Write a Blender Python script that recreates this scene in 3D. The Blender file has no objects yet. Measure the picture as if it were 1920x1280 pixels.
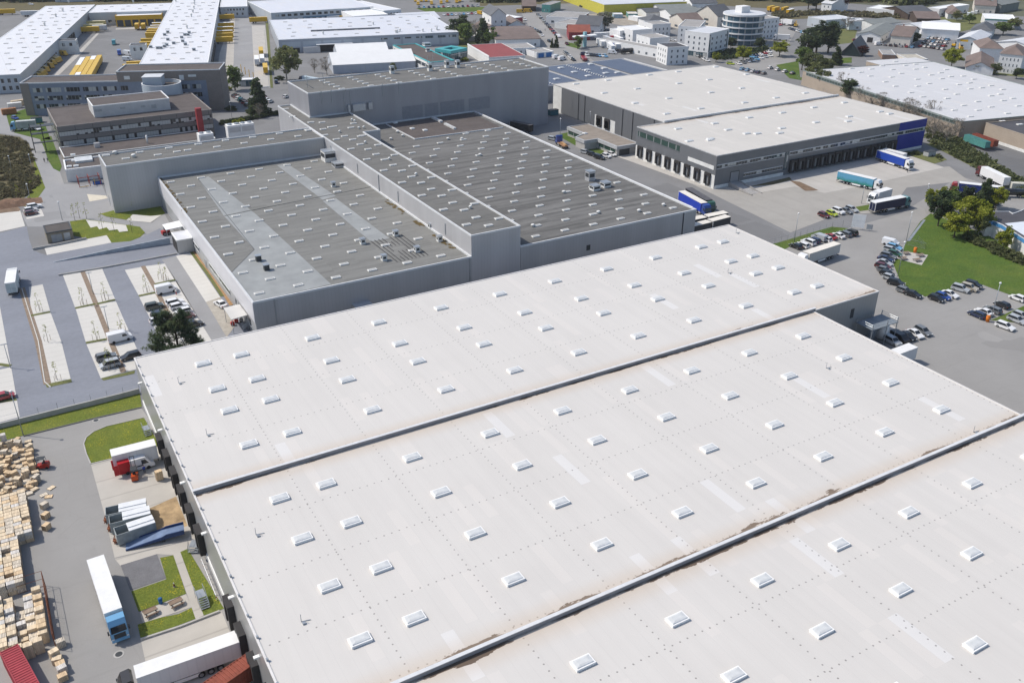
import bpy, math, random
from mathutils import Vector, Matrix
R = math.radians
rnd = random.Random(7)
C = bpy.context.scene.collection
sc = bpy.context.scene
# ---------------------------------------------------------------- camera, sky, sun, exposure
FPX, PIT, ROL, YAW, CH = 1709.8, R(27.4026), R(-0.18874), R(30.01484), 100.0
def _rz(v): c, s = math.cos(-YAW), math.sin(-YAW); return Vector((c*v[0]-s*v[1], s*v[0]+c*v[1], v[2]))
_f = Vector((0, math.cos(PIT), -math.sin(PIT))); _r = Vector((1, 0, 0)); _d = Vector((0, -math.sin(PIT), -math.cos(PIT)))
_c, _s = math.cos(ROL), math.sin(ROL)
CF, CR, CD = _rz(_f), _rz(_c*_r+_s*_d), _rz(-_s*_r+_c*_d)
cam = bpy.data.objects.new('camera', bpy.data.cameras.new('camera')); C.objects.link(cam)
cam.matrix_world = Matrix(((CR.x, -CD.x, -CF.x, 0), (CR.y, -CD.y, -CF.y, 0), (CR.z, -CD.z, -CF.z, CH), (0, 0, 0, 1)))
cam.data.sensor_width = 36; cam.data.lens = FPX/1920*36; cam.data.clip_start = 1; cam.data.clip_end = 6000
sc.camera = cam
SAZ, SEL = (-0.76, 0.65), R(50)
w = bpy.data.worlds.new('World'); sc.world = w; w.use_nodes = True
nt = w.node_tree; nt.nodes.clear()
sky = nt.nodes.new('ShaderNodeTexSky'); sky.sky_type = 'NISHITA'; sky.sun_disc = False
sky.sun_elevation = SEL; sky.sun_rotation = math.atan2(SAZ[0], SAZ[1]); sky.air_density = 1.0; sky.dust_density = 1.5; sky.ozone_density = 1.0
bg = nt.nodes.new('ShaderNodeBackground'); bg.inputs[1].default_value = 0.135
out = nt.nodes.new('ShaderNodeOutputWorld'); nt.links.new(sky.outputs[0], bg.inputs[0]); nt.links.new(bg.outputs[0], out.inputs[0])
sd = bpy.data.lights.new('sun', 'SUN'); sd.energy = 3.5; sd.angle = R(0.53); sd.color = (1, 0.935, 0.84)
so = bpy.data.objects.new('sun', sd); C.objects.link(so)
_n = math.hypot(*SAZ); sv = Vector((SAZ[0]/_n*math.cos(SEL), SAZ[1]/_n*math.cos(SEL), math.sin(SEL)))
so.rotation_euler = sv.to_track_quat('Z', 'Y').to_euler(); so.location = (0, 0, 300)
sc.view_settings.view_transform = 'Standard'; sc.view_settings.look = 'None'; sc.view_settings.gamma = 1
sc.view_settings.exposure = 0.16; sc.view_settings.use_curve_mapping = False
# ---------------------------------------------------------------- helpers
def G(px, py, z=0.0):
    """world point at height z seen at a pixel of the 1920 wide photograph"""
    d = CF + (px-960)/FPX*CR + (py-640)/FPX*CD
    t = (z-CH)/d.z
    return Vector((d.x*t, d.y*t, z))
def tag(o, label=None, cat=None, group=None, kind=None):
    if label: o['label'] = label
    if cat: o['category'] = cat
    if group: o['group'] = group
    if kind: o['kind'] = kind
    return o
def empty(name, loc=(0, 0, 0), rz=0.0, label=None, cat=None, group=None):
    o = bpy.data.objects.new(name, None); C.objects.link(o); o.empty_display_size = 0.5
    o.location = loc; o.rotation_euler = (0, 0, rz)
    return tag(o, label, cat, group)
class MB:
    def __init__(s): s.v = []; s.f = []; s.m = []; s.ms = []; s.cur = 0; s.sm = []
    def mat(s, m):
        if m not in s.ms: s.ms.append(m)
        s.cur = s.ms.index(m); return s
    def face(s, pts, smooth=False):
        b = len(s.v); s.v += [tuple(p) for p in pts]; s.f.append(tuple(range(b, b+len(pts)))); s.m.append(s.cur); s.sm.append(smooth); return s
    def box(s, x0, y0, z0, x1, y1, z1, bot=True):
        b = len(s.v)
        s.v += [(x0,y0,z0),(x1,y0,z0),(x1,y1,z0),(x0,y1,z0),(x0,y0,z1),(x1,y0,z1),(x1,y1,z1),(x0,y1,z1)]
        fs = [(0,1,5,4),(1,2,6,5),(2,3,7,6),(3,0,4,7),(4,5,6,7)] + ([(3,2,1,0)] if bot else [])
        for f in fs: s.f.append(tuple(b+i for i in f)); s.m.append(s.cur); s.sm.append(False)
        return s
    def cbox(s, cx, cy, cz, sx, sy, sz): return s.box(cx-sx/2, cy-sy/2, cz-sz/2, cx+sx/2, cy+sy/2, cz+sz/2)
    def prism(s, poly, z0, z1, bot=False):
        n = len(poly); b = len(s.v)
        s.v += [(p[0], p[1], z0) for p in poly]+[(p[0], p[1], z1) for p in poly]
        for i in range(n):
            j = (i+1) % n; s.f.append((b+i, b+j, b+n+j, b+n+i)); s.m.append(s.cur); s.sm.append(False)
        s.f.append(tuple(b+n+i for i in range(n))); s.m.append(s.cur); s.sm.append(False)
        if bot: s.f.append(tuple(b+n-1-i for i in range(n))); s.m.append(s.cur); s.sm.append(False)
        return s
    def frus(s, x0, y0, z0, x1, y1, z1, ix, iy):
        b = len(s.v)
        s.v += [(x0,y0,z0),(x1,y0,z0),(x1,y1,z0),(x0,y1,z0),(x0+ix,y0+iy,z1),(x1-ix,y0+iy,z1),(x1-ix,y1-iy,z1),(x0+ix,y1-iy,z1)]
        for f in [(0,1,5,4),(1,2,6,5),(2,3,7,6),(3,0,4,7),(4,5,6,7)]: s.f.append(tuple(b+i for i in f)); s.m.append(s.cur); s.sm.append(False)
        return s
    def tube(s, p, q, r0, r1=None, n=6, cap=True):
        r1 = r0 if r1 is None else r1
        p, q = Vector(p), Vector(q); a = (q-p).normalized()
        u = a.cross(Vector((0, 0, 1)) if abs(a.z) < .9 else Vector((1, 0, 0))).normalized(); v = a.cross(u); b = len(s.v)
        for c, r in ((p, r0), (q, r1)):
            for i in range(n):
                t = 2*math.pi*i/n; s.v.append(tuple(c+u*(r*math.cos(t))+v*(r*math.sin(t))))
        for i in range(n):
            j = (i+1) % n; s.f.append((b+i, b+n+i, b+n+j, b+j)); s.m.append(s.cur); s.sm.append(n > 6)
        if cap:
            s.f.append(tuple(b+i for i in range(n))); s.m.append(s.cur); s.sm.append(False)
            s.f.append(tuple(b+n+n-1-i for i in range(n))); s.m.append(s.cur); s.sm.append(False)
        return s
    def prof(s, pts, y0, y1):
        """extrude an x,z outline from y0 to y1"""
        n = len(pts); b = len(s.v)
        s.v += [(p[0], y0, p[1]) for p in pts]+[(p[0], y1, p[1]) for p in pts]
        for i in range(n):
            j = (i+1) % n; s.f.append((b+i, b+n+i, b+n+j, b+j)); s.m.append(s.cur); s.sm.append(False)
        s.f.append(tuple(b+i for i in range(n))); s.m.append(s.cur); s.sm.append(False)
        s.f.append(tuple(b+n+n-1-i for i in range(n))); s.m.append(s.cur); s.sm.append(False)
        return s
    def mesh(s, name, m=None):
        me = bpy.data.meshes.new(name); me.from_pydata(s.v, [], s.f)
        for k in (s.ms or [m]): me.materials.append(k)
        if s.ms: me.polygons.foreach_set('material_index', s.m)
        me.polygons.foreach_set('use_smooth', s.sm); me.update(); return me
    def build(s, name, m=None, parent=None):
        o = bpy.data.objects.new(name, s.mesh(name, m)); C.objects.link(o)
        if parent: o.parent = parent
        return o
def kids(o): return [c for c in KID.get(o.name, [])]
KID = {}
def copy_tree(o, parent=None, skip=()):
    c = o.copy(); C.objects.link(c)
    for k in ('label', 'category', 'group'):
        if parent is None and k in c: del c[k]
    if parent: c.parent = parent
    for ch in o.children: copy_tree(ch, c)
    return c
# ---------------------------------------------------------------- materials
MATS = {}
def nodes(m): return m.node_tree.nodes, m.node_tree.links
class NG:
    def __init__(s, m): s.n, s.l = m.node_tree.nodes, m.node_tree.links
    def add(s, t, **k):
        n = s.n.new(t)
        for a, b in k.items(): setattr(n, a, b)
        return n
    def put(s, sock, v):
        if hasattr(v, 'links') or isinstance(v, bpy.types.NodeSocket): s.l.new(v, sock)
        else: sock.default_value = v
    def math(s, op, a, b=0.0, c=None, clamp=False):
        n = s.add('ShaderNodeMath', operation=op, use_clamp=clamp); s.put(n.inputs[0], a); s.put(n.inputs[1], b)
        if c is not None: s.put(n.inputs[2], c)
        return n.outputs[0]
    def noise(s, vec, scale, detail=3, rough=.55, dim='3D'):
        n = s.add('ShaderNodeTexNoise'); s.l.new(vec, n.inputs['Vector']); n.inputs['Scale'].default_value = scale
        n.inputs['Detail'].default_value = detail; n.inputs['Roughness'].default_value = rough; return n.outputs['Fac']
    def ramp(s, f, lo, hi):
        n = s.add('ShaderNodeMapRange'); n.clamp = True; s.put(n.inputs[0], f); n.inputs[1].default_value = lo; n.inputs[2].default_value = hi; return n.outputs[0]
    def mix(s, f, a, b, mode='MIX'):
        n = s.add('ShaderNodeMix', data_type='RGBA', blend_type=mode); s.put(n.inputs[0], f)
        for k, v in ((6, a), (7, b)):
            if isinstance(v, bpy.types.NodeSocket): s.l.new(v, n.inputs[k])
            else: n.inputs[k].default_value = (*v[:3], 1)
        return n.outputs[2]
    def scalev(s, vec, sx, sy, sz):
        n = s.add('ShaderNodeMapping'); s.l.new(vec, n.inputs[0]); n.inputs['Scale'].default_value = (sx, sy, sz); return n.outputs[0]
    def sep(s, vec): n = s.add('ShaderNodeSeparateXYZ'); s.l.new(vec, n.inputs[0]); return n.outputs
def base(name, rough=.8, metal=0.0, spec=.3):
    m = bpy.data.materials.new(name); m.use_nodes = True
    b = m.node_tree.nodes['Principled BSDF']; b.inputs['Roughness'].default_value = rough; b.inputs['Metallic'].default_value = metal
    b.inputs['Specular IOR Level'].default_value = spec
    return m, NG(m), b
def coord(g, world=False):
    if world: return g.add('ShaderNodeNewGeometry').outputs['Position']
    return g.add('ShaderNodeTexCoord').outputs['Object']
def M(name, col, rough=.75, amt=.12, scale=.6, metal=0.0, spec=.3, fine=0.0, world=False, col2=None, streak=None):
    """noise-mottled paint, render, gravel..."""
    if name in MATS: return MATS[name]
    m, g, b = base(name, rough, metal, spec); v = coord(g, world)
    if streak: v0 = g.scalev(v, *streak)
    else: v0 = v
    f = g.ramp(g.noise(v0, scale, 5, .6), .3, .7)
    c2 = col2 or tuple(max(0, c*(1-2*amt)) for c in col); c1 = col if col2 else tuple(min(1, c*(1+amt)) for c in col)
    c = g.mix(f, c2, c1)
    if fine:
        f2 = g.ramp(g.noise(v, scale*14, 3, .7), .25, .75); c = g.mix(fine, c, g.mix(f2, tuple(x*.55 for x in col), tuple(min(1, x*1.35) for x in col)))
    g.l.new(c, b.inputs['Base Color']); MATS[name] = m; return m
def CLAD(name, col, pitch=1.0, amt=.10, rough=.45, metal=.0, depth=.3, horiz=False, spec=.4):
    """profiled sheet cladding, ribs every pitch metres"""
    if name in MATS: return MATS[name]
    m, g, b = base(name, rough, metal, spec); v = coord(g); x, y, z = g.sep(v)
    t = z if horiz else g.math('ADD', x, y)
    w = g.math('PINGPONG', g.math('MULTIPLY', t, 1/pitch), .5)
    rib = g.ramp(w, .0, .12)
    pan = g.add('ShaderNodeTexWhiteNoise', noise_dimensions='1D'); g.l.new(g.math('FLOOR', g.math('MULTIPLY', t, 1/(pitch*3))), pan.inputs['W'])
    c = g.mix(g.ramp(g.noise(g.scalev(v, .25, .25, .05), .9, 4), .3, .7), tuple(x_*(1-amt) for x_ in col), tuple(min(1, x_*(1+amt)) for x_ in col))
    c = g.mix(.10, c, g.mix(pan.outputs[0], tuple(x_*.7 for x_ in col), tuple(min(1, x_*1.25) for x_ in col)))
    c = g.mix(g.math('MULTIPLY', g.math('SUBTRACT', 1.0, rib), depth), c, tuple(x_*.45 for x_ in col))
    g.l.new(c, b.inputs['Base Color']); MATS[name] = m; return m
def GLASS(name, col=(.03, .04, .05), rough=.12, blinds=.3, pitch=1.3):
    if name in MATS: return MATS[name]
    m, g, b = base(name, rough, 0, .6); v = coord(g); x, y, z = g.sep(v)
    wn = g.add('ShaderNodeTexWhiteNoise', noise_dimensions='2D')
    cm = g.add('ShaderNodeCombineXYZ'); g.l.new(g.math('FLOOR', g.math('MULTIPLY', g.math('ADD', x, y), 1/pitch)), cm.inputs[0]); g.l.new(g.math('FLOOR', g.math('MULTIPLY', z, .4)), cm.inputs[1])
    g.l.new(cm.outputs[0], wn.inputs['Vector'])
    f = g.math('GREATER_THAN', wn.outputs[0], 1-blinds)
    c = g.mix(f, col, (.42, .43, .42))
    fr = g.math('LESS_THAN', g.math('PINGPONG', g.math('MULTIPLY', g.math('ADD', x, y), 1/pitch), .5), .05)
    c = g.mix(fr, c, (.25, .26, .27))
    g.l.new(c, b.inputs['Base Color']); MATS[name] = m; return m
white = M('white_paint', (.80, .80, .79), .5, .03); offw = M('off_white', (.70, .70, .68), .6, .06)
coping = M('coping_metal', (.62, .63, .64), .4, .05); galv = M('galvanised', (.38, .41, .44), .4, .1, metal=.5)
dark = M('dark_frame', (.05, .055, .06), .5, .1); blackm = M('black_rubber', (.035, .033, .034), .7, .1)
glass = GLASS('window_glass'); glassd = GLASS('dark_glass', (.025, .03, .035), .12, .08); glassb = GLASS('office_glass', (.03, .07, .09), .1, .3, 1.6)
conc = M('concrete_wall', (.42, .41, .39), .85, .1, .4, fine=.2); alu = M('bare_aluminium', (.55, .56, .58), .35, .06, metal=.4)
skyl = M('skylight_dome', (.62, .635, .635), .3, .10, .5, spec=.5); skyg = M('aged_skylight', (.50, .50, .48), .4, .12, .4); rust = M('rust', (.22, .08, .04), .8, .2, 2)
# ---------------------------------------------------------------- buildings
def ring(mb, w, d, z0, z1, t=.3, o=.05):
    mb.box(-o, -o, z0, w+o, t, z1); mb.box(-o, d-t, z0, w+o, d+o, z1)
    mb.box(-o, t, z0, t, d-t, z1); mb.box(w-t, t, z0, w+o, d-t, z1)
class Bld:
    """flat roofed block, local x along its front, local y to the back, origin at the front left ground corner"""
    def __init__(s, name, label, cat, x, y, w, d, z, wall, roof, rz=0.0, par=.5, cop=None, group=None, z0=0.0, copt=.3):
        s.e = empty(name, (x, y, 0), rz, label, cat, group); s.x, s.y, s.w, s.d, s.z, s.rz = x, y, w, d, z, rz; s.par = par; s.zr = z-par
        mb = MB(); b = [(0, 0), (w, 0), (w, d), (0, d)]
        for i in range(4):
            p, q = b[i], b[(i+1) % 4]; mb.face([(*p, z0), (*q, z0), (*q, z-.12), (*p, z-.12)])
        s.wall = mb.build('wall', wall, s.e)
        s.roof = MB().face([(.1, .1, s.zr), (w-.1, .1, s.zr), (w-.1, d-.1, s.zr), (.1, d-.1, s.zr)]).build('roof', roof, s.e)
        mb = MB(); ring(mb, w, d, z-max(par, .3), z, copt); s.cop = mb.build('parapet', cop or coping, s.e)
    def loc(s, px, py, z=None):
        p = G(px, py, s.zr if z is None else z)-Vector((s.x, s.y, 0)); c, n = math.cos(-s.rz), math.sin(-s.rz)
        return (c*p.x-n*p.y, n*p.x+c*p.y)
    def fbox(s, name, side, u0, u1, z0, z1, m, out=.06, dep=.12, mb=None):
        """box set on a facade: side f(ront) b(ack) l(eft) r(ight)"""
        k = mb or MB()
        if side == 'f': k.box(u0, -out, z0, u1, dep, z1)
        elif side == 'b': k.box(u0, s.d-dep, z0, u1, s.d+out, z1)
        elif side == 'l': k.box(-out, u0, z0, dep, u1, z1)
        else: k.box(s.w-dep, u0, z0, s.w+out, u1, z1)
        if mb is None: return k.build(name, m, s.e)
    def windows(s, side, u0, u1, n, z0, z1, m=None, frac=.6, frame=None, name='window', skip=()):
        st = (u1-u0)/n
        for i in range(n):
            if i in skip: continue
            a = u0+st*(i+.5-frac/2); b = a+st*frac
            o = s.fbox(name, side, a, b, z0, z1, m or glassd, .05)
            if frame:
                k = MB(); s.fbox('', side, a-.15, b+.15, z0-.2, z0-.02, frame, .14, .1, k); k.build('sill', frame, o)
    def band(s, side, u0, u1, z0, z1, m=None, frame=coping, name='window_band'):
        o = s.fbox(name, side, u0, u1, z0, z1, m or glass, .05)
        k = MB(); s.fbox('', side, u0-.1, u1+.1, z1, z1+.25, frame, .12, .1, k); s.fbox('', side, u0-.1, u1+.1, z0-.15, z0, frame, .12, .1, k); k.build('frame', frame, o); return o
    def rbox(s, name, x0, y0, x1, y1, h, m, z=None): 
        z = s.zr if z is None else z
        return MB().box(x0, y0, z, x1, y1, z+h).build(name, m, s.e)
SKY = {}
def skylight_mesh(key, L, W, h, dome, curb):
    if key in SKY: return SKY[key]
    a = MB().mat(curb).frus(-L/2, -W/2, 0, L/2, W/2, h*.5, .05, .05).frus(-L/2-.04, -W/2-.04, h*.5, L/2+.04, W/2+.04, h*.66, .03, .03).mesh('skylight')
    b = MB().mat(dome)
    l, w = L/2-.13, W/2-.13
    b.frus(-l, -w, h*.64, l, w, h*.84, .10, .10); b.frus(-l+.10, -w+.10, h*.84, l-.10, w-.10, h*.97, .45, .26)
    SKY[key] = (a, b.mesh('dome')); return SKY[key]
def skylights(B, pts, key='new', L=2.85, W=1.5, h=.55, dome=None, curb=None, z=None, rz=0.0, maxn=100):
    a, b = skylight_mesh(key, L, W, h, dome or skyl, curb or white); n = 0
    for (x, y) in pts[:maxn]:
        o = bpy.data.objects.new('skylight', a); C.objects.link(o); o.parent = B.e; o.location = (x, y, B.zr if z is None else z); o.rotation_euler = (0, 0, rz)
        p = bpy.data.objects.new('dome', b); C.objects.link(p); p.parent = o
    if len(pts) > maxn:
        k = MB(); k.mat(curb or white)
        for (x, y) in pts[maxn:]: 
            zz = B.zr if z is None else z; k.frus(x-L/2, y-W/2, zz, x+L/2, y+W/2, zz+h*.62, .08, .08); k.frus(x-L/2+.17, y-W/2+.17, zz+h*.62, x+L/2-.17, y+W/2-.17, zz+h, .38, .3)
        tag(k.build('skylight', None, B.e), kind='stuff')
def dock(B, side, u, wd=3.4, z1=4.6, out=1.1, z0=.0, m=None):
    """black dock shelter with door"""
    k = MB(); m = m or blackm
    def bx(ua, ub, za, zb, o, de=.0):
        B.fbox('', side, ua, ub, za, zb, m, o, de, k)
    bx(u-wd/2, u-wd/2+.7, z0+1.0, z1, out); bx(u+wd/2-.7, u+wd/2, z0+1.0, z1, out); bx(u-wd/2, u+wd/2, z1, z1+.9, out)
    o = k.build('dock_shelter', m, B.e)
    k = MB(); B.fbox('', side, u-wd/2+.7, u+wd/2-.7, z0+1.1, z1, dark, .12, .05, k); k.build('dock_door', M('dock_door', (.22, .23, .24), .5, .1), o)
    k = MB(); B.fbox('', side, u-wd/2+.5, u+wd/2-.5, z0+.5, z0+1.1, dark, .35, .0, k); k.build('bumper', dark, o)
def gable(name, label, cat, P, z, rh, wall, roof, axis='x', over=.5, group=None, z0=0.0, wins=(), chim=0):
    """pitched roof house from eave corners P=(x,y,w,d,rz); ridge along local axis; rh rise"""
    x, y, w, d, rz = P; e = empty(name, (x, y, 0), rz, label, cat, group)
    k = MB(); 
    k.face([(0,0,z0),(w,0,z0),(w,0,z),(0,0,z)]); k.face([(w,d,z0),(0,d,z0),(0,d,z),(w,d,z)]); k.face([(w,0,z0),(w,d,z0),(w,d,z),(w,0,z)]); k.face([(0,d,z0),(0,0,z0),(0,0,z),(0,d,z)])
    t = .22
    if axis == 'x':
        k.face([(w,0,z),(w,d,z),(w,d/2,z+rh)]); k.face([(0,d,z),(0,0,z),(0,d/2,z+rh)])
    elif axis == 'y':
        k.face([(0,0,z),(w,0,z),(w/2,0,z+rh)]); k.face([(w,d,z),(0,d,z),(w/2,d,z+rh)])
    k.build('wall', wall, e); k = MB(); o = over
    if axis == 'x':
        s = rh/(d/2); zo = z-o*s
        for dz, fl in ((t, 0), (0.0, 1)):
            k.face([(-o,-o,zo+dz),(w+o,-o,zo+dz),(w+o,d/2,z+rh+dz),(-o,d/2,z+rh+dz)]); k.face([(w+o,d+o,zo+dz),(-o,d+o,zo+dz),(-o,d/2,z+rh+dz),(w+o,d/2,z+rh+dz)])
        for xx in (-o, w+o):
            k.face([(xx,-o,zo),(xx,-o,zo+t),(xx,d/2,z+rh+t),(xx,d/2,z+rh)]); k.face([(xx,d+o,zo),(xx,d+o,zo+t),(xx,d/2,z+rh+t),(xx,d/2,z+rh)])
        for yy in (-o, d+o): k.face([(-o,yy,zo),(w+o,yy,zo),(w+o,yy,zo+t),(-o,yy,zo+t)])
    elif axis == 'y':
        s = rh/(w/2); zo = z-o*s
        for dz in (t, 0.0):
            k.face([(-o,-o,zo+dz),(w/2,-o,z+rh+dz),(w/2,d+o,z+rh+dz),(-o,d+o,zo+dz)]); k.face([(w+o,-o,zo+dz),(w+o,d+o,zo+dz),(w/2,d+o,z+rh+dz),(w/2,-o,z+rh+dz)])
        for yy in (-o, d+o):
            k.face([(-o,yy,zo),(w/2,yy,z+rh),(w/2,yy,z+rh+t),(-o,yy,zo+t)]); k.face([(w+o,yy,zo),(w/2,yy,z+rh),(w/2,yy,z+rh+t),(w+o,yy,zo+t)])
        for xx in (-o, w+o): k.face([(xx,-o,zo),(xx,d+o,zo),(xx,d+o,zo+t),(xx,-o,zo+t)])
    else:   # hip
        a = min(w, d)/2; A = [(-o,-o,z-.1),(w+o,-o,z-.1),(w+o,d+o,z-.1),(-o,d+o,z-.1)]
        if w >= d: r0, r1 = (a, d/2, z+rh), (w-a, d/2, z+rh); fs = [[A[0],A[1],r1,r0],[A[1],A[2],r1],[A[2],A[3],r0,r1],[A[3],A[0],r0]]
        else: r0, r1 = (w/2, a, z+rh), (w/2, d-a, z+rh); fs = [[A[0],A[1],r0],[A[1],A[2],r1,r0],[A[2],A[3],r1],[A[3],A[0],r0,r1]]
        for f in fs: k.face(f)
        k.face(A[::-1])
    rf = k.build('roof', roof, e)
    if chim: MB().box(w*.3, d*.5-.4, z+rh-1, w*.3+.8, d*.5+.4, z+rh+1.0).build('chimney', M('chimney_brick', (.25, .12, .09), .9, .2), rf)
    class H: pass
    h = Bld.__new__(Bld); h.e, h.x, h.y, h.w, h.d, h.z, h.rz, h.zr, h.par = e, x, y, w, d, z, rz, z, 0
    for a in wins: h.windows(*a)
    return h
def rect(p0, p1, p2, z):
    """front-left, front-right, back corner pixels at height z -> x, y, w, d, rz"""
    a, b, c = G(*p0, z), G(*p1, z), G(*p2, z); u = (b-a); w = u.length; rz = math.atan2(u.y, u.x); n = Vector((-math.sin(rz), math.cos(rz), 0)); d = (c-a).dot(n)
    if d < 0: a = a+n*d; d = -d
    return a.x, a.y, w, d, rz
def poly(name, pts, z, m, kind='structure', world=False, label=None):
    P = [Vector((p[0], p[1], z)) if world else G(p[0], p[1], z) for p in pts]
    o = MB().face(P).build(name, m); o.data.update()
    if o.data.polygons[0].normal.z < 0: o.data.flip_normals()
    return tag(o, label, None, None, kind)
def flat(name, pts, z, m, parent, zr):
    P = [G(p[0], p[1], z) for p in pts]; return P
# ---------------------------------------------------------------- ground
def ASPH(name, col, amt=.10, patch=.05):
    m, g, b = base(name, .9, 0, .25); v = coord(g, True); x, y, z = g.sep(v); dk = lambda f: tuple(k*f for k in col)
    c = g.mix(g.ramp(g.noise(v, .045, 6, .65), .3, .7), dk(1-1.6*amt), dk(1+amt))
    for sv, th in (((.05, .7, 1), .56), ((.6, .05, 1), .60)): c = g.mix(g.math('MULTIPLY', g.ramp(g.noise(g.scalev(v, *sv), 1.0, 4, .6), th, th+.16), .22), c, dk(.62))
    c = g.mix(g.math('MULTIPLY', g.ramp(g.noise(v, .55, 5, .7), .62, .74), .30), c, dk(.55))
    wn = g.add('ShaderNodeTexVoronoi', feature='F1', distance='CHEBYCHEV'); g.l.new(v, wn.inputs['Vector']); wn.inputs['Scale'].default_value = .09; s_ = g.sep(wn.outputs['Color'])
    c = g.mix(g.math('MULTIPLY', g.math('LESS_THAN', s_[0], patch), .5), c, dk(.7)); c = g.mix(g.math('MULTIPLY', g.math('GREATER_THAN', s_[1], 1-patch), .35), c, dk(1.25))
    cr = g.add('ShaderNodeTexVoronoi', feature='DISTANCE_TO_EDGE'); g.l.new(v, cr.inputs['Vector']); cr.inputs['Scale'].default_value = .11
    c = g.mix(g.math('MULTIPLY', g.math('LESS_THAN', cr.outputs['Distance'], .006), .10), c, dk(.5))
    c = g.mix(.22, c, g.mix(g.noise(v, 5, 4, .75), dk(.5), dk(1.45)))
    g.l.new(c, b.inputs['Base Color']); MATS[name] = m; return m
asph = ASPH('asphalt', (.20, .20, .202))
asphd = ASPH('dark_asphalt', (.145, .147, .15))
asphl = ASPH('worn_asphalt', (.285, .278, .268), .09, .03)
def PAVE(name, col, line=2.5, axis='y', amt=.08, seam=.25):
    """concrete bays with seams"""
    m, g, b = base(name, .88, 0, .25); v = coord(g, True); x, y, z = g.sep(v)
    c = g.mix(g.ramp(g.noise(v, .12, 5, .65), .3, .7), tuple(k*(1-amt) for k in col), tuple(k*(1+amt) for k in col))
    c = g.mix(.15, c, g.mix(g.noise(v, 6, 3, .7), tuple(k*.6 for k in col), tuple(min(1, k*1.3) for k in col)))
    t = y if axis == 'y' else x
    s = g.math('LESS_THAN', g.math('PINGPONG', g.math('MULTIPLY', t, 1/line), .5), .028)
    c = g.mix(g.math('MULTIPLY', s, seam), c, tuple(k*.5 for k in col))
    g.l.new(c, b.inputs['Base Color']); return m
bay = PAVE('parking_bay_paving', (.555, .54, .505), 2.5, 'y', .06, .35)
apron = PAVE('concrete_apron', (.44, .415, .375), 6.0, 'y', .10, .35)
plaza = PAVE('plaza_concrete', (.335, .32, .295), 7.5, 'x', .09, .15)
bright = PAVE('dock_concrete', (.44, .42, .39), 5.0, 'x', .08, .25)
bluep = M('blue_grey_paving', (.215, .228, .262), .85, .08, .06, fine=.18, world=True, streak=(.5, 1.5, 1))
bluep2 = ASPH('grey_road_surface', (.29, .29, .293))
def GRASS(name, a, bcol, fl=0.0, scale=.25):
    m, g, b = base(name, .95, 0, .1); v = coord(g, True)
    c = g.mix(g.ramp(g.noise(v, scale, 6, .65), .3, .7), a, bcol); c = g.mix(g.math('MULTIPLY', g.ramp(g.noise(v, scale*.35, 4, .6), .5, .68), .35), c, (.20, .19, .07))
    c = g.mix(.45, c, g.mix(g.ramp(g.noise(v, scale*12, 4, .75), .3, .7), tuple(k*.4 for k in a), tuple(k*1.7 for k in bcol)))
    if fl:
        f = g.math('MULTIPLY', g.ramp(g.noise(v, 5.5, 2, .6), .58, .66), g.ramp(g.noise(v, .22, 3, .5), .42, .62)); c = g.mix(g.math('MULTIPLY', f, fl), c, (.50, .40, .02))
    g.l.new(c, b.inputs['Base Color']); return m
lawn = GRASS('lawn_grass', (.045, .085, .018), (.085, .135, .028), .3, .16)
meadow = GRASS('dandelion_grass', (.085, .115, .022), (.135, .165, .032), .85)
rough = GRASS('rough_verge', (.09, .11, .04), (.15, .155, .065))
scrub = GRASS('brown_scrub', (.085, .08, .045), (.14, .12, .07), 0, .4)
soil = M('bare_soil', (.20, .14, .095), .95, .25, .5, fine=.4, world=True)
mulch = M('bark_mulch', (.26, .20, .15), .95, .25, 1.2, fine=.5, world=True)
gravel = M('grey_gravel', (.17, .17, .18), .95, .15, .6, fine=.5, world=True)
gr = tag(MB().face([(-2500, -1500, -.02), (3500, -1500, -.02), (3500, 4500, -.02), (-2500, 4500, -.02)]).build('ground', M('ground_earth', (.11, .115, .075), .95, .25, .02, fine=.3, world=True)), kind='structure')
poly('asphalt_site', [(-300, 1500), (2300, 1500), (2300, 60), (1500, 0), (700, 0), (-300, 0)], .0, asph)
def line(name, pts, wd, z, m, kind='structure', h=0.0):
    P = [G(*p) for p in pts]; k = MB()
    for a, b in zip(P, P[1:]):
        u = (b-a).normalized(); n = Vector((-u.y, u.x, 0))*wd/2
        q = [a-n, b-n, b+n, a+n]
        if h: k.prism([(v.x, v.y) for v in q], 0, h)
        else: k.face([(v.x, v.y, z) for v in q])
    return tag(k.build(name, m), kind=kind)
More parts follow.
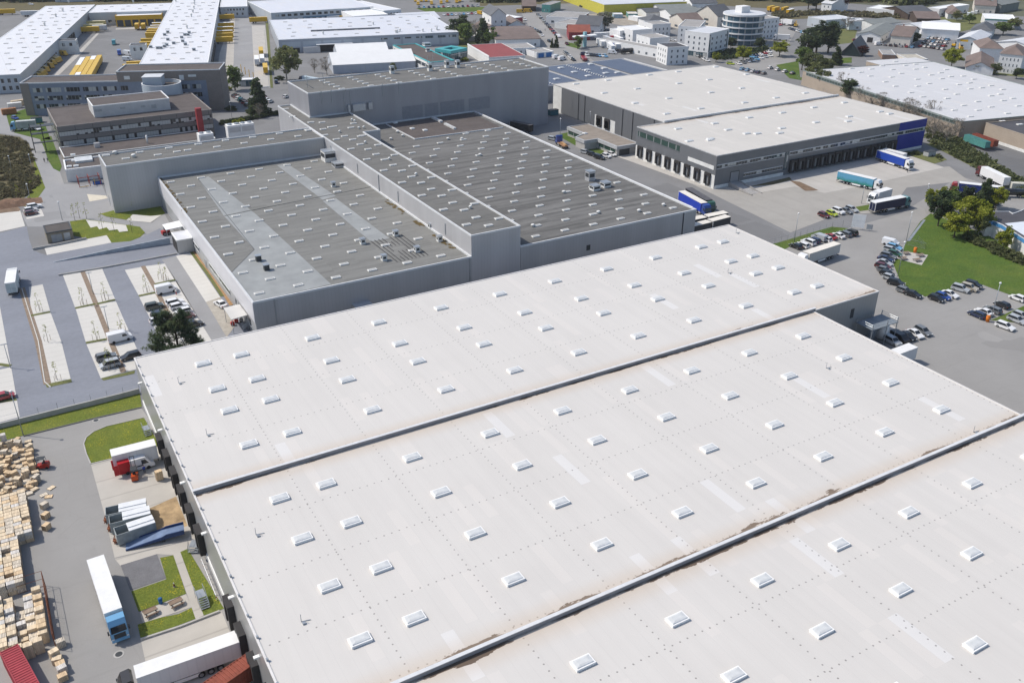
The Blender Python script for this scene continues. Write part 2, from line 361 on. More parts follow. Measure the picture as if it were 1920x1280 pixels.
# left car park
poly('car_park_paving', [(-150, 475), (50, 424), (55, 449), (62, 469), (85, 478), (200, 456), (262, 446), (300, 428), (345, 455), (480, 640), (480, 690), (262, 735), (0, 795), (-200, 845)], .03, bluep)
poly('service_road', [(-80, 205), (21, 202), (12, 216), (17, 235), (27, 249), (75, 262), (82, 275), (90, 300), (100, 316), (112, 322), (120, 345), (190, 345), (214, 396), (188, 401), (200, 407), (237, 413), (285, 418), (303, 403), (309, 402), (330, 440), (335, 470), (262, 446), (272, 437), (260, 426), (190, 416), (161, 411), (131, 415), (100, 425), (52, 425), (40, 400), (66, 378), (85, 352), (80, 340), (74, 321), (62, 292), (54, 267), (37, 255), (0, 250), (-80, 240)], .02, bluep2)
poly('hall_side_road', [(303, 487), (331, 480), (386, 566), (425, 632), (398, 640), (309, 494)], .05, bluep2)
for pts in [[(118, 516), (152, 508), (178, 569), (141, 577)], [(142, 579), (179, 571), (203, 634), (161, 642)], [(162, 645), (205, 637), (230, 697), (189, 709)],
            [(157, 507), (191, 502), (216, 561), (182, 569)], [(183, 571), (217, 564), (246, 630), (207, 634)], [(209, 637), (247, 632), (262, 665), (262, 690), (234, 697)],
            [(54, 538), (80, 533), (94, 583), (59, 590)], [(60, 593), (95, 586), (115, 640), (134, 716), (92, 718), (73, 640)],
            [(-40, 548), (0, 575), (12, 640), (20, 684), (-60, 700)], [(-60, 705), (21, 688), (31, 745), (37, 781), (-80, 812)],
            [(234, 506), (267, 500), (294, 546), (260, 554)], [(261, 557), (296, 549), (320, 600), (350, 655), (312, 664), (283, 600)], [(272, 499), (309, 494), (329, 524), (289, 532)], [(291, 535), (331, 527), (398, 640), (352, 654)]]:
    poly('parking_bay', pts, .05, bay)
poly('footpath', [(330, 480), (357, 474), (413, 557), (386, 566)], .07, bay)
poly('gravel_strip', [(386, 566), (413, 557), (440, 590), (440, 612), (425, 632)], .06, M('pale_gravel', (.40, .37, .32), .95, .15, .8, fine=.4, world=True))
poly('concrete_slab', [(-80, 400), (0, 400), (38, 395), (47, 424), (-80, 452)], .04, bay)
poly('parking_pad', [(44, 390), (75, 387), (83, 405), (50, 411)], .05, bay)
poly('earth_heap_base', [(-60, 385), (0, 380), (20, 377), (38, 392), (36, 396), (-60, 405)], .05, soil)
for pts, wd in [([(154, 507), (180, 570), (206, 636), (232, 698)], 1.2), ([(41, 540), (56, 590), (72, 640), (89, 720)], 1.5), ([(268, 499), (291, 540), (322, 602)], 1.2)]:
    line('mulch_strip', pts, wd, .07, mulch)
for pts in [[(141, 578), (179, 570)], [(182, 570), (216, 562)], [(161, 643), (205, 635)], [(58, 592), (94, 585)], [(260, 555), (294, 548)], [(290, 533), (329, 525)], [(-10, 682), (20, 686)]]:
    line('verge_strip', pts, 1.1, .085, rough)
poly('verge_island', [(189, 709), (253, 694), (252, 700), (194, 713)], .075, rough); poly('verge_island', [(85, 720), (133, 710), (135, 716), (88, 726)], .075, rough)
poly('verge_island', [(-30, 752), (30, 745), (32, 750), (-30, 760)], .075, rough)
poly('lawn_patch', [(131, 415), (161, 411), (262, 425), (272, 436), (262, 445), (245, 452), (209, 455), (200, 441), (165, 447), (138, 442)], .05, meadow)
poly('stepped_paving', [(161, 412), (200, 417), (236, 422), (240, 433), (224, 435), (220, 430), (205, 432), (200, 426), (186, 430), (182, 424), (170, 427)], .075, bay)
poly('paving_strip', [(83, 464), (200, 441), (209, 455), (88, 478)], .06, bay)
poly('lawn_patch', [(188, 401), (214, 394), (300, 385), (310, 400), (303, 403), (282, 405), (249, 402), (237, 412), (200, 406)], .05, meadow)
poly('paving_strip', [(249, 402), (282, 405), (303, 403), (282, 417), (237, 413)], .06, bay)
poly('concrete_ramp_floor', [(163, 364), (199, 367), (202, 372), (168, 378)], .05, M('cream_concrete', (.60, .55, .45), .9, .06, world=True))
poly('scrub_bank', [(-120, 240), (0, 252), (37, 257), (54, 269), (62, 293), (74, 322), (78, 335), (60, 360), (36, 378), (0, 382), (-120, 400)], .03, scrub)
poly('verge_grass', [(62, 293), (74, 322), (80, 340), (85, 352), (66, 378), (50, 388), (40, 385), (60, 358), (45, 345), (40, 335), (66, 325)], .05, meadow)
poly('verge_grass', [(12, 216), (60, 200), (85, 235), (95, 262), (75, 261), (27, 249), (17, 235)], .04, lawn)
poly('verge_grass', [(75, 262), (96, 255), (116, 312), (112, 322), (100, 316), (90, 300), (82, 275)], .04, lawn)
line('soil_strip', [(362, 468), (395, 512), (425, 553), (436, 572)], 1.6, .08, M('orange_soil', (.36, .22, .11), .95, .2, 1, fine=.4, world=True))
line('verge_strip', [(358, 472), (390, 515), (417, 556)], .9, .09, rough)
# loading yard
poly('loading_yard', [(-250, 860), (0, 828), (44, 817), (180, 783), (264, 763), (290, 800), (560, 1500), (-300, 1500)], .02, asphl)
poly('grass_bank', [(-200, 850), (0, 803), (220, 747), (262, 737), (266, 762), (180, 782), (44, 816), (0, 827), (-200, 880)], .05, meadow)
poly('grass_island', [(270, 783), (235, 791), (200, 799), (176, 809), (162, 820), (158, 832), (163, 850), (170, 868), (215, 857), (300, 835)], .06, meadow)
poly('dock_apron', [(170, 869), (215, 858), (300, 836), (372, 1012), (355, 1012), (215, 1045), (195, 960)], .05, apron)
poly('footpath', [(215, 1047), (355, 1013), (375, 1012), (390, 1035), (352, 1028), (325, 1040), (294, 1038), (226, 1060)], .055, apron)
poly('rust_stain', [(275, 955), (330, 930), (352, 985), (290, 1005), (270, 985)], .06, M('rusty_concrete', (.42, .30, .17), .9, .3, .5, fine=.3, world=True))
poly('gravel_patch', [(226, 1059), (294, 1038), (311, 1083), (244, 1106)], .065, gravel)
poly('lawn_patch', [(300, 1045), (325, 1040), (349, 1112), (260, 1146), (246, 1108), (312, 1085)], .06, meadow)
poly('picnic_paving', [(262, 1147), (349, 1113), (360, 1137), (268, 1168)], .055, apron)
poly('lawn_patch', [(258, 1170), (300, 1157), (335, 1150), (360, 1138), (367, 1159), (264, 1198)], .065, meadow)
poly('footpath', [(325, 1040), (338, 1034), (382, 1153), (367, 1160)], .07, apron)
poly('lawn_patch', [(338, 1034), (352, 1028), (420, 1140), (412, 1143), (382, 1153)], .06, meadow)
poly('dock_apron', [(264, 1199), (415, 1144), (560, 1500), (330, 1500)], .05, apron)
# right hand side
poly('plaza', [(1130, 283), (1190, 275), (1345, 350), (1780, 312), (1815, 338), (1700, 352), (1665, 398), (1536, 405), (1545, 412), (1482, 436), (1300, 346)], .02, plaza)
poly('dock_concrete', [(1345, 352), (1640, 282), (1700, 290), (1771, 314), (1600, 352), (1547, 362), (1490, 350), (1420, 362)], .04, bright)
poly('dock_concrete', [(1130, 284), (1190, 278), (1200, 292), (1350, 358), (1300, 345)], .04, bright)
poly('car_park_asphalt', [(1440, 470), (1600, 425), (1690, 400), (1800, 330), (2100, 430), (2100, 900), (1650, 640)], .015, asphl)
poly('grass_strip', [(1440, 460), (1560, 425), (1590, 428), (1580, 436), (1500, 452), (1470, 468)], .05, lawn)
poly('grass_strip', [(1604, 388), (1650, 380), (1640, 392), (1612, 396)], .05, lawn)
poly('lawn', [(1726, 415), (1745, 400), (1850, 440), (1990, 520), (1990, 575), (1895, 553), (1840, 533), (1812, 528), (1795, 540), (1752, 551), (1735, 556), (1705, 542), (1686, 522), (1675, 495), (1705, 445)], .05, lawn)
poly('footpath', [(1700, 452), (1706, 452), (1736, 412), (1731, 412)], .075, M('blue_grey_slabs', (.24, .27, .31), .9, .1, world=True))
poly('picnic_paving', [(1674, 483), (1688, 470), (1740, 478), (1728, 497)], .07, bright)
poly('grass_strip', [(1857, 600), (1925, 571), (2010, 590), (1900, 604)], .05, lawn)
poly('footpath', [(1660, 600), (1700, 628), (1690, 640), (1640, 620)], .05, bright)
poly('gatehouse_lawn', [(1043, 253), (1075, 246), (1135, 275), (1130, 290), (1088, 278)], .04, lawn)
poly('planting_bed', [(1405, 350), (1480, 332), (1485, 337), (1450, 346)], .06, scrub); poly('planting_bed', [(1480, 338), (1500, 341), (1535, 357), (1510, 358)], .06, soil)
poly('hedge_bed', [(1692, 287), (1720, 282), (1770, 302), (1752, 307)], .06, rough); poly('hedge_bed', [(1745, 290), (1760, 288), (1776, 300), (1765, 302)], .06, rough)
poly('railway_cutting', [(1735, 270), (1800, 262), (1990, 350), (1990, 420), (1920, 372), (1830, 316), (1770, 285)], .04, rough)
poly('brown_yard', [(1800, 262), (1860, 245), (2050, 330), (2050, 380), (1920, 338)], .05, asphd)
# ---------------------------------------------------------------- front hall
def ROOFW(name, gut, col=(.575, .553, .523)):
    """pale membrane roof: seams, fastener dots, repair strips, silt along the fire walls (world metres)"""
    m, g, b = base(name, .6, 0, .35); v = coord(g, True); x, y, z = g.sep(v)
    c = g.mix(g.ramp(g.noise(v, .05, 5, .6), .3, .7), tuple(k*.95 for k in col), tuple(k*1.03 for k in col))
    c = g.mix(.35, c, g.mix(g.ramp(g.noise(g.scalev(v, .55, .03, 1), 1.0, 4, .6), .35, .65), tuple(k*.94 for k in col), tuple(k*1.04 for k in col)))
    wn = g.add('ShaderNodeTexWhiteNoise', noise_dimensions='2D'); cm = g.add('ShaderNodeCombineXYZ')
    g.l.new(g.math('FLOOR', g.math('MULTIPLY', x, 1/1.9)), cm.inputs[0]); g.l.new(g.math('FLOOR', g.math('MULTIPLY', y, 1/9.0)), cm.inputs[1]); g.l.new(cm.outputs[0], wn.inputs['Vector'])
    c = g.mix(g.math('MULTIPLY', g.math('GREATER_THAN', wn.outputs[0], .985), .3), c, (.75, .755, .77))
    c = g.mix(g.math('MULTIPLY', g.math('LESS_THAN', wn.outputs[0], .10), .25), c, (.66, .62, .58))
    seam = g.math('LESS_THAN', g.math('PINGPONG', g.math('MULTIPLY', x, 1/1.9), .5), .016)
    c = g.mix(g.math('MULTIPLY', seam, .22), c, (.42, .41, .40))
    def dots(u, per, off, t, sp):
        ln = g.math('PINGPONG', g.math('ADD', g.math('MULTIPLY', g.math('SUBTRACT', u, off), 1/per), 0.0), .5)
        a = g.math('MULTIPLY', ln, per); d = g.math('MULTIPLY', g.math('PINGPONG', g.math('MULTIPLY', t, 1/sp), .5), sp)
        r = g.math('SQRT', g.math('ADD', g.math('MULTIPLY', a, a), g.math('MULTIPLY', d, d))); return g.math('LESS_THAN', r, .13)
    wob = g.noise(v, .8, 2); xx = g.math('ADD', x, g.math('MULTIPLY', wob, .35)); yy = g.math('ADD', y, g.math('MULTIPLY', wob, .35))
    d = g.math('MAXIMUM', dots(xx, 15.2, 15.0, y, 1.25), dots(yy, 12.9, 154.9, x, 1.25))
    c = g.mix(g.math('MULTIPLY', d, .72), c, (.16, .15, .14))
    n1 = g.noise(g.scalev(v, .09, .35, 1), 1.0, 5, .65); n2 = g.noise(v, 1.2, 4, .7)
    for yg, amp in gut:
        ds = g.math('ABSOLUTE', g.math('SUBTRACT', y, yg))
        wd = g.math('MULTIPLY', g.ramp(n1, .42, .75), amp)
        st = g.math('MULTIPLY', g.math('SUBTRACT', 1.0, g.ramp(g.math('ADD', ds, g.math('MULTIPLY', n2, .7)), .4, 4.2)), .34); c = g.mix(st, c, (.50, .40, .30))
        dk = g.math('LESS_THAN', g.math('ADD', ds, g.math('MULTIPLY', n2, .5)), g.math('ADD', wd, .32)); c = g.mix(g.math('MULTIPLY', dk, g.ramp(n1, .4, .56)), c, (.13, .095, .07))
    g.l.new(c, b.inputs['Base Color']); return m
G1, G2 = 127.6, 76.0
roofw = ROOFW('pale_roof_membrane', [(G1+.35, 1.6), (G1-.35, .9), (G2+.35, 2.1), (G2-.35, 1.2)])
wallg = CLAD('grey_panel_wall', (.34, .345, .345), 1.0, .05, .35, .3, .18)
FH = Bld('distribution_hall', 'huge pale flat roofed hall with rows of white skylights filling the foreground', 'warehouse', 15, 127.6, 159.2, 52.4, 11.3, wallg, roofw, par=.12, cop=M('pale_edge_metal', (.66, .64, .62), .5, .05), copt=.25)
def sect(x0, y0, x1, y1):
    x0, x1, y0, y1 = x0-15, x1-15, y0-127.6, y1-127.6
    k = MB(); z = 11.18
    for p, q in (((x0, y0), (x1, y0)), ((x1, y0), (x1, y1)), ((x0, y1), (x0, y0))): k.face([(*p, 0), (*q, 0), (*q, z), (*p, z)])
    k.build('wall', wallg, FH.e); MB().face([(x0+.1, y0, 11.17), (x1-.1, y0, 11.17), (x1-.1, y1, 11.17), (x0+.1, y1, 11.17)]).build('roof', roofw, FH.e)
    MB().box(x0-.05, y0, 11.0, x0+.25, y1, 11.3).build('parapet', MATS['pale_edge_metal'], FH.e); MB().box(x1-.25, y0, 11.0, x1+.05, y1, 11.3).build('parapet', MATS['pale_edge_metal'], FH.e)
sect(15, 76, 152.4, 127.6); sect(15, 18, 152.4, 76)
for yg, x1 in ((G1, 153.0), (G2, 153.0)):
    k = MB(); k.box(.05, yg-127.6-.22, 11.0, x1-15, yg-127.6+.22, 11.85)
    o = k.build('fire_wall', M('fire_wall_sheet', (.30, .295, .305), .6, .1, .4), FH.e)
    MB().box(.0, yg-127.6-.3, 11.85, x1-15+.1, yg-127.6+.26, 11.93).build('coping', coping, o)
# small eave brackets along the left edge
k = MB()
for i in range(36): k.box(.05, -106+i*4.4, 11.3, .35, -106+i*4.4+.3, 11.62)
k.build('eave_bracket', galv, FH.e)['kind'] = 'stuff'
XC = [26.6, 34.3, 49.5, 64.6, 79.8, 95.1, 110.4, 125.7, 141.0, 156.2, 163.7]; pts = []
for y, n in ((170.5, 11), (159.0, 11), (150.0, 11), (137.1, 11), (119.5, 9), (108.3, 9), (96.6, 9), (85.1, 9), (67.6, 9), (56.6, 9), (45.0, 9)):
    pts += [(x-15, y-127.6) for x in XC[:n]]
pts = [p for p in pts if not (p[1]+127.6 < 70 and p[0] < 26)]
skylights(FH, pts, 'new', 2.85, 1.7, .6)
# camera cable posts and vents on the roof
k = MB()
for (px, py) in [(335, 718), (388, 815), (480, 1002), (565, 1165), (1549, 690), (1365, 512), (1825, 810), (1380, 437)]:
    p = G(px, py, 11.2); x, y = p.x-15, p.y-127.6; k = MB(); k.tube((x, y, 11.2), (x, y, 12.5), .05).tube((x, y, 11.25), (x+1.2, y-.25, 11.25), .05).cbox(x+.2, y-.5, 11.3, .4, .4, .25); k.build('roof_mast', galv, FH.e)
# left facade: white plinth, dock shelters, lamps
k = MB(); FH.fbox('', 'l', -60, 52.3, 0, 1.3, white, .12, .05, k); k.build('plinth', white, FH.e)
for y in (157.3, 151.1, 144.9, 138.8, 132.5, 126.2, 107.5, 101.2, 94.9, 88.6, 82.3): dock(FH, 'l', y-127.6, 3.0, 4.5, 1.0)
for y in (174.0, 154.2, 135.6, 120.5, 104.4, 91.7): MB().box(-.75, y-127.6, 8.2, 0, y-127.6+.5, 8.45).build('wall_lamp', white, FH.e)
# right end: recess with stair
k = MB(); FH.fbox('', 'f', 150.5, 151.6, 6.2, 8.6, dark, .06, .05, k); k.build('door', dark, FH.e)
# ---------------------------------------------------------------- grey halls
def ROOFG(name, col, streak=(.12, 1.2, 1), dk=.6, amt=.14, patch=0.0):
    """old bitumen felt: streaks along the laps, patches, moss"""
    m, g, b = base(name, .92, 0, .15); v = coord(g, True); x, y, z = g.sep(v)
    c = g.mix(g.ramp(g.noise(v, .045, 5, .65), .3, .7), tuple(k*(1-amt) for k in col), tuple(k*(1+amt) for k in col))
    s = g.ramp(g.noise(g.scalev(v, *streak), .55, 5, .7), .46, .62); c = g.mix(g.math('MULTIPLY', s, dk), c, tuple(k*.42 for k in col))
    c = g.mix(.3, c, g.mix(g.noise(v, 2.5, 4, .75), tuple(k*.45 for k in col), tuple(k*1.5 for k in col)))
    wn = g.add('ShaderNodeTexWhiteNoise', noise_dimensions='2D'); cm = g.add('ShaderNodeCombineXYZ')
    g.l.new(g.math('FLOOR', g.math('MULTIPLY', x, 1/7.5)), cm.inputs[0]); g.l.new(g.math('FLOOR', g.math('MULTIPLY', y, 1/1.05)), cm.inputs[1]); g.l.new(cm.outputs[0], wn.inputs['Vector'])
    c = g.mix(.22, c, g.mix(wn.outputs[0], tuple(k*.6 for k in col), tuple(k*1.3 for k in col)))
    lap = g.math('LESS_THAN', g.math('PINGPONG', g.math('MULTIPLY', y, 1/1.05), .5), .04); c = g.mix(g.math('MULTIPLY', lap, .28), c, tuple(k*.45 for k in col))
    g.l.new(c, b.inputs['Base Color']); return m
felt = ROOFG('grey_roof_felt', (.205, .205, .195), dk=.4); feltm = ROOFG('grey_green_felt', (.165, .163, .155), dk=.45); feltd = ROOFG('weathered_dark_felt', (.165, .163, .158), (.06, .9, 1), dk=1.15, amt=.24)
feltb = ROOFG('brown_gravel_roof', (.12, .105, .10), (.5, .5, 1), .4, .2)
sheet = CLAD('light_sheet_wall', (.46, .46, .475), .95, .06, .4, .2, .16)
sheetd = CLAD('mid_sheet_wall', (.40, .41, .425), .95, .06, .4, .25, .16)
W = Bld('low_grey_hall', 'low grey hall with pale metal roof strips and a grid of small skylights', 'warehouse', 44.2, 197.5, 57.6, 111.6, 10, sheetd, felt)
def onroof(B, pts, dz=.02, px=True): return [(*B.loc(*p), B.zr+dz) for p in pts]
stripm = CLAD('pale_roof_sheet', (.27, .282, .282), 1.0, .14, .75, .0, .25, True)
for pts in [[(372, 336), (391, 331), (480, 402), (621, 533), (474, 566), (432, 513), (477, 468), (420, 405)], [(519, 310), (537, 306), (630, 368), (605, 375)], [(605, 377), (630, 372), (730, 447), (695, 453)]]:
    MB().face(onroof(W, pts, .03)).build('roof_sheet', stripm, W.e)
# ---------------------------------------------------------------- polygon buildings
def offs(P, t):
    n = len(P); o = []
    for i in range(n):
        a, b, c = P[i-1], P[i], P[(i+1) % n]
        u = Vector((b[0]-a[0], b[1]-a[1])).normalized(); v = Vector((c[0]-b[0], c[1]-b[1])).normalized()
        n1, n2 = Vector((-u.y, u.x)), Vector((-v.y, v.x)); m = (n1+n2); m = m/(m.dot(n1) or 1)
        o.append((b[0]+m.x*t, b[1]+m.y*t))
    return o
class PB:
    """flat roofed building over any counter-clockwise outline (world metres)"""
    def __init__(s, name, label, cat, P, z, wall, roof, par=.5, cop=None, group=None, t=.3, z0=0.0):
        s.o = Vector((P[0][0], P[0][1], 0)); s.e = empty(name, s.o, 0, label, cat, group); s.zr = z-par; s.z = z; s.par = par
        s.P = [(p[0]-s.o.x, p[1]-s.o.y) for p in P]; k = MB(); n = len(P)
        for i in range(n):
            p, q = s.P[i], s.P[(i+1) % n]; k.face([(*p, z0), (*q, z0), (*q, z-.12), (*p, z-.12)])
        k.build('wall', wall, s.e); MB().face([(*p, s.zr) for p in offs(s.P, .1)]).build('roof', roof, s.e)
        O, I = offs(s.P, -.05), offs(s.P, t); k = MB(); zb = z-max(par, .3)
        for i in range(n):
            j = (i+1) % n; k.face([(*O[i], z), (*O[j], z), (*I[j], z), (*I[i], z)]); k.face([(*O[i], zb), (*O[j], zb), (*O[j], z), (*O[i], z)]); k.face([(*I[j], zb), (*I[i], zb), (*I[i], z), (*I[j], z)])
        s.cop = k.build('parapet', cop or coping, s.e)
    def loc(s, px, py, z=None):
        p = G(px, py, s.zr if z is None else z)-s.o; return (p.x, p.y)
    def ebox(s, name, i, u0, u1, z0, z1, m, out=.05, dep=.1, k=None, parent=None):
        p, q = Vector(s.P[i]), Vector(s.P[(i+1) % len(s.P)]); u = (q-p).normalized(); n = Vector((u.y, -u.x))
        c = [p+u*u0+n*out, p+u*u1+n*out, p+u*u1-n*dep, p+u*u0-n*dep]
        kk = k or MB(); kk.prism([(v.x, v.y) for v in c], z0, z1, True)
        if k is None: return kk.build(name, m, parent or s.e)
    def elen(s, i): return (Vector(s.P[(i+1) % len(s.P)])-Vector(s.P[i])).length
    def windows(s, i, u0, u1, n, z0, z1, m=None, frac=.6, frame=None, name='window'):
        st = (u1-u0)/n
        for q in range(n):
            a = u0+st*(q+.5-frac/2); b = a+st*frac; o = s.ebox(name, i, a, b, z0, z1, m or glassd)
            if frame: s.ebox('sill', i, a-.15, b+.15, z0-.2, z0-.02, frame, .14, .1, None, o)
    def band(s, i, u0, u1, z0, z1, m=None, frame=None, name='window_band'):
        o = s.ebox(name, i, u0, u1, z0, z1, m or glass); k = MB(); f = frame or coping
        s.ebox('', i, u0-.1, u1+.1, z1, z1+.25, f, .12, .1, k); s.ebox('', i, u0-.1, u1+.1, z0-.15, z0, f, .12, .1, k); k.build('frame', f, o)
def vent(B, px, py, s=1.6, h=1.6, m=None, name='roof_vent'):
    x, y = B.loc(px, py); z = B.zr; k = MB(); k.mat(m or offw).box(x-s/2, y-s/2, z, x+s/2, y+s/2, z+h).mat(galv).box(x-s/2-.12, y-s/2-.12, z+h, x+s/2+.12, y+s/2+.12, z+h+.12)
    k.mat(dark).box(x-s/2-.02, y-s/2+.25, z+h*.4, x-s/2+.1, y+s/2-.25, z+h*.8).box(x-s/2+.25, y-s/2-.02, z+h*.4, x+s/2-.25, y-s/2+.1, z+h*.8); return k.build(name, None, B.e)
def cowl(B, px, py, r=.55, h=.9):
    x, y = B.loc(px, py); z = B.zr; MB().mat(offw).tube((x, y, z), (x, y, z+h*.6), r*.6, n=10).tube((x, y, z+h*.6), (x, y, z+h), r, r*.55, 10).build('roof_cowl', None, B.e)
def edges(B, pts, m, name='roof_batten', wd=.5, h=.25):
    P = onroof(B, pts, 0); k = MB()
    for a, b in zip(P, P[1:]):
        u = Vector((b[0]-a[0], b[1]-a[1])).normalized(); n = Vector((-u.y, u.x))*wd/2
        k.prism([(a[0]-n.x, a[1]-n.y), (b[0]-n.x, b[1]-n.y), (b[0]+n.x, b[1]+n.y), (a[0]+n.x, a[1]+n.y)], B.zr, B.zr+h)
    return k.build(name, m, B.e)
# low hall details
pts = []
for j in range(15):
    y = 202.6+7.15*j
    for i in range(6):
        x = 47.1+9.65*i+(4.8 if j % 2 else 0)
        if x < 100 and y < 306: pts.append((x-44.2, y-197.5))
skylights(W, pts, 'old', 2.3, 1.15, .42, skyg, offw)
for q in [(680, 457), (720, 488), (782, 472), (742, 442), (808, 428), (824, 452), (485, 489), (500, 506), (625, 350)]: vent(W, *q, 1.3, 1.5, offw if q[0] > 520 else dark)
vent(W, 617, 301, 4.2, 3.6, offw, 'ventilation_unit'); vent(W, 634, 312, 3.4, 1.4, alu, 'ventilation_unit')
k = MB(); k.mat(blackm)
for i in range(9): 
    a, b = W.loc(694+i*7.2, 452-i*1.5), W.loc(745+i*7.2, 492-i*1.6)
    for t in (0, .2, .4, .6, .8):
        if rnd.random() < .8: k.face([(a[0]+(b[0]-a[0])*t, a[1]+(b[1]-a[1])*t, W.zr+.05), (a[0]+(b[0]-a[0])*(t+.19), a[1]+(b[1]-a[1])*(t+.19), W.zr+.05), (a[0]+(b[0]-a[0])*(t+.19)+.28, a[1]+(b[1]-a[1])*(t+.19)+.05, W.zr+.05), (a[0]+(b[0]-a[0])*t+.28, a[1]+(b[1]-a[1])*t+.05, W.zr+.05)])
k.build('felt_seam', None, W.e)['kind'] = 'stuff'
k = MB(); moss = M('roof_moss', (.12, .085, .03), .95, .4, 2, fine=.4)
for i in range(90):
    if i < 55: x, y = rnd.uniform(55.8, 57.2), rnd.choice([rnd.uniform(8, 20), rnd.uniform(28, 33), rnd.uniform(40, 55)])
    else: x, y = rnd.uniform(.4, 1.3), rnd.uniform(70, 111)
    r = rnd.uniform(.2, .7); k.face([(x+r*math.cos(t)*rnd.uniform(.7, 1.2), y+r*1.4*math.sin(t), W.zr+.04+i*.0008) for t in [0, 1, 2, 3, 4, 5]])
k.build('moss_patch', moss, W.e)['kind'] = 'stuff'
edges(W, [(421, 405), (503, 388), (622, 365), (722, 345)], felt, 'roof_expansion_joint', .35, .12)
edges(W, [(372, 336), (477, 468), (432, 513)], dark, 'roof_upstand', .12, .06)
# long left wall: window ribbons, doors
sw = M('side_wall_panel', (.52, .52, .54), .5, .04); o = W.fbox('cladding_panel', 'l', .2, 111.4, 4.4, 9.6, CLAD('pale_upper_cladding', (.60, .60, .63), 1.0, .03, .45, .1, .06, True), .14, .05)
W.band('l', 24, 46, 2.2, 3.4, glass); W.band('l', 58, 82, 2.2, 3.4, glass); W.windows('l', 4, 20, 5, 1.6, 3.4, glassd, .45, coping); W.fbox('door', 'l', 50, 52.2, 0, 2.6, M('grey_door', (.3, .31, .32)), .09)
W.fbox('canopy_roof', 'f', 24, 28.5, 3.8, 4.0, alu, 2.8, 0)
W.fbox('door', 'f', 6, 7.2, .2, 2.6, dark, .06)
for u in (5, 57.0): MB().tube((u, -.12, 0), (u, -.12, 9.6), .12).build('downpipe', galv, W.e)
RH = PB('raised_grey_hall', 'long raised grey hall spine running from the tall block to the pale hall', 'warehouse', [(101.8, 197.5), (116.6, 197.5), (116.6, 309), (123, 309), (123, 339.9), (107.1, 339.9), (107.1, 363.5), (101.8, 363.5)], 15.8, sheet, feltm, .45)
pts = []
for j in range(15): 
    if 197.5+5.1+7.1*j < 306: pts.append((109.7-101.8, 5.1+7.1*j))
for j in range(8):
    y = 8.5+14.2*j
    if y < 108: pts += [(3.0, y+(0 if j < 1 else -.3)), (12.9, y)]
pts += [RH.loc(*q) for q in [(606, 243), (626, 238), (604, 230), (583, 230), (548, 219), (536, 205), (620, 239), (663, 232), (658, 240), (646, 256), (609, 254), (676, 256), (579, 245)]]
skylights(RH, pts, 'old', 2.3, 1.15, .42, skyg, offw)
for q in [(660, 227), (665, 229), (673, 242), (682, 241), (637, 249), (685, 269), (730, 300), (780, 329), (882, 391)]: cowl(RH, *q)
for u in (15, 47, 80, 105): MB().box(-.14, u, 11, 0, u+.5, 14.2).build('vent_slot', galv, RH.e)
MB().box(-.2, 62, 10, -.02, 62.3, 15.3).build('downpipe', galv, RH.e)
LS = PB('west_grey_wing', 'tall grey wing with ribbed sheet walls at the head of the low hall', 'warehouse', [(29.4, 309.2), (101.7, 309.2), (101.7, 324.6), (29.4, 324.6)], 15.7, sheetd, feltm, .45)
skylights(LS, [LS.loc(*q) for q in [(199, 292), (236, 298), (262, 286), (296, 291), (317, 278), (352, 282), (372, 271), (407, 276), (423, 264), (458, 269), (474, 258), (508, 262), (524, 251), (559, 256), (577, 244), (332, 285)]], 'old', 2.3, 1.15, .42, skyg, offw)
for q in [(216, 289), (251, 295)]: cowl(LS, *q, .9, 1.1)
LS.ebox('door', 3, 4, 6.5, 0, 3.2, M('grey_door', (.3, .31, .32))); LS.ebox('plinth', 0, .1, 14.6, 0, .5, conc, .06)
DH = Bld('dark_roofed_hall', 'low grey hall with weathered dark streaked roof right of the spine', 'warehouse', 116.7, 197.5, 60.8, 142.3, 10, sheetd, feltd)
pts = []
for j in range(17):
    y = 202.6+7.15*j
    for i in range(7):
        x = 124.5+9.65*i+(4.8 if j % 2 else 0)
        if x < 177 and y < 306+.1*(x-116) and y < 318: pts.append((x-116.7, y-197.5))
skylights(DH, pts, 'oldd', 2.3, 1.15, .42, skyg, offw, maxn=100)
for q in [(1106, 338), ]: vent(DH, *q, 2.4, 3.2, alu)
for q in [(1115, 356), (1135, 350)]: vent(DH, *q, 2.6, 1.6, offw)
for q in [(1057, 362), (1122, 400), (1198, 397), (1244, 386), (999, 425), (866, 262), (745, 249), (755, 256), (733, 262), (900, 292), (840, 262)]: cowl(DH, *q, .7, .8)
MB().face(onroof(DH, [(778, 262), (940, 239), (882, 211), (724, 234)], .03)).build('gravel_bed', feltb, DH.e)
edges(DH, [(724, 234), (778, 262), (943, 240)], coping, 'roof_kerb', .35, .4)
for a, b in [((808, 222), (828, 230)), ((832, 234), (853, 243))]:
    p, q = DH.loc(*a), DH.loc(*b); k = MB(); k.box(min(p[0], q[0]), min(p[1], q[1]), DH.zr+.03, max(p[0], q[0])+.6, max(p[1], q[1]), DH.zr+.7); k.build('rooflight_strip', skyl, DH.e)
skylights(DH, [DH.loc(*q) for q in [(741, 231), (773, 242), (797, 245), (850, 214)]], 'domeb', 1.6, 1.6, .6)
DH.fbox('louvre', 'f', 21.5, 22.8, 4.4, 6.0, dark, .05); MB().tube((56, -.12, 0), (56, -.12, 9.6), .14).build('downpipe', dark, DH.e)
MB().box(60.85, 2, 9.2, 61.1, 142, 10.03).build('edge_trim', white, DH.e)
TB = Bld('high_bay_block', 'tall grey windowless block towering behind the grey halls', 'warehouse', 107.2, 340, 107, 25, 24.6, CLAD('slate_sheet_wall', (.335, .34, .37), .9, .06, .4, .25, .14), feltm, par=.45)
pts = []
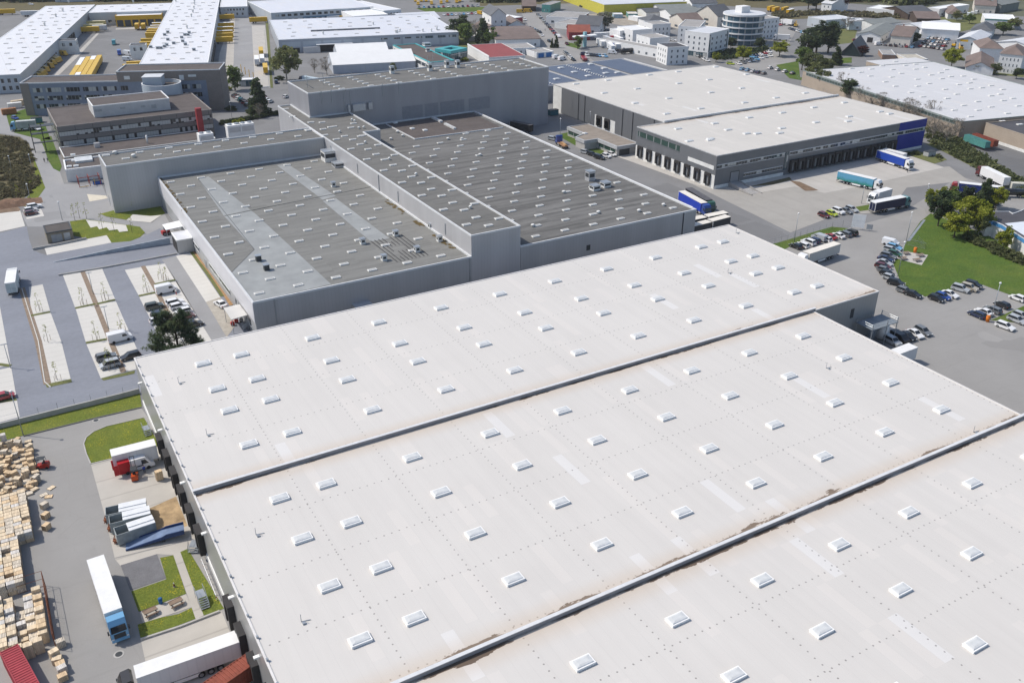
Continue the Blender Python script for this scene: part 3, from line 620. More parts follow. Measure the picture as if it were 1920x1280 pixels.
for gx in (13, 25, 37, 52, 64, 79, 88, 100):
    pts += [(gx+i*.35, 21-i*4.6) for i in range(5) if gx+i*.35 < 105]
skylights(TB, pts, 'old', 2.3, 1.15, .42, skyg, offw)
for q in [(735, 138), (806, 133), (838, 127), (858, 127)]: vent(TB, *q, 1.7, 3.0, offw)
for q in [(577, 165), (607, 160), (660, 150), (687, 145), (802, 125), (812, 124), (981, 118), (1003, 115)]:
    x, y = TB.loc(*q); MB().tube((x, y, TB.zr), (x, y, TB.zr+4.5), .09).build('antenna_mast', galv, TB.e)
k = MB()
for x, y, w, d in [(17, -1.6, 5, 1.5), (23.5, -1.2, 1.6, 1.0), (15.2, -1.1, .8, .9)]: k.box(x, y, 15.9, x+w, y, 18.6) if 0 else k.box(x, y, 16.0, x+w, y+d, 18.6)
k.build('ventilation_unit', alu, TB.e); MB().tube((14, -.15, 16), (14, -.15, 24), .12).build('duct', galv, TB.e); MB().tube((16.5, -.15, 16), (16.5, -.15, 24), .1).build('duct', galv, TB.e)
for i, (u0, u1) in enumerate([(38, 47), (48, 54), (55, 66), (68, 78)]): TB.fbox('wall_panel', 'f', u0, u1, 10.2, 15.2, M('darker_panel', (.255, .26, .285), .5, .06), .06)
for u in (5, 9, 30, 37): MB().box(u, -.16, 20, u+.25, 0, 25.1).build('roof_overflow', galv, TB.e)
edges(TB, [(640, 164), (648, 170)], dark, 'roof_joint', .3, .1); edges(TB, [(574, 158), (588, 166)], dark, 'roof_joint', .3, .1)
# ---------------------------------------------------------------- right hand warehouse
whg = CLAD('anthracite_cladding', (.165, .172, .185), .6, .04, .45, .2, .10); roofb = ROOFW('pale_beige_roof', [(277.6, .9)], (.55, .525, .485))
WH = Bld('logistics_warehouse', 'anthracite warehouse with beige roof, dock doors and a bright blue end panel', 'warehouse', 216.3, 232.8, 109.4, 46.0, 12, whg, roofb, par=.15, cop=M('grey_edge_metal', (.5, .5, .5), .5))
B2 = Bld('rear_warehouse', 'rear anthracite warehouse with beige roof behind the dock fronted one', 'warehouse', 229.8, 279.2, 96.0, 81.5, 12, whg, roofb, par=.15, cop=MATS['grey_edge_metal'])
MB().box(13, 45.7, 11.6, 109.4, 46.35, 12.7).build('fire_wall', coping, WH.e)
wl = [(1292, 265), (1365, 244), (1332, 261), (1420, 251), (1466, 241), (1462, 250), (1400, 251), (1530, 230), (1592, 219), (1590, 228), (1650, 210), (1668, 214), (1526, 202), (1467, 212), (1583, 193), (1271, 242), (1340, 232), (1405, 221), (1331, 263)]
skylights(WH, [WH.loc(*q) for q in wl], 'wh', 3.0, 1.5, .5)
skylights(B2, [B2.loc(*q) for q in [(1080, 158), (1133, 175), (1191, 194), (1250, 214), (1140, 151), (1195, 167), (1254, 185), (1314, 204), (1218, 141), (1273, 157), (1333, 174), (1396, 193), (1272, 135), (1330, 150), (1391, 166), (1342, 126), (1400, 140), (1455, 184), (1510, 175)]], 'wh', 3.0, 1.5, .5)
blue = M('cobalt_panel', (.012, .03, .26), .4, .06)
k = MB(); WH.fbox('', 'f', 93.5, 109.45, 8.7, 11.95, blue, .08, .05, k); WH.fbox('', 'f', 93.5, 109.45, 1.0, 7.2, blue, .08, .05, k); k.build('cobalt_panel', blue, WH.e)
WH.band('f', .5, 32.5, 7.3, 8.4, glass); WH.band('f', 35, 109, 7.3, 8.4, glass); WH.band('f', 13.5, 32, 2.6, 3.6, glass)
WH.fbox('plinth', 'f', .1, 33, 0, 1.2, offw, .1, .05); WH.fbox('plinth', 'f', 93, 109.4, 0, 1.0, offw, .1, .05)
o = WH.fbox('roller_door', 'f', 7.2, 11.0, 1.3, 5.0, M('roller_door', (.25, .255, .27), .5, .05), .08); k = MB(); WH.fbox('', 'f', 7.0, 7.2, 1.3, 5.2, dark, .14, .05, k); WH.fbox('', 'f', 11.0, 11.2, 1.3, 5.2, dark, .14, .05, k); WH.fbox('', 'f', 7.2, 11.0, 5.0, 5.2, dark, .14, .05, k); k.build('frame', dark, o)
WH.fbox('stair_glazing', 'f', 32.8, 34.4, 2.0, 8.6, glassb, .1)
for i in range(15): dock(WH, 'f', 37.2+i*3.85, 3.3, 4.5, 1.0)
k = MB(); k.prism([(7, -9), (11, -9), (11, -.1), (7, -.1)], 0, .02); k.v = []; k.f = []; k.m = []; k.sm = []
k.face([(7, -.1, 1.25), (11, -.1, 1.25), (11, -11, .05), (7, -11, .05)][::-1]); k.face([(6.7, -.1, 0), (6.7, -.1, 1.6), (6.7, -12, .3), (6.7, -12, 0)]); k.box(6.6, -12, 0, 6.9, -.1, .1)
for x in (6.6, 11.1): k.prof([(0, 0), (0, 1), (1, 1)], 0, 0) if 0 else k.face([(x, -.1, 0), (x, -.1, 1.7), (x, -12, .4), (x, -12, 0)]).face([(x+.3, -.1, 0), (x+.3, -12, 0), (x+.3, -12, .4), (x+.3, -.1, 1.7)]).face([(x, -.1, 1.7), (x+.3, -.1, 1.7), (x+.3, -12, .4), (x, -12, .4)])
k.build('loading_ramp', M('ramp_concrete', (.36, .35, .34), .9), WH.e)
gg = GLASS('green_glass', (.025, .06, .05), .1, .0, 4.4); WH.band('l', 20, 45, 8.6, 10.6, gg, whg)
k = MB(); WH.fbox('', 'l', 1, 15, 6.6, 8.0, offw, .1, .05, k); k.build('white_panel', offw, WH.e); WH.band('l', 2, 12, 7.0, 7.5, glassd, offw)
k = MB(); WH.fbox('', 'l', .1, 45.8, 0, 4.9, offw, .1, .05, k); k.build('plinth', offw, WH.e)
for i in range(8): dock(WH, 'l', 3.5+i*5.6, 3.0, 4.2, .7)
k = MB(); B2.fbox('', 'l', 32, 47, 0, 5.2, offw, .12, .05, k); k.build('plinth', offw, B2.e); dock(B2, 'l', 37.5, 3.8, 4.3, .6); dock(B2, 'l', 43.5, 3.8, 4.3, .6)
k = MB(); B2.fbox('', 'l', 74, 81, 0, 11.5, offw, .1, .05, k); k.build('white_panel', offw, B2.e)
for u in (6, 20, 27, 55, 60): MB().tube((-.15, u, 0), (-.15, u, 11.6), .12).build('downpipe', dark, B2.e)
# gatehouse
gw = M('gatehouse_fascia', (.42, .43, .44), .6, .06)
GT = PB('gatehouse', 'low flat gatehouse with deep grey fascia and gravel roof on a lawn', 'gatehouse', [(210.8, 283.2), (221, 283.2), (221, 318.6), (210.8, 318.6), (210.8, 306), (204.5, 303), (204.5, 296.5), (210.8, 296.5)], 4.0, conc, ROOFG('gatehouse_gravel', (.27, .235, .20), (.5, .5, 1), .3), par=.25, cop=gw)
k = MB()
for i, out in ((7, .5), (0, .5), (3, .5), (4, .3), (5, .3), (6, .3)): GT.ebox('', i, -.45 if i in (0, 7) else 0, GT.elen(i)+(.45 if i == 7 else 0), 2.7, 3.98, gw, out, .0, k)
k.build('fascia', gw, GT.e); GT.band(7, .8, 12, 1.0, 2.6, gg, gw); GT.band(3, .5, 11, 1.0, 2.6, gg, gw); GT.ebox('door', 0, 1, 6, .1, 2.5, dark)
skylights(GT, [GT.loc(1097, 251)], 'domeb', 1.6, 1.6, .6)
# solar roof
sol = bpy.data.materials.new('x'); bpy.data.materials.remove(sol)
m, g, b = base('solar_cells', .35, .1, .3); v = coord(g); x, y, z = g.sep(v)
gl = g.math('MAXIMUM', g.math('LESS_THAN', g.math('PINGPONG', g.math('MULTIPLY', x, 1/1.0), .5), .05), g.math('LESS_THAN', g.math('PINGPONG', g.math('MULTIPLY', y, 1/1.65), .5), .035))
g.l.new(g.mix(g.math('MULTIPLY', gl, .7), g.mix(g.noise(v, .2, 3), (.052, .066, .115), (.075, .09, .145)), (.20, .21, .24)), b.inputs['Base Color']); solar = m
SR = Bld('solar_roof_hall', 'low hall with dark blue solar panels covering its roof', 'warehouse', 202, 376, 109.5, 41, 7.6, sheetd, M('grey_roof', (.36, .36, .36), .8), par=.25)
for x0, x1 in ((0.5, 22), (25, 53), (56, 84), (87, 106)):
    MB().box(x0, .8, SR.zr+.15, x1, 40.2, SR.zr+.32).build('solar_array', solar, SR.e)
k = []
for (px, py) in [(1052, 129), (1077, 137), (1101, 133), (1133, 130), (1136, 139), (1158, 138), (1103, 144), (1044, 150), (1108, 122)]: k.append(SR.loc(px, py))
skylights(SR, k, 'sol', 3.2, 2.0, .9)
kk = MB()
for cx in (38.5, 70): 
    for i in range(18): kk.cbox(cx, 2+i*2.1, SR.zr+.5, .7, .7, .4)
kk.build('roof_fan', offw, SR.e)['kind'] = 'stuff'
# ---------------------------------------------------------------- brown brick-clad sheds on the right
beige = M('beige_washed_concrete', (.37, .31, .25), .9, .08, .2, fine=.3); roofgw = ROOFW('grey_white_roof', [(9999, 0)], (.56, .56, .57))
x, y, ww, dd, rz = rect((1803, 228), (1990, 211), (1565, 128), 7.4)
BW = Bld('beige_walled_warehouse', 'long beige walled warehouse with grey white roof and rows of flat skylights', 'warehouse', x, y, 82, dd, 7.4, beige, roofgw, rz, .2, M('green_grey_edge', (.25, .29, .28), .5))
skylights(BW, [BW.loc(*q) for q in [(1597, 129), (1634, 130), (1614, 136), (1632, 143), (1654, 124), (1679, 116), (1698, 123), (1717, 121), (1674, 131), (1717, 130), (1734, 127), (1690, 138), (1774, 131), (1764, 137), (1672, 145), (1660, 154), (1679, 162), (1720, 149), (1746, 141), (1721, 162), (1742, 157), (1783, 144), (1806, 143), (1766, 148), (1708, 174), (1730, 182), (1772, 168), (1798, 159), (1818, 156), (1819, 167), (1841, 165), (1826, 149), (1858, 161), (1880, 168), (1794, 177), (1776, 185), (1833, 191), (1858, 180), (1875, 177), (1899, 185), (1881, 189), (1858, 201), (1807, 198), (1789, 207), (1834, 207), (1909, 199), (1889, 213), (1819, 219)]], 'bw', 2.8, 1.3, .45, offw, offw)
BW.band('l', 3, dd-3, 5.6, 6.8, GLASS('clerestory', (.05, .075, .07), .2, .0, 2.2), MATS['green_grey_edge'])
q_ = BW.loc(1599, 108, 7.0); MB().box(q_[0], dd+.06, 0, 81.5, dd+13, 7.0).build('rear_annex', beige, BW.e); MB().box(q_[0]-.1, dd+.06, 7.0, 81.6, dd+13.1, 7.25).build('annex_roof', roofgw, BW.e)
p = G(1849, 230, 6.8); u = Vector((math.cos(rz), math.sin(rz), 0)); n = Vector((-u.y, u.x, 0)); q = p-n*60
B3 = Bld('beige_annex_hall', 'beige panelled hall with dark roof at the right edge beside two containers', 'warehouse', q.x, q.y, 50, 60, 6.8, beige, M('dark_bitumen', (.075, .075, .085), .9, .1, .1), rz, .35, beige)
B3.fbox('plinth', 'l', .1, 59, 0, 1.2, offw, .1); skylights(B3, [B3.loc(1880, 228), B3.loc(1912, 234)], 'bw', 2.8, 1.3, .45)
# blue fascia building at right edge
x, y, ww, dd, rz = rect((1990, 478), (2060, 455), (1868, 405), 4.6)
fb = M('sky_blue_fascia', (.07, .24, .50), .45, .05)
a = G(1844, 408, 4.8); b1 = G(1862, 412, 4.8); c1 = G(1864, 414, 4.8)
P = [G(*q, 5.0) for q in [(2010, 505), (2080, 470), (1960, 372), (1913, 395), (1899, 400), (1893, 396), (1843, 396), (1851, 414), (1864, 414), (1880, 421)]]
P = [(p.x, p.y) for p in P]
area = sum(P[i][0]*P[(i+1) % len(P)][1]-P[(i+1) % len(P)][0]*P[i][1] for i in range(len(P)))
if area < 0: P = P[::-1]
BF = PB('blue_fascia_pavilion', 'single storey white walled building with sky blue fascia and dark flat roof', 'pavilion', P, 5.0, offw, M('dark_bitumen', (.075, .075, .085), .9, .1, .1), par=.2, cop=coping, t=.2)
k = MB()
for i in range(len(P)): BF.ebox('', i, 0, BF.elen(i), 3.7, 4.8, fb, .06, .0, k)
k.build('fascia', fb, BF.e); MB().face(onroof(BF, [(1884, 419), (1990, 408), (2030, 470), (2010, 498)], .03)).build('roof_sheet', M('white_blue_roof', (.62, .66, .72), .6, .05), BF.e)
# ---------------------------------------------------------------- offices and courier depot at upper left
expo = M('exposed_aggregate', (.235, .205, .185), .95, .08, .3, fine=.4)
def PANELS(name, col, pw=6.4, ph=3.6):
    m, g, b = base(name, .95, 0, .1); v = coord(g); x, y, z = g.sep(v)
    c = g.mix(.4, col, g.mix(g.noise(v, 5, 4, .8), tuple(k*.5 for k in col), tuple(k*1.5 for k in col)))
    t = g.math('LESS_THAN', g.math('PINGPONG', g.math('MULTIPLY', g.math('ADD', x, y), 1/pw), .5), .012)
    g.l.new(g.mix(t, c, tuple(k*.35 for k in col)), b.inputs['Base Color']); return m
panel = PANELS('aggregate_panels', (.21, .195, .185))
BO = Bld('brown_office_block', 'brown aggregate office block with ribbon windows and a white roof penthouse', 'office building', 22.8, 391.5, 59, 35.5, 11.0, panel, feltb, par=.3, cop=M('brown_coping', (.30, .27, .25), .7))
for z0 in (7.0, 3.3): BO.band('f', .4, 58.6, z0, z0+1.7, GLASS('office_blinds', (.02, .022, .025), .15, .75, 1.05), dark)
for z0 in (7.0, 3.3, .3): BO.band('l', .4, 35, z0, z0+1.6, GLASS('office_blinds'), dark); BO.band('r', .4, 35, z0, z0+1.6, GLASS('office_blinds'), dark)
p, q, r = BO.loc(178, 221), BO.loc(320, 205), BO.loc(160, 203)
x0, x1, y0 = p[0], q[0], p[1]; y1 = y0+16
MB().box(x0, y0, BO.zr, x1, y1, BO.zr+4.4).build('penthouse', M('white_render', (.52, .52, .52), .7, .05), BO.e)
k = MB(); k.face([(x0+.3, y0+.3, BO.zr+4.45), (x1-.3, y0+.3, BO.zr+4.45), (x1-.3, y1-.3, BO.zr+4.45), (x0+.3, y1-.3, BO.zr+4.45)]); k.build('penthouse_roof', feltb, BO.e)
k = MB()
for a in [(x0-.1, y0-.1, x1+.1, y0+.3), (x0-.1, y1-.3, x1+.1, y1+.1), (x0-.1, y0+.3, x0+.3, y1-.3), (x1-.3, y0+.3, x1+.1, y1-.3)]: k.box(a[0], a[1], BO.zr+4.3, a[2], a[3], BO.zr+4.7)
k.build('penthouse_parapet', white, BO.e)
for u, w_, z0, h in [(.5, 2.6, 2.2, 1.0), (10, 2, 2.2, .8), (18, 1.8, 2.0, .8), (22, 2, 1.2, 1.6)]: MB().box(x0+u, y0-.06, BO.zr+z0, x0+u+w_, y0+.1, BO.zr+z0+h).build('louvre', galv, BO.e)
MB().box(x0+4.5, y0-.06, BO.zr+.2, x0+6.2, y0+.1, BO.zr+2.2).build('door', alu, BO.e)
# escape stair
k = MB()
for i, z0 in enumerate((3.5, 7.2, 10.2)): k.box(-9, 8-3*i*.3, z0, -.3, 10, z0+.18)
for xx in (-9, -5): k.tube((xx, 8, 0), (xx, 8, 11), .15).tube((xx, 10, 0), (xx, 10, 11), .15)
k.build('escape_stair', dark, BO.e)
# annex in front
x, y, ww, dd, rz = rect((122, 318), (182, 311), (114, 300), 4.6)
AN = Bld('low_annex', 'low pale annex with white domed rooflights beside the grey wing', 'annex', x, y, ww+2, dd, 4.6, offw, feltb, rz, .5, white, copt=.5)
skylights(AN, [AN.loc(*q) for q in [(130, 313), (143, 312), (139, 302), (137, 291)]], 'domeb', 1.6, 1.6, .6)
a = AN.loc(157, 301); MB().box(a[0]-3, a[1]-3, AN.zr, a[0]+3, a[1]+3, AN.zr+.8).build('rooflight_strip', skyl, AN.e)
x, y, ww, dd, rz = rect((120, 295), (365, 268), (117, 288), 3.6)
AN2 = Bld('low_link_roof', 'low dark roofed link building in front of the brown office block', 'annex', x, y, 56, 16, 3.6, expo, feltb, 0, .3, offw)
MB().tube((31, 6, 3.3), (31, 6, 6.5), .35, n=10).build('flue', offw, AN2.e); MB().box(12, 9, 3.3, 14, 11, 5.0).build('ventilation_unit', alu, AN2.e)
# red chimney + white tanks between
def block(name, label, cat, px, py, z, w_, d_, m, h, zb=0, cap=None):
    p = G(px, py, zb); k = MB().mat(m).box(-w_/2, -d_/2, zb, w_/2, d_/2, zb+h)
    if cap: k.mat(cap).box(-w_/2-.15, -d_/2-.15, zb+h, w_/2+.15, d_/2+.15, zb+h+.25)
    o = k.build(name); o.location = (p.x, p.y, 0); return tag(o, label, cat)
block('red_chimney', 'red square chimney between the brown office and the grey wing', 'chimney', 380, 262, 0, 2.2, 2.2, M('red_cladding', (.30, .035, .04), .6), 13)
for px, py, lb in [(389, 282, 'white cooling unit nearest the red chimney'), (441, 265, 'left of two white cooling units behind the grey wing'), (465, 262, 'right of two white cooling units behind the grey wing')]:
    o = empty('cooling_unit', G(px, py, 0), 0, lb, 'cooling unit', 'cooling units behind the grey wing')
    MB().mat(white).box(-2.8, -2, 0, 2.8, 2, 7.0).build('casing', None, o); MB().mat(galv).tube((-1.4, 0, 7.0), (-1.4, 0, 7.4), .9, n=10).tube((1.4, 0, 7.0), (1.4, 0, 7.4), .9, n=10).build('fan', None, o); MB().box(-2.4, -2.06, 4.2, 2.4, -1.95, 6.2).build('grille', alu, o)
# blue office, two heights
bluec = M('blue_grey_cladding', (.20, .235, .30), .5, .06)
x, y, ww, dd, rz = rect((51, 217), (422, 207), (60, 190), 0)
b1 = Bld('blue_office', 'long blue grey office block with brown end walls and dark roof', 'office building', x, y, 42, 16, 14.5, bluec, feltb, rz, .5, coping)
U = Vector((math.cos(rz), math.sin(rz), 0)); N = Vector((-U.y, U.x, 0)); o2 = Vector((x, y, 0))+U*42.05
b2 = Bld('blue_office_tall_part', 'taller brown topped office block beside the round white stair tower', 'office building', o2.x, o2.y, ww-42.05, 17, 18.6, bluec, feltb, rz, .5, coping)
k = MB(); b2.fbox('', 'f', -.05, ww-42, 13.9, 18.2, expo, .15, .05, k); b2.fbox('', 'f', ww-42.05-6.5, ww-42, 0, 13.9, expo, .15, .05, k); b2.fbox('', 'r', 0, 17, 0, 18.2, expo, .1, .05, k); k.build('brown_panel', expo, b2.e)
k = MB(); b1.fbox('', 'f', 0, 3.6, 0, 14.2, expo, .15, .05, k); b1.fbox('', 'l', 0, 16, 0, 14.2, expo, .1, .05, k); k.build('brown_panel', expo, b1.e)
for z0 in (10.2, 6.6, 3.0):
    for u0, u1 in [(5, 9), (10.5, 17), (18.5, 25), (26.5, 33), (34.5, 41)]: b1.band('f', u0, u1, z0, z0+1.9, GLASS('office_blinds2', (.02, .025, .03), .12, .35, 1.6), bluec)
    for u0, u1 in [(.8, 4), (24, 31), (32.2, 36)]: b2.band('f', u0, u1, z0, z0+2.0, glassd, bluec)
for u0, z0, w_, h in [(3, 15, 2.5, 1.5), (27, 14.2, 2, 2.2), (31, 15.5, 3.5, 1.0)]: b2.fbox('wall_panel', 'f', u0, u0+w_, z0, z0+h, offw, .2)
p = G(302, 153, 15.4); RT = empty('round_stair_tower', (p.x, p.y, 0), rz, 'round pale blue stair tower against the blue office', 'tower')
pb = CLAD('pale_blue_cladding', (.42, .48, .54), 1.2, .04, .4, .1, .12); k = MB(); n = 40
for i in range(n):
    a, b = 2*math.pi*i/n, 2*math.pi*(i+1)/n; r0, r1 = 8.4, 7.9; ca, sa, cb, sb = math.cos(a), math.sin(a), math.cos(b), math.sin(b)
    k.face([(r0*ca, r0*sa, 0), (r0*cb, r0*sb, 0), (r0*cb, r0*sb, 15), (r0*ca, r0*sa, 15)], True); k.face([(r1*cb, r1*sb, 13.4), (r1*ca, r1*sa, 13.4), (r1*ca, r1*sa, 15), (r1*cb, r1*sb, 15)], True)
k.build('wall', pb, RT.id_data if 0 else RT); MB().face([(8.1*math.cos(2*math.pi*i/n), 8.1*math.sin(2*math.pi*i/n), 13.5) for i in range(n)]).build('roof', feltb, RT)
k = MB()
for i in range(n):
    a, b = 2*math.pi*i/n, 2*math.pi*(i+1)/n; ca, sa, cb, sb = math.cos(a), math.sin(a), math.cos(b), math.sin(b); k.face([(8.45*ca, 8.45*sa, 15.02), (8.45*cb, 8.45*sb, 15.02), (7.85*cb, 7.85*sb, 15.02), (7.85*ca, 7.85*sa, 15.02)])
k.build('coping', coping, RT); MB().box(-7.5, -2, 13.5, .5, 5.5, 17.5).build('lift_head', pb, RT); MB().box(-7.7, -2.2, 17.5, .7, 5.7, 17.8).build('lift_roof', coping, RT)
for t in (-.95, -.55): MB().box(8.43*math.cos(t)-.5, 8.43*math.sin(t)-.3, 4, 8.43*math.cos(t)+.5, 8.43*math.sin(t)+.3, 9).build('window', glassd, RT)
# courier halls
dw = CLAD('pale_depot_wall', (.44, .48, .52), 1.2, .04, .45, .1, .12); dr = ROOFW('depot_roof', [(9999, 0)], (.66, .67, .70))
def drect(p0, p1, p2, z): return rect(p0, p1, p2, z)
x, y, ww, dd, rz = rect((-60, 143), (37, 139), (178, 9), 9)
a = G(37, 139, 9); v = (G(178, 9, 9)-a); rzd = math.atan2(v.y, v.x)-math.pi/2; U = Vector((math.cos(rzd), math.sin(rzd), 0)); N = Vector((-U.y, U.x, 0))
o = a-U*34
CL = Bld('west_depot_hall', 'left wing of the parcel depot with a white roof and dock doors facing the yard', 'warehouse', o.x, o.y, 34, v.length, 9, dw, dr, rzd, .15, white)
a2 = G(390, 118, 9); v2 = (G(411, 0, 9)-a2); o = a2-U*34.5
CRH = Bld('east_depot_hall', 'right wing of the parcel depot with a cluttered white roof', 'warehouse', o.x, o.y, 34.5, v2.length+40, 9, dw, dr, rzd, .15, white)
a3 = G(166, 24, 9); b3 = G(322, 17, 9); o = a3
CB = Bld('rear_depot_hall', 'rear wing of the parcel depot linking the two white halls', 'warehouse', o.x, o.y, (b3-a3).dot(U), 42, 8.9, dw, dr, rzd, .15, white)
def grid(B, nx, ny, x0, x1, y0, y1, jit=0): return [(x0+(x1-x0)*(i+.5)/nx+(2 if j % 2 else 0), y0+(y1-y0)*(j+.5)/ny) for i in range(nx) for j in range(ny)]
skylights(CL, grid(CL, 4, 15, 2, 32, 4, v.length-6), 'dep', 2.6, 1.2, .35, skyg, skyg); skylights(CRH, grid(CRH, 4, 14, 2, 32, 6, v2.length-6), 'dep', 2.6, 1.2, .35, skyg, skyg); skylights(CB, grid(CB, 4, 2, 4, 50, 6, 38), 'dep', 2.6, 1.2, .35, skyg, skyg)
for i in range(6): cowl(CL, *[(129, 5), (166, 3), (118, 22), (105, 32), (84, 49), (250, 5)][i], .9, 2.2)
for q in [(330, 4), (365, 5), (365, 9), (364, 17), (362, 24), (359, 32), (351, 54)]: cowl(CRH, *q, .8, 2.2)
for q in [(309, 67), (315, 62), (315, 76), (341, 72), (343, 79), (347, 67), (355, 63), (353, 67), (302, 92), (313, 86), (326, 83), (296, 92), (364, 95), (283, 90), (309, 89), (348, 85)]: vent(CRH, *q, 1.8, 1.2, galv)
for i in range(5): dock(CL, 'r', v.length*.50+i*6.5, 4, 4.2, .5, 0, dark)
CL.band('r', 6, v.length*.36, 2.6, 3.6, glassd, dw); CB.windows('f', 6, 34, 6, 1.8, 3.6, glassd, .5, white); CL.windows('f', 24, 33, 3, 5, 7, glassd, .45, white); CL.windows('f', 24, 33, 3, 1.4, 3.4, glassd, .45, white)
for i in range(12): dock(CRH, 'r', 8+i*8, 4, 4.2, .5, 0, dark)
def towerlet(px, py, wd, dp, h, lb):
    p = G(px, py, 0); B = Bld('control_hut', lb, 'hut', p.x, p.y, wd, dp, h, offw, M('dark_bitumen', (.075, .075, .085), .9, .1, .1), rzd, .3, offw); B.windows('f', 1, wd-1, 2, h-3.2, h-1.4, glassd, .4); B.windows('r', 1, dp-1, 2, h-3.2, h-1.4, glassd, .4)
towerlet(113, 103, 10, 7, 8, 'white two storey hut against the left depot wing'); towerlet(247, 112, 9, 7, 8, 'white hut at the corner of the right depot wing'); towerlet(286, 38, 8, 8, 6, 'small white hut at the rear of the depot yard')
yel = M('courier_yellow', (.62, .36, .015), .5, .06); yelp = M('pale_yellow', (.66, .55, .22), .6, .08)
p = G(219, 51, 0); CAN = Bld('yellow_canopy', 'yellow loading canopy with open bays at the back of the depot yard', 'canopy', p.x, p.y, 31, 12, 7.4, yel, white, rzd, .3, yel)
CAN.fbox('fascia', 'f', 0, 31, 4.6, 7.2, yel, .3); 
for i in range(6): CAN.fbox('dock_door', 'f', .8+i*5.1, 4.8+i*5.1, .2, 4.4, dark, .1)
poly('concrete_strip', [(80, 157), (140, 103), (181, 63), (186, 63), (150, 103), (112, 140)], .06, bright); poly('concrete_strip', [(404, 157), (412, 100), (422, 70), (440, 18), (441, 20), (438, 120), (433, 157)], .06, apron); poly('concrete_pad', [(217, 54), (270, 50), (272, 54), (217, 56)], .06, bright)
poly('depot_road', [(433, 160), (440, 20), (472, 20), (478, 160)], .04, bluep2); poly('truck_park', [(478, 160), (472, 48), (497, 48), (510, 165)], .045, bright)
poly('grass_strip', [(497, 30), (502, 30), (512, 165), (507, 165)], .06, rough)
# grey hall with dark gate
ghw = CLAD('blue_grey_sheet', (.36, .39, .44), 1.2, .05, .45, .15, .15); ghr = ROOFW('grey_hall_roof', [(9999, 0)], (.60, .62, .67))
x, y, ww, dd, rzg = rect((522, 75), (860, 60), (805, 26), 8); GH = Bld('grey_industrial_hall', 'wide light grey hall with pale roof and two dark open gates', 'warehouse', x, y, ww, dd, 8, ghw, ghr, rzg, .2, coping)
k = MB()
for i in range(9): GH.fbox('', 'f', 2+i*12.3, 12.8+i*12.3, 3.4 if i < 3 else 1.0, 6.4, dw, .1, .05, k)
k.build('pale_panel', dw, GH.e); GH.fbox('open_gate', 'f', 24, 41, .1, 4.2, blackm, .14); GH.fbox('open_gate', 'f', 3, 12, .1, 2.8, blackm, .14); GH.fbox('canopy_roof', 'f', 22, 44, 4.3, 4.6, white, 3.0, 0)
p = Vector((0, 0)); MB().box(14, -3.4, 0, 24, -.2, 3.4).build('gate_cabin', alu, GH.e)
for u in (62, 70, 77, 84): GH.fbox('window', 'f', u, u+4, 5.4, 6.2, glassd, .14)
for u in (90, 98, 105): GH.fbox('window', 'f', u, u+5, 5.0, 6.4, glassb, .14)
skylights(GH, grid(GH, 8, 5, 3, ww-4, 4, dd-4), 'dep', 2.6, 1.2, .35, skyg, skyg)
MB().box(22, dd*.32, GH.zr, 66, dd*.32+.8, GH.zr+.9).build('roof_step', M('dark_step', (.15, .16, .18)), GH.e)
for q in [(606, 65), (700, 47), (742, 62), (750, 60), (745, 62), (809, 60), (819, 57), (836, 55), (793, 60)]: cowl(GH, *q, .7, 2.0)
# white tents
tent = M('tent_membrane', (.80, .80, .79), .6, .02, .3); tw = CLAD('tent_wall', (.40, .43, .48), 2.5, .04, .6, 0, .1)
gable('storage_tent', 'larger white tent hall with grey sides nearest the tall block', 'tent', (*rect((624, 123), (780, 116), (620, 112), 4.6)[:3], 24, rzg), 4.6, 4.6, tw, tent, 'x', .2)
gable('storage_tent', 'white tent hall behind the larger one', 'tent', (*rect((634, 106), (730, 101), (632, 98), 4.8)[:3], 22, rzg), 4.8, 4.6, tw, tent, 'x', .2)
# office with turquoise edging
teal = M('turquoise_edge', (.06, .36, .38), .45, .06)
x, y, ww, dd, rzt = rect((805, 117), (852, 113), (771, 82), 7); TO = Bld('turquoise_edged_office', 'white office with a turquoise roof edge and brown flat roof', 'office building', x, y, ww, dd, 7, offw, feltb, rzt, .35, teal, copt=.9)
TO.windows('f', 2, ww-2, 3, 2.2, 4.4, glassd, .28); TO.band('l', 3, dd*.48, 3.5, 5.4, glass, offw); TO.band('l', dd*.55, dd-2, 3.5, 5.4, glass, offw); vent(TO, 800, 86, 4, 1.6, white); vent(TO, 802, 97, 2, 1.8, offw)
x, y, ww, dd, rzt = rect((845, 96), (876, 90), (822, 90), 6.6); TP = Bld('turquoise_pavilion', 'square pavilion with a thick turquoise frame roof on slim columns', 'pavilion', x, y, ww, dd, 6.6, glassb, feltb, rzt, 1.6, teal, copt=3.4); TP.band('f', .5, ww-.5, 1, 4.2, glassb, offw)
# red roofed shed
x, y, ww, dd, rzr = rect((917, 108), (985, 104), (903, 83), 5.4); H = Bld('red_roofed_shed', 'white shed with a red sheet roof behind the tall block', 'shed', x, y, ww, dd, 5.4, offw, CLAD('red_roof_sheet', (.26, .055, .05), 1.4, .1, .6, 0, .2), rzr, .1, offw); H.fbox('wall_panel', 'l', .2, dd-.2, 5.3, 6.2, white, .2, .2)
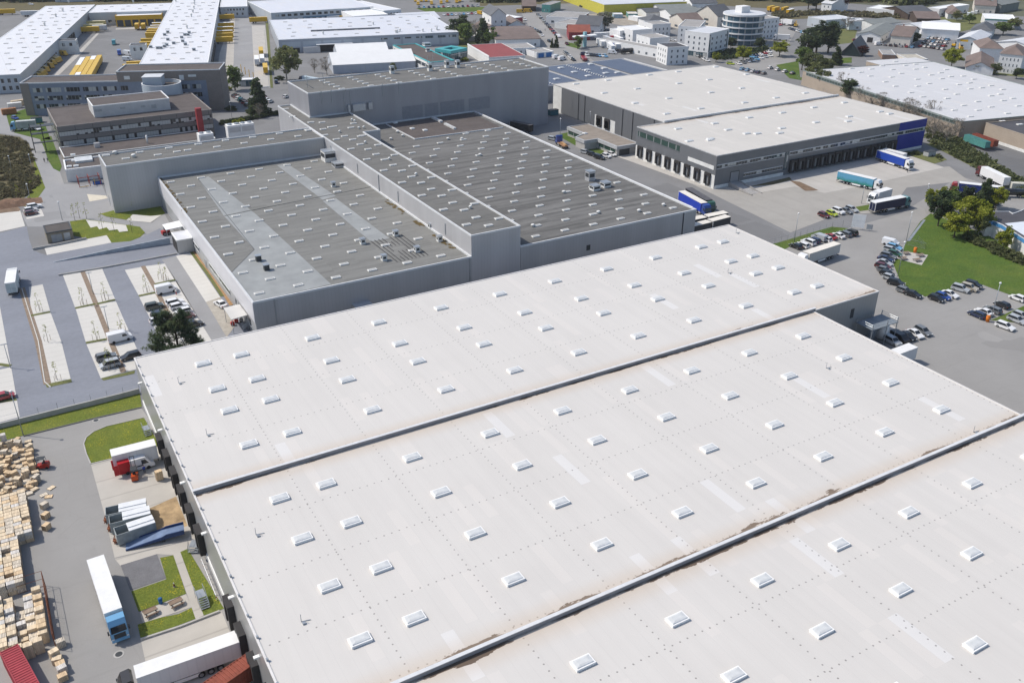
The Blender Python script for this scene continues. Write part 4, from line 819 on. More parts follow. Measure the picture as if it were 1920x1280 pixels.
# depot building at the very back of the left block
x, y, ww, dd, rzq = rect((508, 26), (700, 14), (505, 2), 8); q1 = Bld('blue_banded_works', 'pale works building with two rows of windows and a blue band', 'factory', x, y, ww, dd, 8.5, dw, ghr, rzq, .2, white)
for z0 in (5.5, 2.2): q1.windows('f', 2, ww-3, 16, z0, z0+1.6, glassd, .6)
q1.fbox('blue_band', 'f', ww*.3, ww, 3.6, 4.6, M('works_blue', (.10, .22, .34), .5), .25)
x, y, ww, dd, rzq = rect((662, 31), (728, 27), (664, 16), 7); q2 = Bld('white_works_block', 'plain white block with a few small windows behind the grey hall', 'factory', x, y, ww, dd, 7, white, white, rzq, .2, white); q2.windows('f', 10, ww-4, 6, 3, 4.6, glassd, .4)
x, y, ww, dd, rzq = rect((720, 23), (752, 20), (700, 2), 7); q3 = Bld('dark_gated_works', 'light grey works hall with a dark gate beside the lorry park', 'factory', x, y, ww, dd, 8, dw, dr, rzq, .2, white); q3.windows('f', 2, ww-2, 4, 4.5, 6, glassd, .5); q3.fbox('open_gate', 'f', ww*.45, ww*.8, .1, 3.4, blackm, .1)
x, y, ww, dd, rzq = rect((752, 38), (825, 34), (748, 27), 5); gable('grey_ridged_shed', 'low grey ridged shed behind the light grey hall', 'shed', (x, y, ww, dd, rzq), 5, 2.5, dw, ghr, 'x')
x, y, ww, dd, rzq = rect((104, 5), (186, 2), (106, -6), 0); Bld('white_tall_store', 'tall white windowless block behind the depot', 'warehouse', x, y, ww, 30, 11, dw, dr, rzd, .2, white)
x, y, ww, dd, rzq = rect((413, 19), (464, 18), (415, 0), 6); q4 = Bld('depot_office', 'two storey white office at the back of the depot road', 'office building', x, y, ww, dd, 8, dw, dr, rzd, .2, white); q4.windows('f', 2, ww-2, 7, 5.2, 6.6, glassd, .5); q4.windows('f', 2, ww-2, 4, 2, 3.6, glassd, .3)
# ---------------------------------------------------------------- vehicles
def PAINT(name, col, rough=.28):
    if name in MATS: return MATS[name]
    m, g, b = base('paint_'+name, rough, 0, .5); b.inputs['Coat Weight'].default_value = .4; b.inputs['Coat Roughness'].default_value = .08
    v = coord(g); g.l.new(g.mix(g.math('MULTIPLY', g.noise(v, 1.3, 4), .25), col, tuple(c*.7+.02 for c in col)), b.inputs['Base Color']); MATS[name] = m; return m
COL = {k: PAINT(k, v) for k, v in dict(white=(.78,.78,.78), silver=(.42,.44,.46), grey=(.16,.17,.18), black=(.012,.012,.014), navy=(.015,.025,.07), red=(.33,.02,.025), maroon=(.10,.012,.016), blue=(.02,.06,.28), green=(.03,.10,.06), lime=(.42,.50,.03), beige=(.42,.38,.30), teal=(.04,.22,.26), yellow=(.62,.36,.015), orange=(.55,.14,.015), olive=(.05,.06,.045), skyblue=(.16,.38,.60)).items()}
tyre = M('tyre_rubber', (.02, .02, .021), .85, .1); rim = M('wheel_rim', (.35, .36, .37), .35, .05, metal=.6); cglass = M('car_glass', (.02, .025, .03), .08, .05, spec=.6)
lampw = M('headlamp_lens', (.75, .76, .74), .15, .02); lampr = M('tail_lamp_lens', (.40, .015, .012), .25, .05)
def wheel_mesh(r=.33, w=.22, name='wheel'):
    k = MB().mat(tyre).tube((0, -w/2, 0), (0, w/2, 0), r, n=12).mat(rim); 
    for y in (-w/2-.005, w/2+.005):
        k.face([(r*.62*math.cos(t*math.pi/5), y, r*.62*math.sin(t*math.pi/5)) for t in range(10)])
    return k.mesh(name)
WHM = wheel_mesh(); WHT = wheel_mesh(.5, .3)
SHAPE = dict(  # L, W, belt z, roof z, hood x0 (windscreen foot), roof front x, roof rear x, rear foot x, hood nose z
    hatch=(4.1, 1.76, .92, 1.46, 1.0, .25, -1.55, -1.95, .72), estate=(4.6, 1.80, .93, 1.48, 1.05, .25, -1.85, -2.2, .72),
    saloon=(4.6, 1.80, .92, 1.43, 1.0, .2, -1.05, -1.65, .70), suv=(4.55, 1.86, 1.05, 1.68, 1.1, .45, -1.85, -2.15, .92), mini=(4.4, 1.85, 1.02, 1.78, 1.45, .75, -1.85, -2.1, .85))
def car_parts(kind):
    L, W_, b, t, hx, fx, rx, bx, nz = SHAPE[kind]; h, w_ = L/2, W_/2
    body = MB(); body.prof([(-h+.05, .28), (h-.1, .28), (h, .45), (h-.06, nz-.08), (h-.35, nz), (hx, b), (bx, b), (-h+.02, b-.12), (-h, .5)], -w_, w_)
    body.box(rx-.02, -w_+.20, t-.02, fx+.02, w_-.20, t+.035)
    for sx, tx in ((hx, fx), (bx, rx)):
        for s in (-1, 1): body.tube((sx, s*(w_-.07), b), (tx, s*(w_-.19), t), .045, n=4)
    gl = MB(); gl.v = []
    a = [(bx, -w_+.06, b), (hx, -w_+.06, b), (hx, w_-.06, b), (bx, w_-.06, b)]; c = [(rx, -w_+.2, t), (fx, -w_+.2, t), (fx, w_-.2, t), (rx, w_-.2, t)]
    for i in range(4): j = (i+1) % 4; gl.face([a[i], a[j], c[j], c[i]])
    lf = lambda y: MB().box(h-.14, y-.2, nz-.22, h+.01, y+.2, nz-.05); lr = lambda y: MB().box(-h-.012, y-.13, b-.34, -h+.1, y+.13, b-.1)
    return body, gl, lf, lr, (L, W_)
TPL = {}
def near_car(kind):
    if kind in TPL: return TPL[kind]
    body, gl, lf, lr, (L, W_) = car_parts(kind); T = dict(body=body.mesh('body', COL['white']), window=gl.mesh('window', cglass), headlight=lf(0).mesh('headlight', lampw), tail_light=lr(0).mesh('tail_light', lampr), L=L, W=W_)
    TPL[kind] = T; return T
def far_car(kind):
    key = 'f'+kind
    if key in TPL: return TPL[key]
    if kind in SHAPE:
        body, gl, lf, lr, (L, W_) = car_parts(kind); k = MB()
        for src, m in ((body, COL['white']), (gl, cglass)):
            o = len(k.v); k.mat(m); k.v += src.v; k.f += [tuple(i+o for i in f) for f in src.f]; k.m += [k.cur]*len(src.f); k.sm += src.sm
        k.mat(tyre)
        for x in (-L*.31, L*.31):
            for y in (-W_/2+.02, W_/2-.02): k.tube((x, y-.1, .33), (x, y+.1, .33), .33, n=8)
        k.mat(lampr)
        for y in (-W_*.38, W_*.38): k.box(-L/2-.012, y-.13, .6, -L/2+.1, y+.13, .85)
    else:
        k = van_mb(*VAN[kind])
    TPL[key] = k.mesh('car' if kind in SHAPE else 'van'); return TPL[key]
VAN = dict(van=(4.9, 1.9, 2.0), bigvan=(5.5, 2.0, 2.4), parcel=(6.6, 2.1, 2.85))
def van_mb(L, W_, Hh):
    k = MB().mat(COL['white']); h, w_ = L/2, W_/2
    k.prof([(-h, .35), (h-.1, .35), (h, .6), (h-.1, 1.05), (h-.65, 1.25), (h-1.45, Hh-.08), (h-1.9, Hh), (-h+.05, Hh)], -w_, w_)
    k.mat(cglass).face([(h-.80, -w_+.15, 1.31), (h-.80, w_-.15, 1.31), (h-1.47, w_-.22, Hh-.2), (h-1.47, -w_+.22, Hh-.2)])
    k.v[-4:] = [(x+.03, y, z+.03) for x, y, z in k.v[-4:]]
    for s in (-1, 1): k.face([(h-1.05, s*(w_+.012), 1.3), (h-1.6, s*(w_+.012), Hh-.45), (h-2.3, s*(w_+.012), Hh-.45), (h-2.3, s*(w_+.012), 1.3)])
    k.mat(tyre)
    for x in (-L*.3, L*.3):
        for y in (-w_+.02, w_-.02): k.tube((x, y-.1, .35), (x, y+.1, .35), .35, n=8)
    k.mat(lampr)
    for y in (-w_+.15, w_-.15): k.box(-h-.012, y-.1, .8, -h+.05, y+.1, 1.4)
    return k
def setmat(o, m, i=0): o.material_slots[i].link = 'OBJECT'; o.material_slots[i].material = m
def hd(px, py, dx, dy):
    a, b = G(px-dx/2, py-dy/2), G(px+dx/2, py+dy/2); return math.atan2(b.y-a.y, b.x-a.x)
def car(px, py, ang, col, kind, label, group=None, far=False, z=.1, flip=False):
    p = G(px, py, .7)
    if isinstance(ang, tuple): ang = hd(px, py, *ang)
    else: ang = R(ang)
    if flip: ang += math.pi
    loc = (p.x, p.y, z); nm = 'parked_van' if kind in VAN else 'parked_car'; cat = 'van' if kind in VAN else 'car'
    if far or kind in VAN:
        o = bpy.data.objects.new(nm, far_car(kind)); C.objects.link(o); o.location = loc; o.rotation_euler = (0, 0, ang); setmat(o, COL[col]); return tag(o, label, cat, group)
    T = near_car(kind); e = empty(nm, loc, ang, label, cat, group); L, W_ = T['L'], T['W']
    def put(name, me, x, y, zz=0, m=None):
        o = bpy.data.objects.new(name, me); C.objects.link(o); o.parent = e; o.location = (x, y, zz)
        if m: setmat(o, m)
    put('body', T['body'], 0, 0, 0, COL[col]); put('window', T['window'], 0, 0)
    for x in (-L*.31, L*.31):
        for y in (-W_/2+.1, W_/2-.1): put('wheel', WHM, x, y, .33)
    for y in (-W_*.36, W_*.36): put('headlight', T['headlight'], 0, y); put('tail_light', T['tail_light'], 0, y)
    return e
ORD = ['first', 'second', 'third', 'fourth', 'fifth', 'sixth', 'seventh', 'eighth', 'ninth', 'tenth', 'eleventh', 'twelfth', 'thirteenth', 'fourteenth', 'fifteenth', 'sixteenth', 'seventeenth', 'eighteenth', 'nineteenth', 'twentieth']
KN = dict(hatch='hatchback', estate='estate car', saloon='saloon', suv='off-roader', mini='people carrier', van='van', bigvan='high roofed van', parcel='parcel van')
def row(cars, where, group, far=False, z=.1, first='from the left', flip=False):
    for i, c in enumerate(cars):
        px, py, ang, col, kind = c
        car(px, py, ang, col, kind, '%s %s, %s %s %s' % ({'skyblue': 'light blue', 'navy': 'dark blue', 'olive': 'dark olive'}.get(col, col), KN[kind], ORD[i], first, where), group, far, z, flip)
row([(1492, 461, 95, 'black', 'hatch'), (1504, 459, 95, 'white', 'estate'), (1516, 454, 95, 'white', 'suv'), (1525, 450, 95, 'navy', 'estate'), (1536, 446, 95, 'silver', 'van'), (1548, 448, 95, 'white', 'hatch'), (1556, 443, 95, 'red', 'saloon'), (1571, 441, 95, 'white', 'saloon'), (1583, 438, 95, 'grey', 'estate'), (1595, 436, 95, 'black', 'suv')], 'along the grass strip by the fence', 'cars parked along the fenced grass strip')
row([(1545, 403, 90, 'maroon', 'hatch'), (1560, 400, 90, 'lime', 'hatch'), (1572, 396, 90, 'white', 'suv'), (1587, 395, 90, 'grey', 'saloon'), (1597, 392, 90, 'silver', 'estate')], 'on the plaza edge', 'cars parked at the plaza edge', flip=True)
row([(1670, 456, (30, 7), 'white', 'van'), (1677, 463, (30, 8), 'skyblue', 'estate'), (1671, 468, (30, 8), 'silver', 'estate'), (1678, 475, (30, 8), 'green', 'hatch'), (1666, 479, (30, 8), 'grey', 'estate'), (1661, 485, (30, 8), 'navy', 'saloon'), (1658, 492, (30, 8), 'silver', 'saloon'), (1656, 499, (30, 8), 'maroon', 'estate'), (1659, 506, (30, 8), 'grey', 'hatch'), (1664, 513, (30, 9), 'black', 'hatch'), (1669, 520, (30, 9), 'silver', 'hatch'), (1680, 530, (31, 8), 'black', 'suv'), (1697, 545, (25, 9), 'grey', 'estate'), (1712, 551, (28, 9), 'black', 'saloon')], 'of the curved row by the lawn', 'cars of the curved row by the lawn', first='from the tables')
row([(1756, 559, (31, 11), 'black', 'hatch'), (1768, 555, (31, 11), 'blue', 'hatch'), (1781, 551, (31, 11), 'white', 'saloon'), (1801, 541, (28, 8), 'silver', 'suv'), (1817, 539, (28, 8), 'beige', 'suv'), (1825, 534, (28, 8), 'black', 'suv')], 'in the row under the lawn edge', 'cars parked under the lawn edge')
row([(1832, 589, (31, 13), 'navy', 'estate'), (1845, 584, (31, 13), 'white', 'saloon'), (1861, 580, (31, 13), 'grey', 'estate'), (1879, 571, (29, 13), 'black', 'hatch'), (1908, 558, (26, 10), 'white', 'hatch')], 'in the row facing the right edge', 'cars parked in the right hand bays', flip=True)
row([(1885, 611, (30, 11), 'white', 'estate'), (1907, 599, (28, 11), 'silver', 'estate'), (1914, 591, (26, 10), 'silver', 'hatch')], 'behind the small grass wedge at the right edge', 'cars behind the grass wedge')
row([(1673, 639, (30, 16), 'silver', 'suv'), (1687, 634, (31, 17), 'black', 'van'), (1702, 629, (31, 17), 'black', 'saloon'), (1716, 625, (31, 17), 'white', 'saloon'), (1731, 620, (31, 17), 'grey', 'estate')], 'in the row below the steel stair', 'cars below the steel stair')
row([(1098, 285, (18, 4), 'silver', 'estate'), (1110, 289, (18, 5), 'black', 'estate'), (1124, 295, (18, 4), 'black', 'suv'), (1137, 292, (18, 5), 'white', 'hatch'), (1147, 289, (17, 6), 'white', 'hatch')], 'in the row by the gatehouse lawn', 'cars by the gatehouse lawn')
car(1037, 260, (18, 3), 'silver', 'estate', 'silver estate car driving past the gatehouse lawn')
car(312, 544, 4, 'white', 'bigvan', 'white van with side windows in the top bay near the sapling'); car(225, 634, 4, 'white', 'bigvan', 'white panel van at the lower end of the double bay row')
car(289, 574, 2, 'olive', 'suv', 'dark olive off-roader left of the mulch strip, above the pine'); car(300, 590, 2, 'navy', 'estate', 'dark blue estate half behind the pine'); car(298, 600, 2, 'white', 'estate', 'white estate mostly hidden by the pine crown')
car(328, 567, 6, 'white', 'suv', 'upper of two white cars nose to tail beside the pine'); car(335, 573, 6, 'white', 'estate', 'lower of two white cars nose to tail beside the pine'); car(343, 583, 4, 'white', 'hatch', 'white hatchback peeping over the pine crown', flip=True); car(350, 592, 4, 'maroon', 'hatch', 'dark red hatchback right of the pine'); car(363, 607, 4, 'black', 'estate', 'black estate car at the right foot of the pine')
car(413, 569, (-14, -9), 'white', 'saloon', 'white saloon parked alone on gravel by the low hall wall', flip=False)
car(199, 669, 3, 'grey', 'suv', 'dark grey off-roader behind the silver people carrier'); car(206, 683, 3, 'silver', 'mini', 'silver people carrier in the lowest parking bay', flip=True); car(244, 667, 6, 'black', 'estate', 'black estate car near the hall corner', flip=True)
car(8, 742, 4, 'red', 'hatch', 'red hatchback cut by the left edge of the car park')
row([(64, 387, 8, 'white', 'suv'), (57, 393, 8, 'white', 'hatch'), (58, 399, 8, 'maroon', 'hatch')], 'on the small pad beside the scrub bank', 'cars on the pad by the scrub', first='from the back')
row([(441, 179, (17, -6), 'black', 'estate'), (444, 181, (17, -6), 'maroon', 'hatch'), (448, 184, (17, -6), 'white', 'estate'), (452, 187, (17, -6), 'teal', 'hatch'), (456, 189, (17, -6), 'navy', 'estate'), (460, 192, (17, -6), 'red', 'hatch'), (465, 196, (17, -6), 'black', 'estate')], 'in the row beside the brown office end', 'cars beside the brown office end', far=True, first='from the back')
row([(479, 177, (13, -5), 'silver', 'estate'), (489, 178, (13, -5), 'white', 'estate'), (493, 181, (13, -5), 'navy', 'estate'), (497, 185, (13, -5), 'red', 'hatch'), (501, 187, (13, -5), 'white', 'hatch'), (506, 190, (13, -5), 'white', 'hatch')], 'in the row beyond the spruce', 'cars beyond the spruce', far=True, first='from the back')
car(518, 154, (3, 12), 'navy', 'estate', 'dark blue estate on the road left of the tall block', far=True); car(536, 181, (10, -4), 'white', 'hatch', 'white car at the foot of the tall block', far=True)
car(70, 241, (10, 4), 'white', 'hatch', 'white hatchback on the grass beside the silver lorry', far=True); car(28, 221, (9, 3), 'blue', 'hatch', 'blue car among the clutter at the lane', far=True)
# ---- lorries
curt = {}
def curtain(name, col, fade=None):
    if name in curt: return curt[name]
    m, g, b = base('curtain_'+name, .5, 0, .4); v = coord(g); x, y, z = g.sep(v)
    w_ = g.math('PINGPONG', g.math('MULTIPLY', x, 1/1.1), .5); c = g.mix(g.math('MULTIPLY', g.math('LESS_THAN', w_, .04), .3), col, tuple(k*.45 for k in col))
    c = g.mix(.2, c, g.mix(g.noise(v, .7, 4), tuple(k*.6 for k in col), tuple(min(1, k*1.3) for k in col)))
    if fade: c = g.mix(g.ramp(g.math('ADD', z, g.math('MULTIPLY', g.noise(v, .5, 4), 1.4)), 1.9, 3.1), fade, c); 
    g.l.new(c, b.inputs['Base Color']); curt[name] = m; return m
def wheels(par, xs, w_=1.1):
    for x in xs:
        for s in (-1, 1):
            o = bpy.data.objects.new('wheel', WHT); C.objects.link(o); o.parent = par; o.location = (x, s*w_, .5)
def trailer_body(e, L, side, roof, x0, zf=1.15, H=4.0, name='trailer', frame=None):
    """box standing with its rear at x0"""
    t = MB().box(x0, -1.25, zf, x0+L, 1.25, H-.06).build(name, side, e)
    MB().box(x0-.03, -1.27, H-.06, x0+L+.03, 1.27, H+.02).build('trailer_roof', roof, t)
    k = MB(); k.box(x0-.04, -1.27, zf, x0+.12, -1.13, H-.06).box(x0-.04, 1.13, zf, x0+.12, 1.27, H-.06).box(x0-.05, -.03, zf, x0-.01, .03, H-.06).box(x0-.04, -1.13, H-.3, x0-.01, 1.13, H-.06); k.build('rear_door_frame', frame or coping, t)
    k = MB().box(x0+.1, -.5, .95, x0+L-.2, .5, zf).box(x0+.0, -1.2, .5, x0+.15, 1.2, .7); k.build('chassis', dark, e)
    k = MB()
    for y in (-1.24, 1.2): k.box(x0+L*.42, y, .45, x0+L*.68, y+.04, 1.0)
    k.build('side_guard', white, e); return t
def cab(e, x, col, sleeper=True):
    """tractor with its front at x, seen from all sides"""
    k = MB().mat(col); k.prof([(x-2.2, .9), (x-.05, .75), (x, 1.2), (x-.06, 1.9), (x-.35, 3.0), (x-.8, 3.75), (x-1.9, 3.9), (x-2.2, 3.5)], -1.2, 1.2)
    c = k.build('cab', None, e); k = MB().face([(x-.045, -1.08, 1.98), (x-.045, 1.08, 1.98), (x-.33, 1.0, 2.98), (x-.33, -1.0, 2.98)]); k.v = [(a+.03, b, d) for a, b, d in k.v]; k.build('windscreen', cglass, c)
    k = MB()
    for s in (-1, 1): k.face([(x-.35, s*1.215, 2.0), (x-.6, s*1.215, 2.9), (x-1.3, s*1.215, 2.9), (x-1.3, s*1.215, 2.0)])
    k.build('side_window', cglass, c); MB().box(x-.06, -.8, .95, x+.02, .8, 1.75).build('grille', dark, c); MB().box(x-.3, -1.22, .35, x+.03, 1.22, .8).build('bumper', col, c)
    for s in (-1, 1): MB().box(x-.04, s*1.0-.16, .85, x+.035, s*1.0+.16, 1.05).build('headlight', lampw, c); MB().box(x-.25, s*1.42-.1, 1.9, x-.1, s*1.42+.1, 2.6).build('mirror', dark, c)
    MB().box(x-5.6, -.45, .6, x-2.0, .45, .95).build('tractor_frame', dark, e); MB().box(x-3.9, -1.15, .5, x-2.7, 1.15, 1.05).build('fuel_tank', alu, e); wheels(e, (x-1.3, x-4.6)); return c
def lorry(p0, p1, label, side, roof, cabc=None, L=13.6, cat='lorry', name=None, group=None, z=.06, fade=None, zr=4.0, off=0):
    """p0, p1: pixels of the middle of the roof's rear and front edge"""
    a, b = G(*p0, zr+z), G(*p1, zr+z); u = b-a; ang = math.atan2(u.y, u.x); m = (a+b)/2; u.normalize(); o = m-u*L/2
    e = empty(name or ('articulated_lorry' if cabc else 'trailer'), (o.x, o.y, z), ang, label, cat, group)
    sd_ = side if not isinstance(side, str) else COL[side]
    trailer_body(e, L, sd_, roof, 0); wheels(e, (L-10.6, L-9.3, L-8.0) if L > 10 else (L*.25, L*.4))
    if cabc: cab(e, L+2.6, COL[cabc])
    else: k = MB(); k.box(L-2.4, -1.0, 0, L-2.2, -.8, 1.15).box(L-2.4, .8, 0, L-2.2, 1.0, 1.15); k.build('landing_leg', dark, e)
    return e
wr = M('trailer_roof_white', (.74, .74, .73), .5, .04); cream = M('trailer_roof_cream', (.72, .68, .61), .6, .06); wbox = CLAD('white_trailer_side', (.66, .66, .665), 1.2, .03, .4, 0, .12)
lorry((179, 1046), (211, 1142), 'white box trailer with a sky blue tractor standing in the loading yard', wbox, wr, 'skyblue')
lorry((436, 1195), (262, 1256), 'white box trailer with a black tractor backed into the lower left dock', wbox, wr, 'black', off=0)
t = lorry((287, 829), (211, 848), 'white swap trailer without tractor backed against the uppermost dock', wbox, wr, None, 7.8, 'trailer')
lorry((17, 526+12), (23, 498), 'white roofed two part lorry seen from behind in the left car park', M('teal_white_side', (.45, .52, .54), .5), wr, 'white', 9.5)
lorry((1281, 359), (1318, 379), 'royal blue curtain trailer with lettering lines and blue tractor beside the plaza', curtain('royal', (.015, .05, .42)), cream, 'blue', 13.6)
lorry((1291, 352), (1330, 375), 'black sided trailer with a bright green tractor just behind the blue one', curtain('black', (.02, .02, .025)), M('dark_roof', (.10, .10, .11)), 'green', 13.6)
setg = PAINT('emerald', (.01, .30, .14)); 
for pts, lb in [(((1283, 413), (1322, 405)), 'rear left'), (((1320, 405), (1366, 396)), 'rear right'), (((1293, 423), (1330, 414)), 'front left'), (((1331, 413), (1366, 404)), 'front right')]:
    lorry(*pts, lb+' of four parked trailers with white roofs behind the dark roofed hall', curtain('charcoal', (.05, .05, .055)), cream, None, 7.6, 'trailer', group='four parked trailers')
lorry((1569, 455), (1513, 473), 'pale curtain trailer with a white tractor parked below the row of cars', curtain('pale', (.50, .50, .48)), cream, 'white', 13.6)
lorry((1640, 378), (1692, 368), 'dark blue curtain trailer with a grey tractor driving out past the plaza', curtain('darkblue', (.012, .018, .06)), wr, 'teal', 13.6)
lorry((1666, 353), (1645, 359), 'white rigid box lorry with white cab waiting on the plaza', wbox, wr, 'white', 7.2)
lorry((1575, 320), (1640, 335), 'sky picture curtain trailer in blue and green with a white tractor', curtain('sky', (.10, .32, .48), (.02, .20, .14)), wr, 'white', 13.6)
lorry((1650, 281), (1700, 297), 'cobalt blue curtain trailer with white tractor backed onto the dock front', curtain('cobalt', (.015, .06, .36)), wr, 'white', 13.6)
lorry((1664, 280), (1692, 287), 'plain white trailer docked behind the cobalt blue lorry', wbox, wr, None, 9, 'trailer')
lorry((1876, 350), (1804, 342), 'dark blue trailer with a red tractor half hidden by trees', curtain('ultramarine', (.012, .03, .17)), wr, 'red', 13.6)
lorry((1890, 333), (1846, 312), 'white box trailer with a dark red tractor near the hedge', wbox, wr, 'maroon', 13.6)
lorry((1672, 662), (1712, 647), 'white box trailer peeping out beside the front hall edge', wbox, wr, None, 7.6, 'trailer')
lorry((61, 225), (34, 227), 'silver box lorry with pale blue cab parked on the grass', M('silver_side', (.36, .40, .40), .4), M('silver_roof', (.5, .52, .52), .5), 'skyblue', 7.5)
lorry((966, 228), (990, 233), 'black trailer in the shadow of the tall block', curtain('black', (.02, .02, .025)), M('dark_roof', (.10, .10, .11)), None, 11, 'trailer')
# tank lorry
p = G(1896, 362, 1.5); e = empty('tank_trailer', (p.x, p.y, .06), R(-35), 'black round tank trailer behind the dark blue trailer', 'trailer'); MB().tube((-4, 0, 1.9), (4, 0, 1.9), 1.15, n=16).build('tank', COL['black'], e); MB().box(-4.2, -.5, .8, 4.2, .5, 1.1).build('chassis', dark, e); wheels(e, (-3, -1.7, 2.8))
# flatbed with blue cab
p = G(1050, 272, 0); e = empty('flatbed_lorry', (p.x, p.y, .06), hd(1053, 272, 14, 10)+math.pi, 'small blue cabbed flatbed lorry with a timber load', 'lorry'); cab(e, 2.6, COL['blue']); MB().box(-6.5, -1.15, .95, .2, 1.15, 1.1).build('flat_bed', M('timber_bed', (.30, .17, .09), .9, .2), e); MB().box(-6, -.8, 1.1, -.6, .2, 1.45).build('load', M('timber_load', (.42, .25, .12), .9, .25), e); wheels(e, (-5.4,))
# containers
def container(px, py, ang, label, m, L=6.06, z=.05, zb=0.0):
    p = G(px, py, 2.6+zb); e = empty('shipping_container', (p.x, p.y, z+zb), R(ang) if not isinstance(ang, tuple) else hd(px, py, *ang), label, 'container')
    k = MB(); n = int(L/.5); k.box(-L/2+.08, -1.18, .12, L/2-.08, 1.18, 2.5)
    for i in range(n): x = -L/2+.12+i*.5; k.box(x, -1.22, .15, x+.26, -1.18, 2.48).box(x, 1.18, .15, x+.26, 1.22, 2.48).box(x, -1.15, 2.5, x+.26, 1.15, 2.57)
    k.build('shell', m, e); k = MB()
    for x in (-L/2, L/2-.12):
        for y in (-1.22, 1.1): k.box(x, y, 0, x+.12, y+.12, 2.6)
        k.box(x, -1.1, 2.48, x+.12, 1.1, 2.6)
    for y in (-1.22, 1.1): k.box(-L/2+.12, y, 2.5, L/2-.12, y+.12, 2.6).box(-L/2+.12, y, 0, L/2-.12, y+.12, .14)
    k.build('frame', m, e); return e
pinkred = M('container_red', (.36, .045, .06), .6, .1, 1); brick = M('container_rust_red', (.25, .065, .04), .65, .12, 1); turq = M('container_turquoise', (.09, .28, .26), .6, .12, 1)
container(42, 1262, 102, 'bright red corrugated container among the crate stacks at the lower left', pinkred, 12.2)
t = container(406, 1277, -161+180, 'rust red corrugated container at the lowest dock of the front hall', brick, 12.2, zb=1.3); MB().box(-6, -.5, -.45, 6, .5, 0).build('chassis', dark, t); wheels(t, (-4.4, -3.1)); 
for o in t.children:
    if o.name.startswith('wheel'): o.location.z = -.8
container(1833, 259, (40, 14), 'turquoise container parked in front of the rust red one', turq, 12.2, zb=1.2); container(1848, 257, (40, 14), 'rust red container behind the turquoise one', brick, 12.2, zb=1.2)
container(1914, 343, -40, 'cream container at the right edge beyond the hedge', M('container_cream', (.55, .54, .48), .6, .1), 6.06)
# parcel depot fleet: swap bodies, trailers and vans
def swapmesh(key, side, roof, L=7.8, H=2.9):
    if key in TPL: return TPL[key]
    k = MB().mat(side).box(-L/2, -1.25, 1.1, L/2, 1.25, 1.1+H-.05).mat(roof).box(-L/2-.03, -1.27, 1.05+H, L/2+.03, 1.27, 1.12+H).mat(dark).box(-L/2+.3, -.5, .8, L/2-.3, .5, 1.1)
    k.mat(tyre)
    for x in (-L*.3, -L*.18):
        for y in (-1.1, 1.1): k.tube((x, y-.15, .5), (x, y+.15, .5), .5, n=8)
    k.mat(dark)
    for y in (-1, 1): k.box(L*.32, y-.08, 0, L*.34, y+.08, 1.1)
    TPL[key] = k.mesh('parcel_trailer'); return TPL[key]
yroof = M('yellow_roof', (.60, .40, .07), .6, .08)
SW = dict(y=('yy', yel, yroof), w=('yw', yel, white), p=('pp', yelp, M('cream_roof', (.70, .64, .45), .6)), a=('al', alu, M('silver_roof2', (.5, .52, .55), .5)), s=('ss', M('white_side2', (.6, .62, .64), .5), white))
SWN = dict(y='yellow trailer with a yellow roof', w='yellow trailer with a white roof', p='pale yellow trailer', a='bare metal trailer', s='white trailer')
def swap(px, py, ang, c, label, group, L=7.8, z=3.9):
    p = G(px, py, z); k = SW[c]; o = bpy.data.objects.new('parcel_trailer', swapmesh('%s%d' % (k[0], int(L)), k[1], k[2], L)); C.objects.link(o); o.location = (p.x, p.y, .06); o.rotation_euler = (0, 0, ang); return tag(o, label, 'trailer', group)
for i, (px, py, c) in enumerate([(424, 11, 'y'), (422, 15, 'w'), (422, 20, 'a'), (421, 28, 'y'), (419, 43, 'w'), (418, 51, 'w'), (416, 58, 'w'), (417, 63, 'y'), (415, 70, 'y')]): swap(px, py, rzd, c, '%s, %s back to front, right of the depot' % (SWN[c], ORD[i]), 'trailers docked along the right depot wing', 13.6)
for i, (px, py, c) in enumerate([(296, 43, 'w'), (293, 48, 'w'), (290, 52, 'w'), (288, 55, 'y'), (286, 58, 'y'), (284, 62, 'y'), (276, 73, 'y'), (274, 79, 'y'), (270, 84, 'y'), (251, 116, 'y'), (244, 121, 'y')]): swap(px, py, rzd, c, '%s, %s back to front, in the depot yard' % (SWN[c], ORD[i]), 'trailers on the yard side of the right depot wing', 7.8)
for i, (px, py, c) in enumerate([(178, 40, 'p'), (174, 46, 'p'), (165, 51, 'y')]): swap(px, py, rzd, c, '%s, %s from the back at the left depot wing' % (SWN[c], ORD[i]), 'trailers at the left depot wing', 13.6)
swap(186, 48, rzd, 's', 'white box lorry body beside the pale yellow trailers', None, 9)
swap(256, 45, rzd-math.pi/2, 'y', 'left of two yellow trailers at the canopy bays', 'trailers at the canopy', 7.8); swap(268, 45, rzd-math.pi/2, 'y', 'right of two yellow trailers at the canopy bays', 'trailers at the canopy', 7.8)
a = G(125, 147, 3.9); pat = ['ywyyw', 'wyywy', 'yywyy', 'wyyyw', 'yyyyy']; vv = G(150, 109, 3.9)-a; nr = 5; uu = G(172, 140, 3.9)-a; 
for i in range(4):
    for j in range(5):
        q = a+vv*((j+.5)/5)+uu*((i+.5)/4); c = pat[(i+j*2) % 5][j] if i < 3 else 'y'
        o = bpy.data.objects.new('parcel_trailer', swapmesh('%s%d' % (SW[c][0], 13), SW[c][1], SW[c][2], 13.2)); C.objects.link(o); o.location = (q.x, q.y, .06); o.rotation_euler = (0, 0, math.atan2(vv.y, vv.x)); o.scale = (max(.4, vv.length/5/13.6), 1.0, 1)
        tag(o, '%s, %s column, %s row of the parked block' % (SWN[c], ORD[i], ORD[j]), 'trailer', 'parked block of parcel trailers')
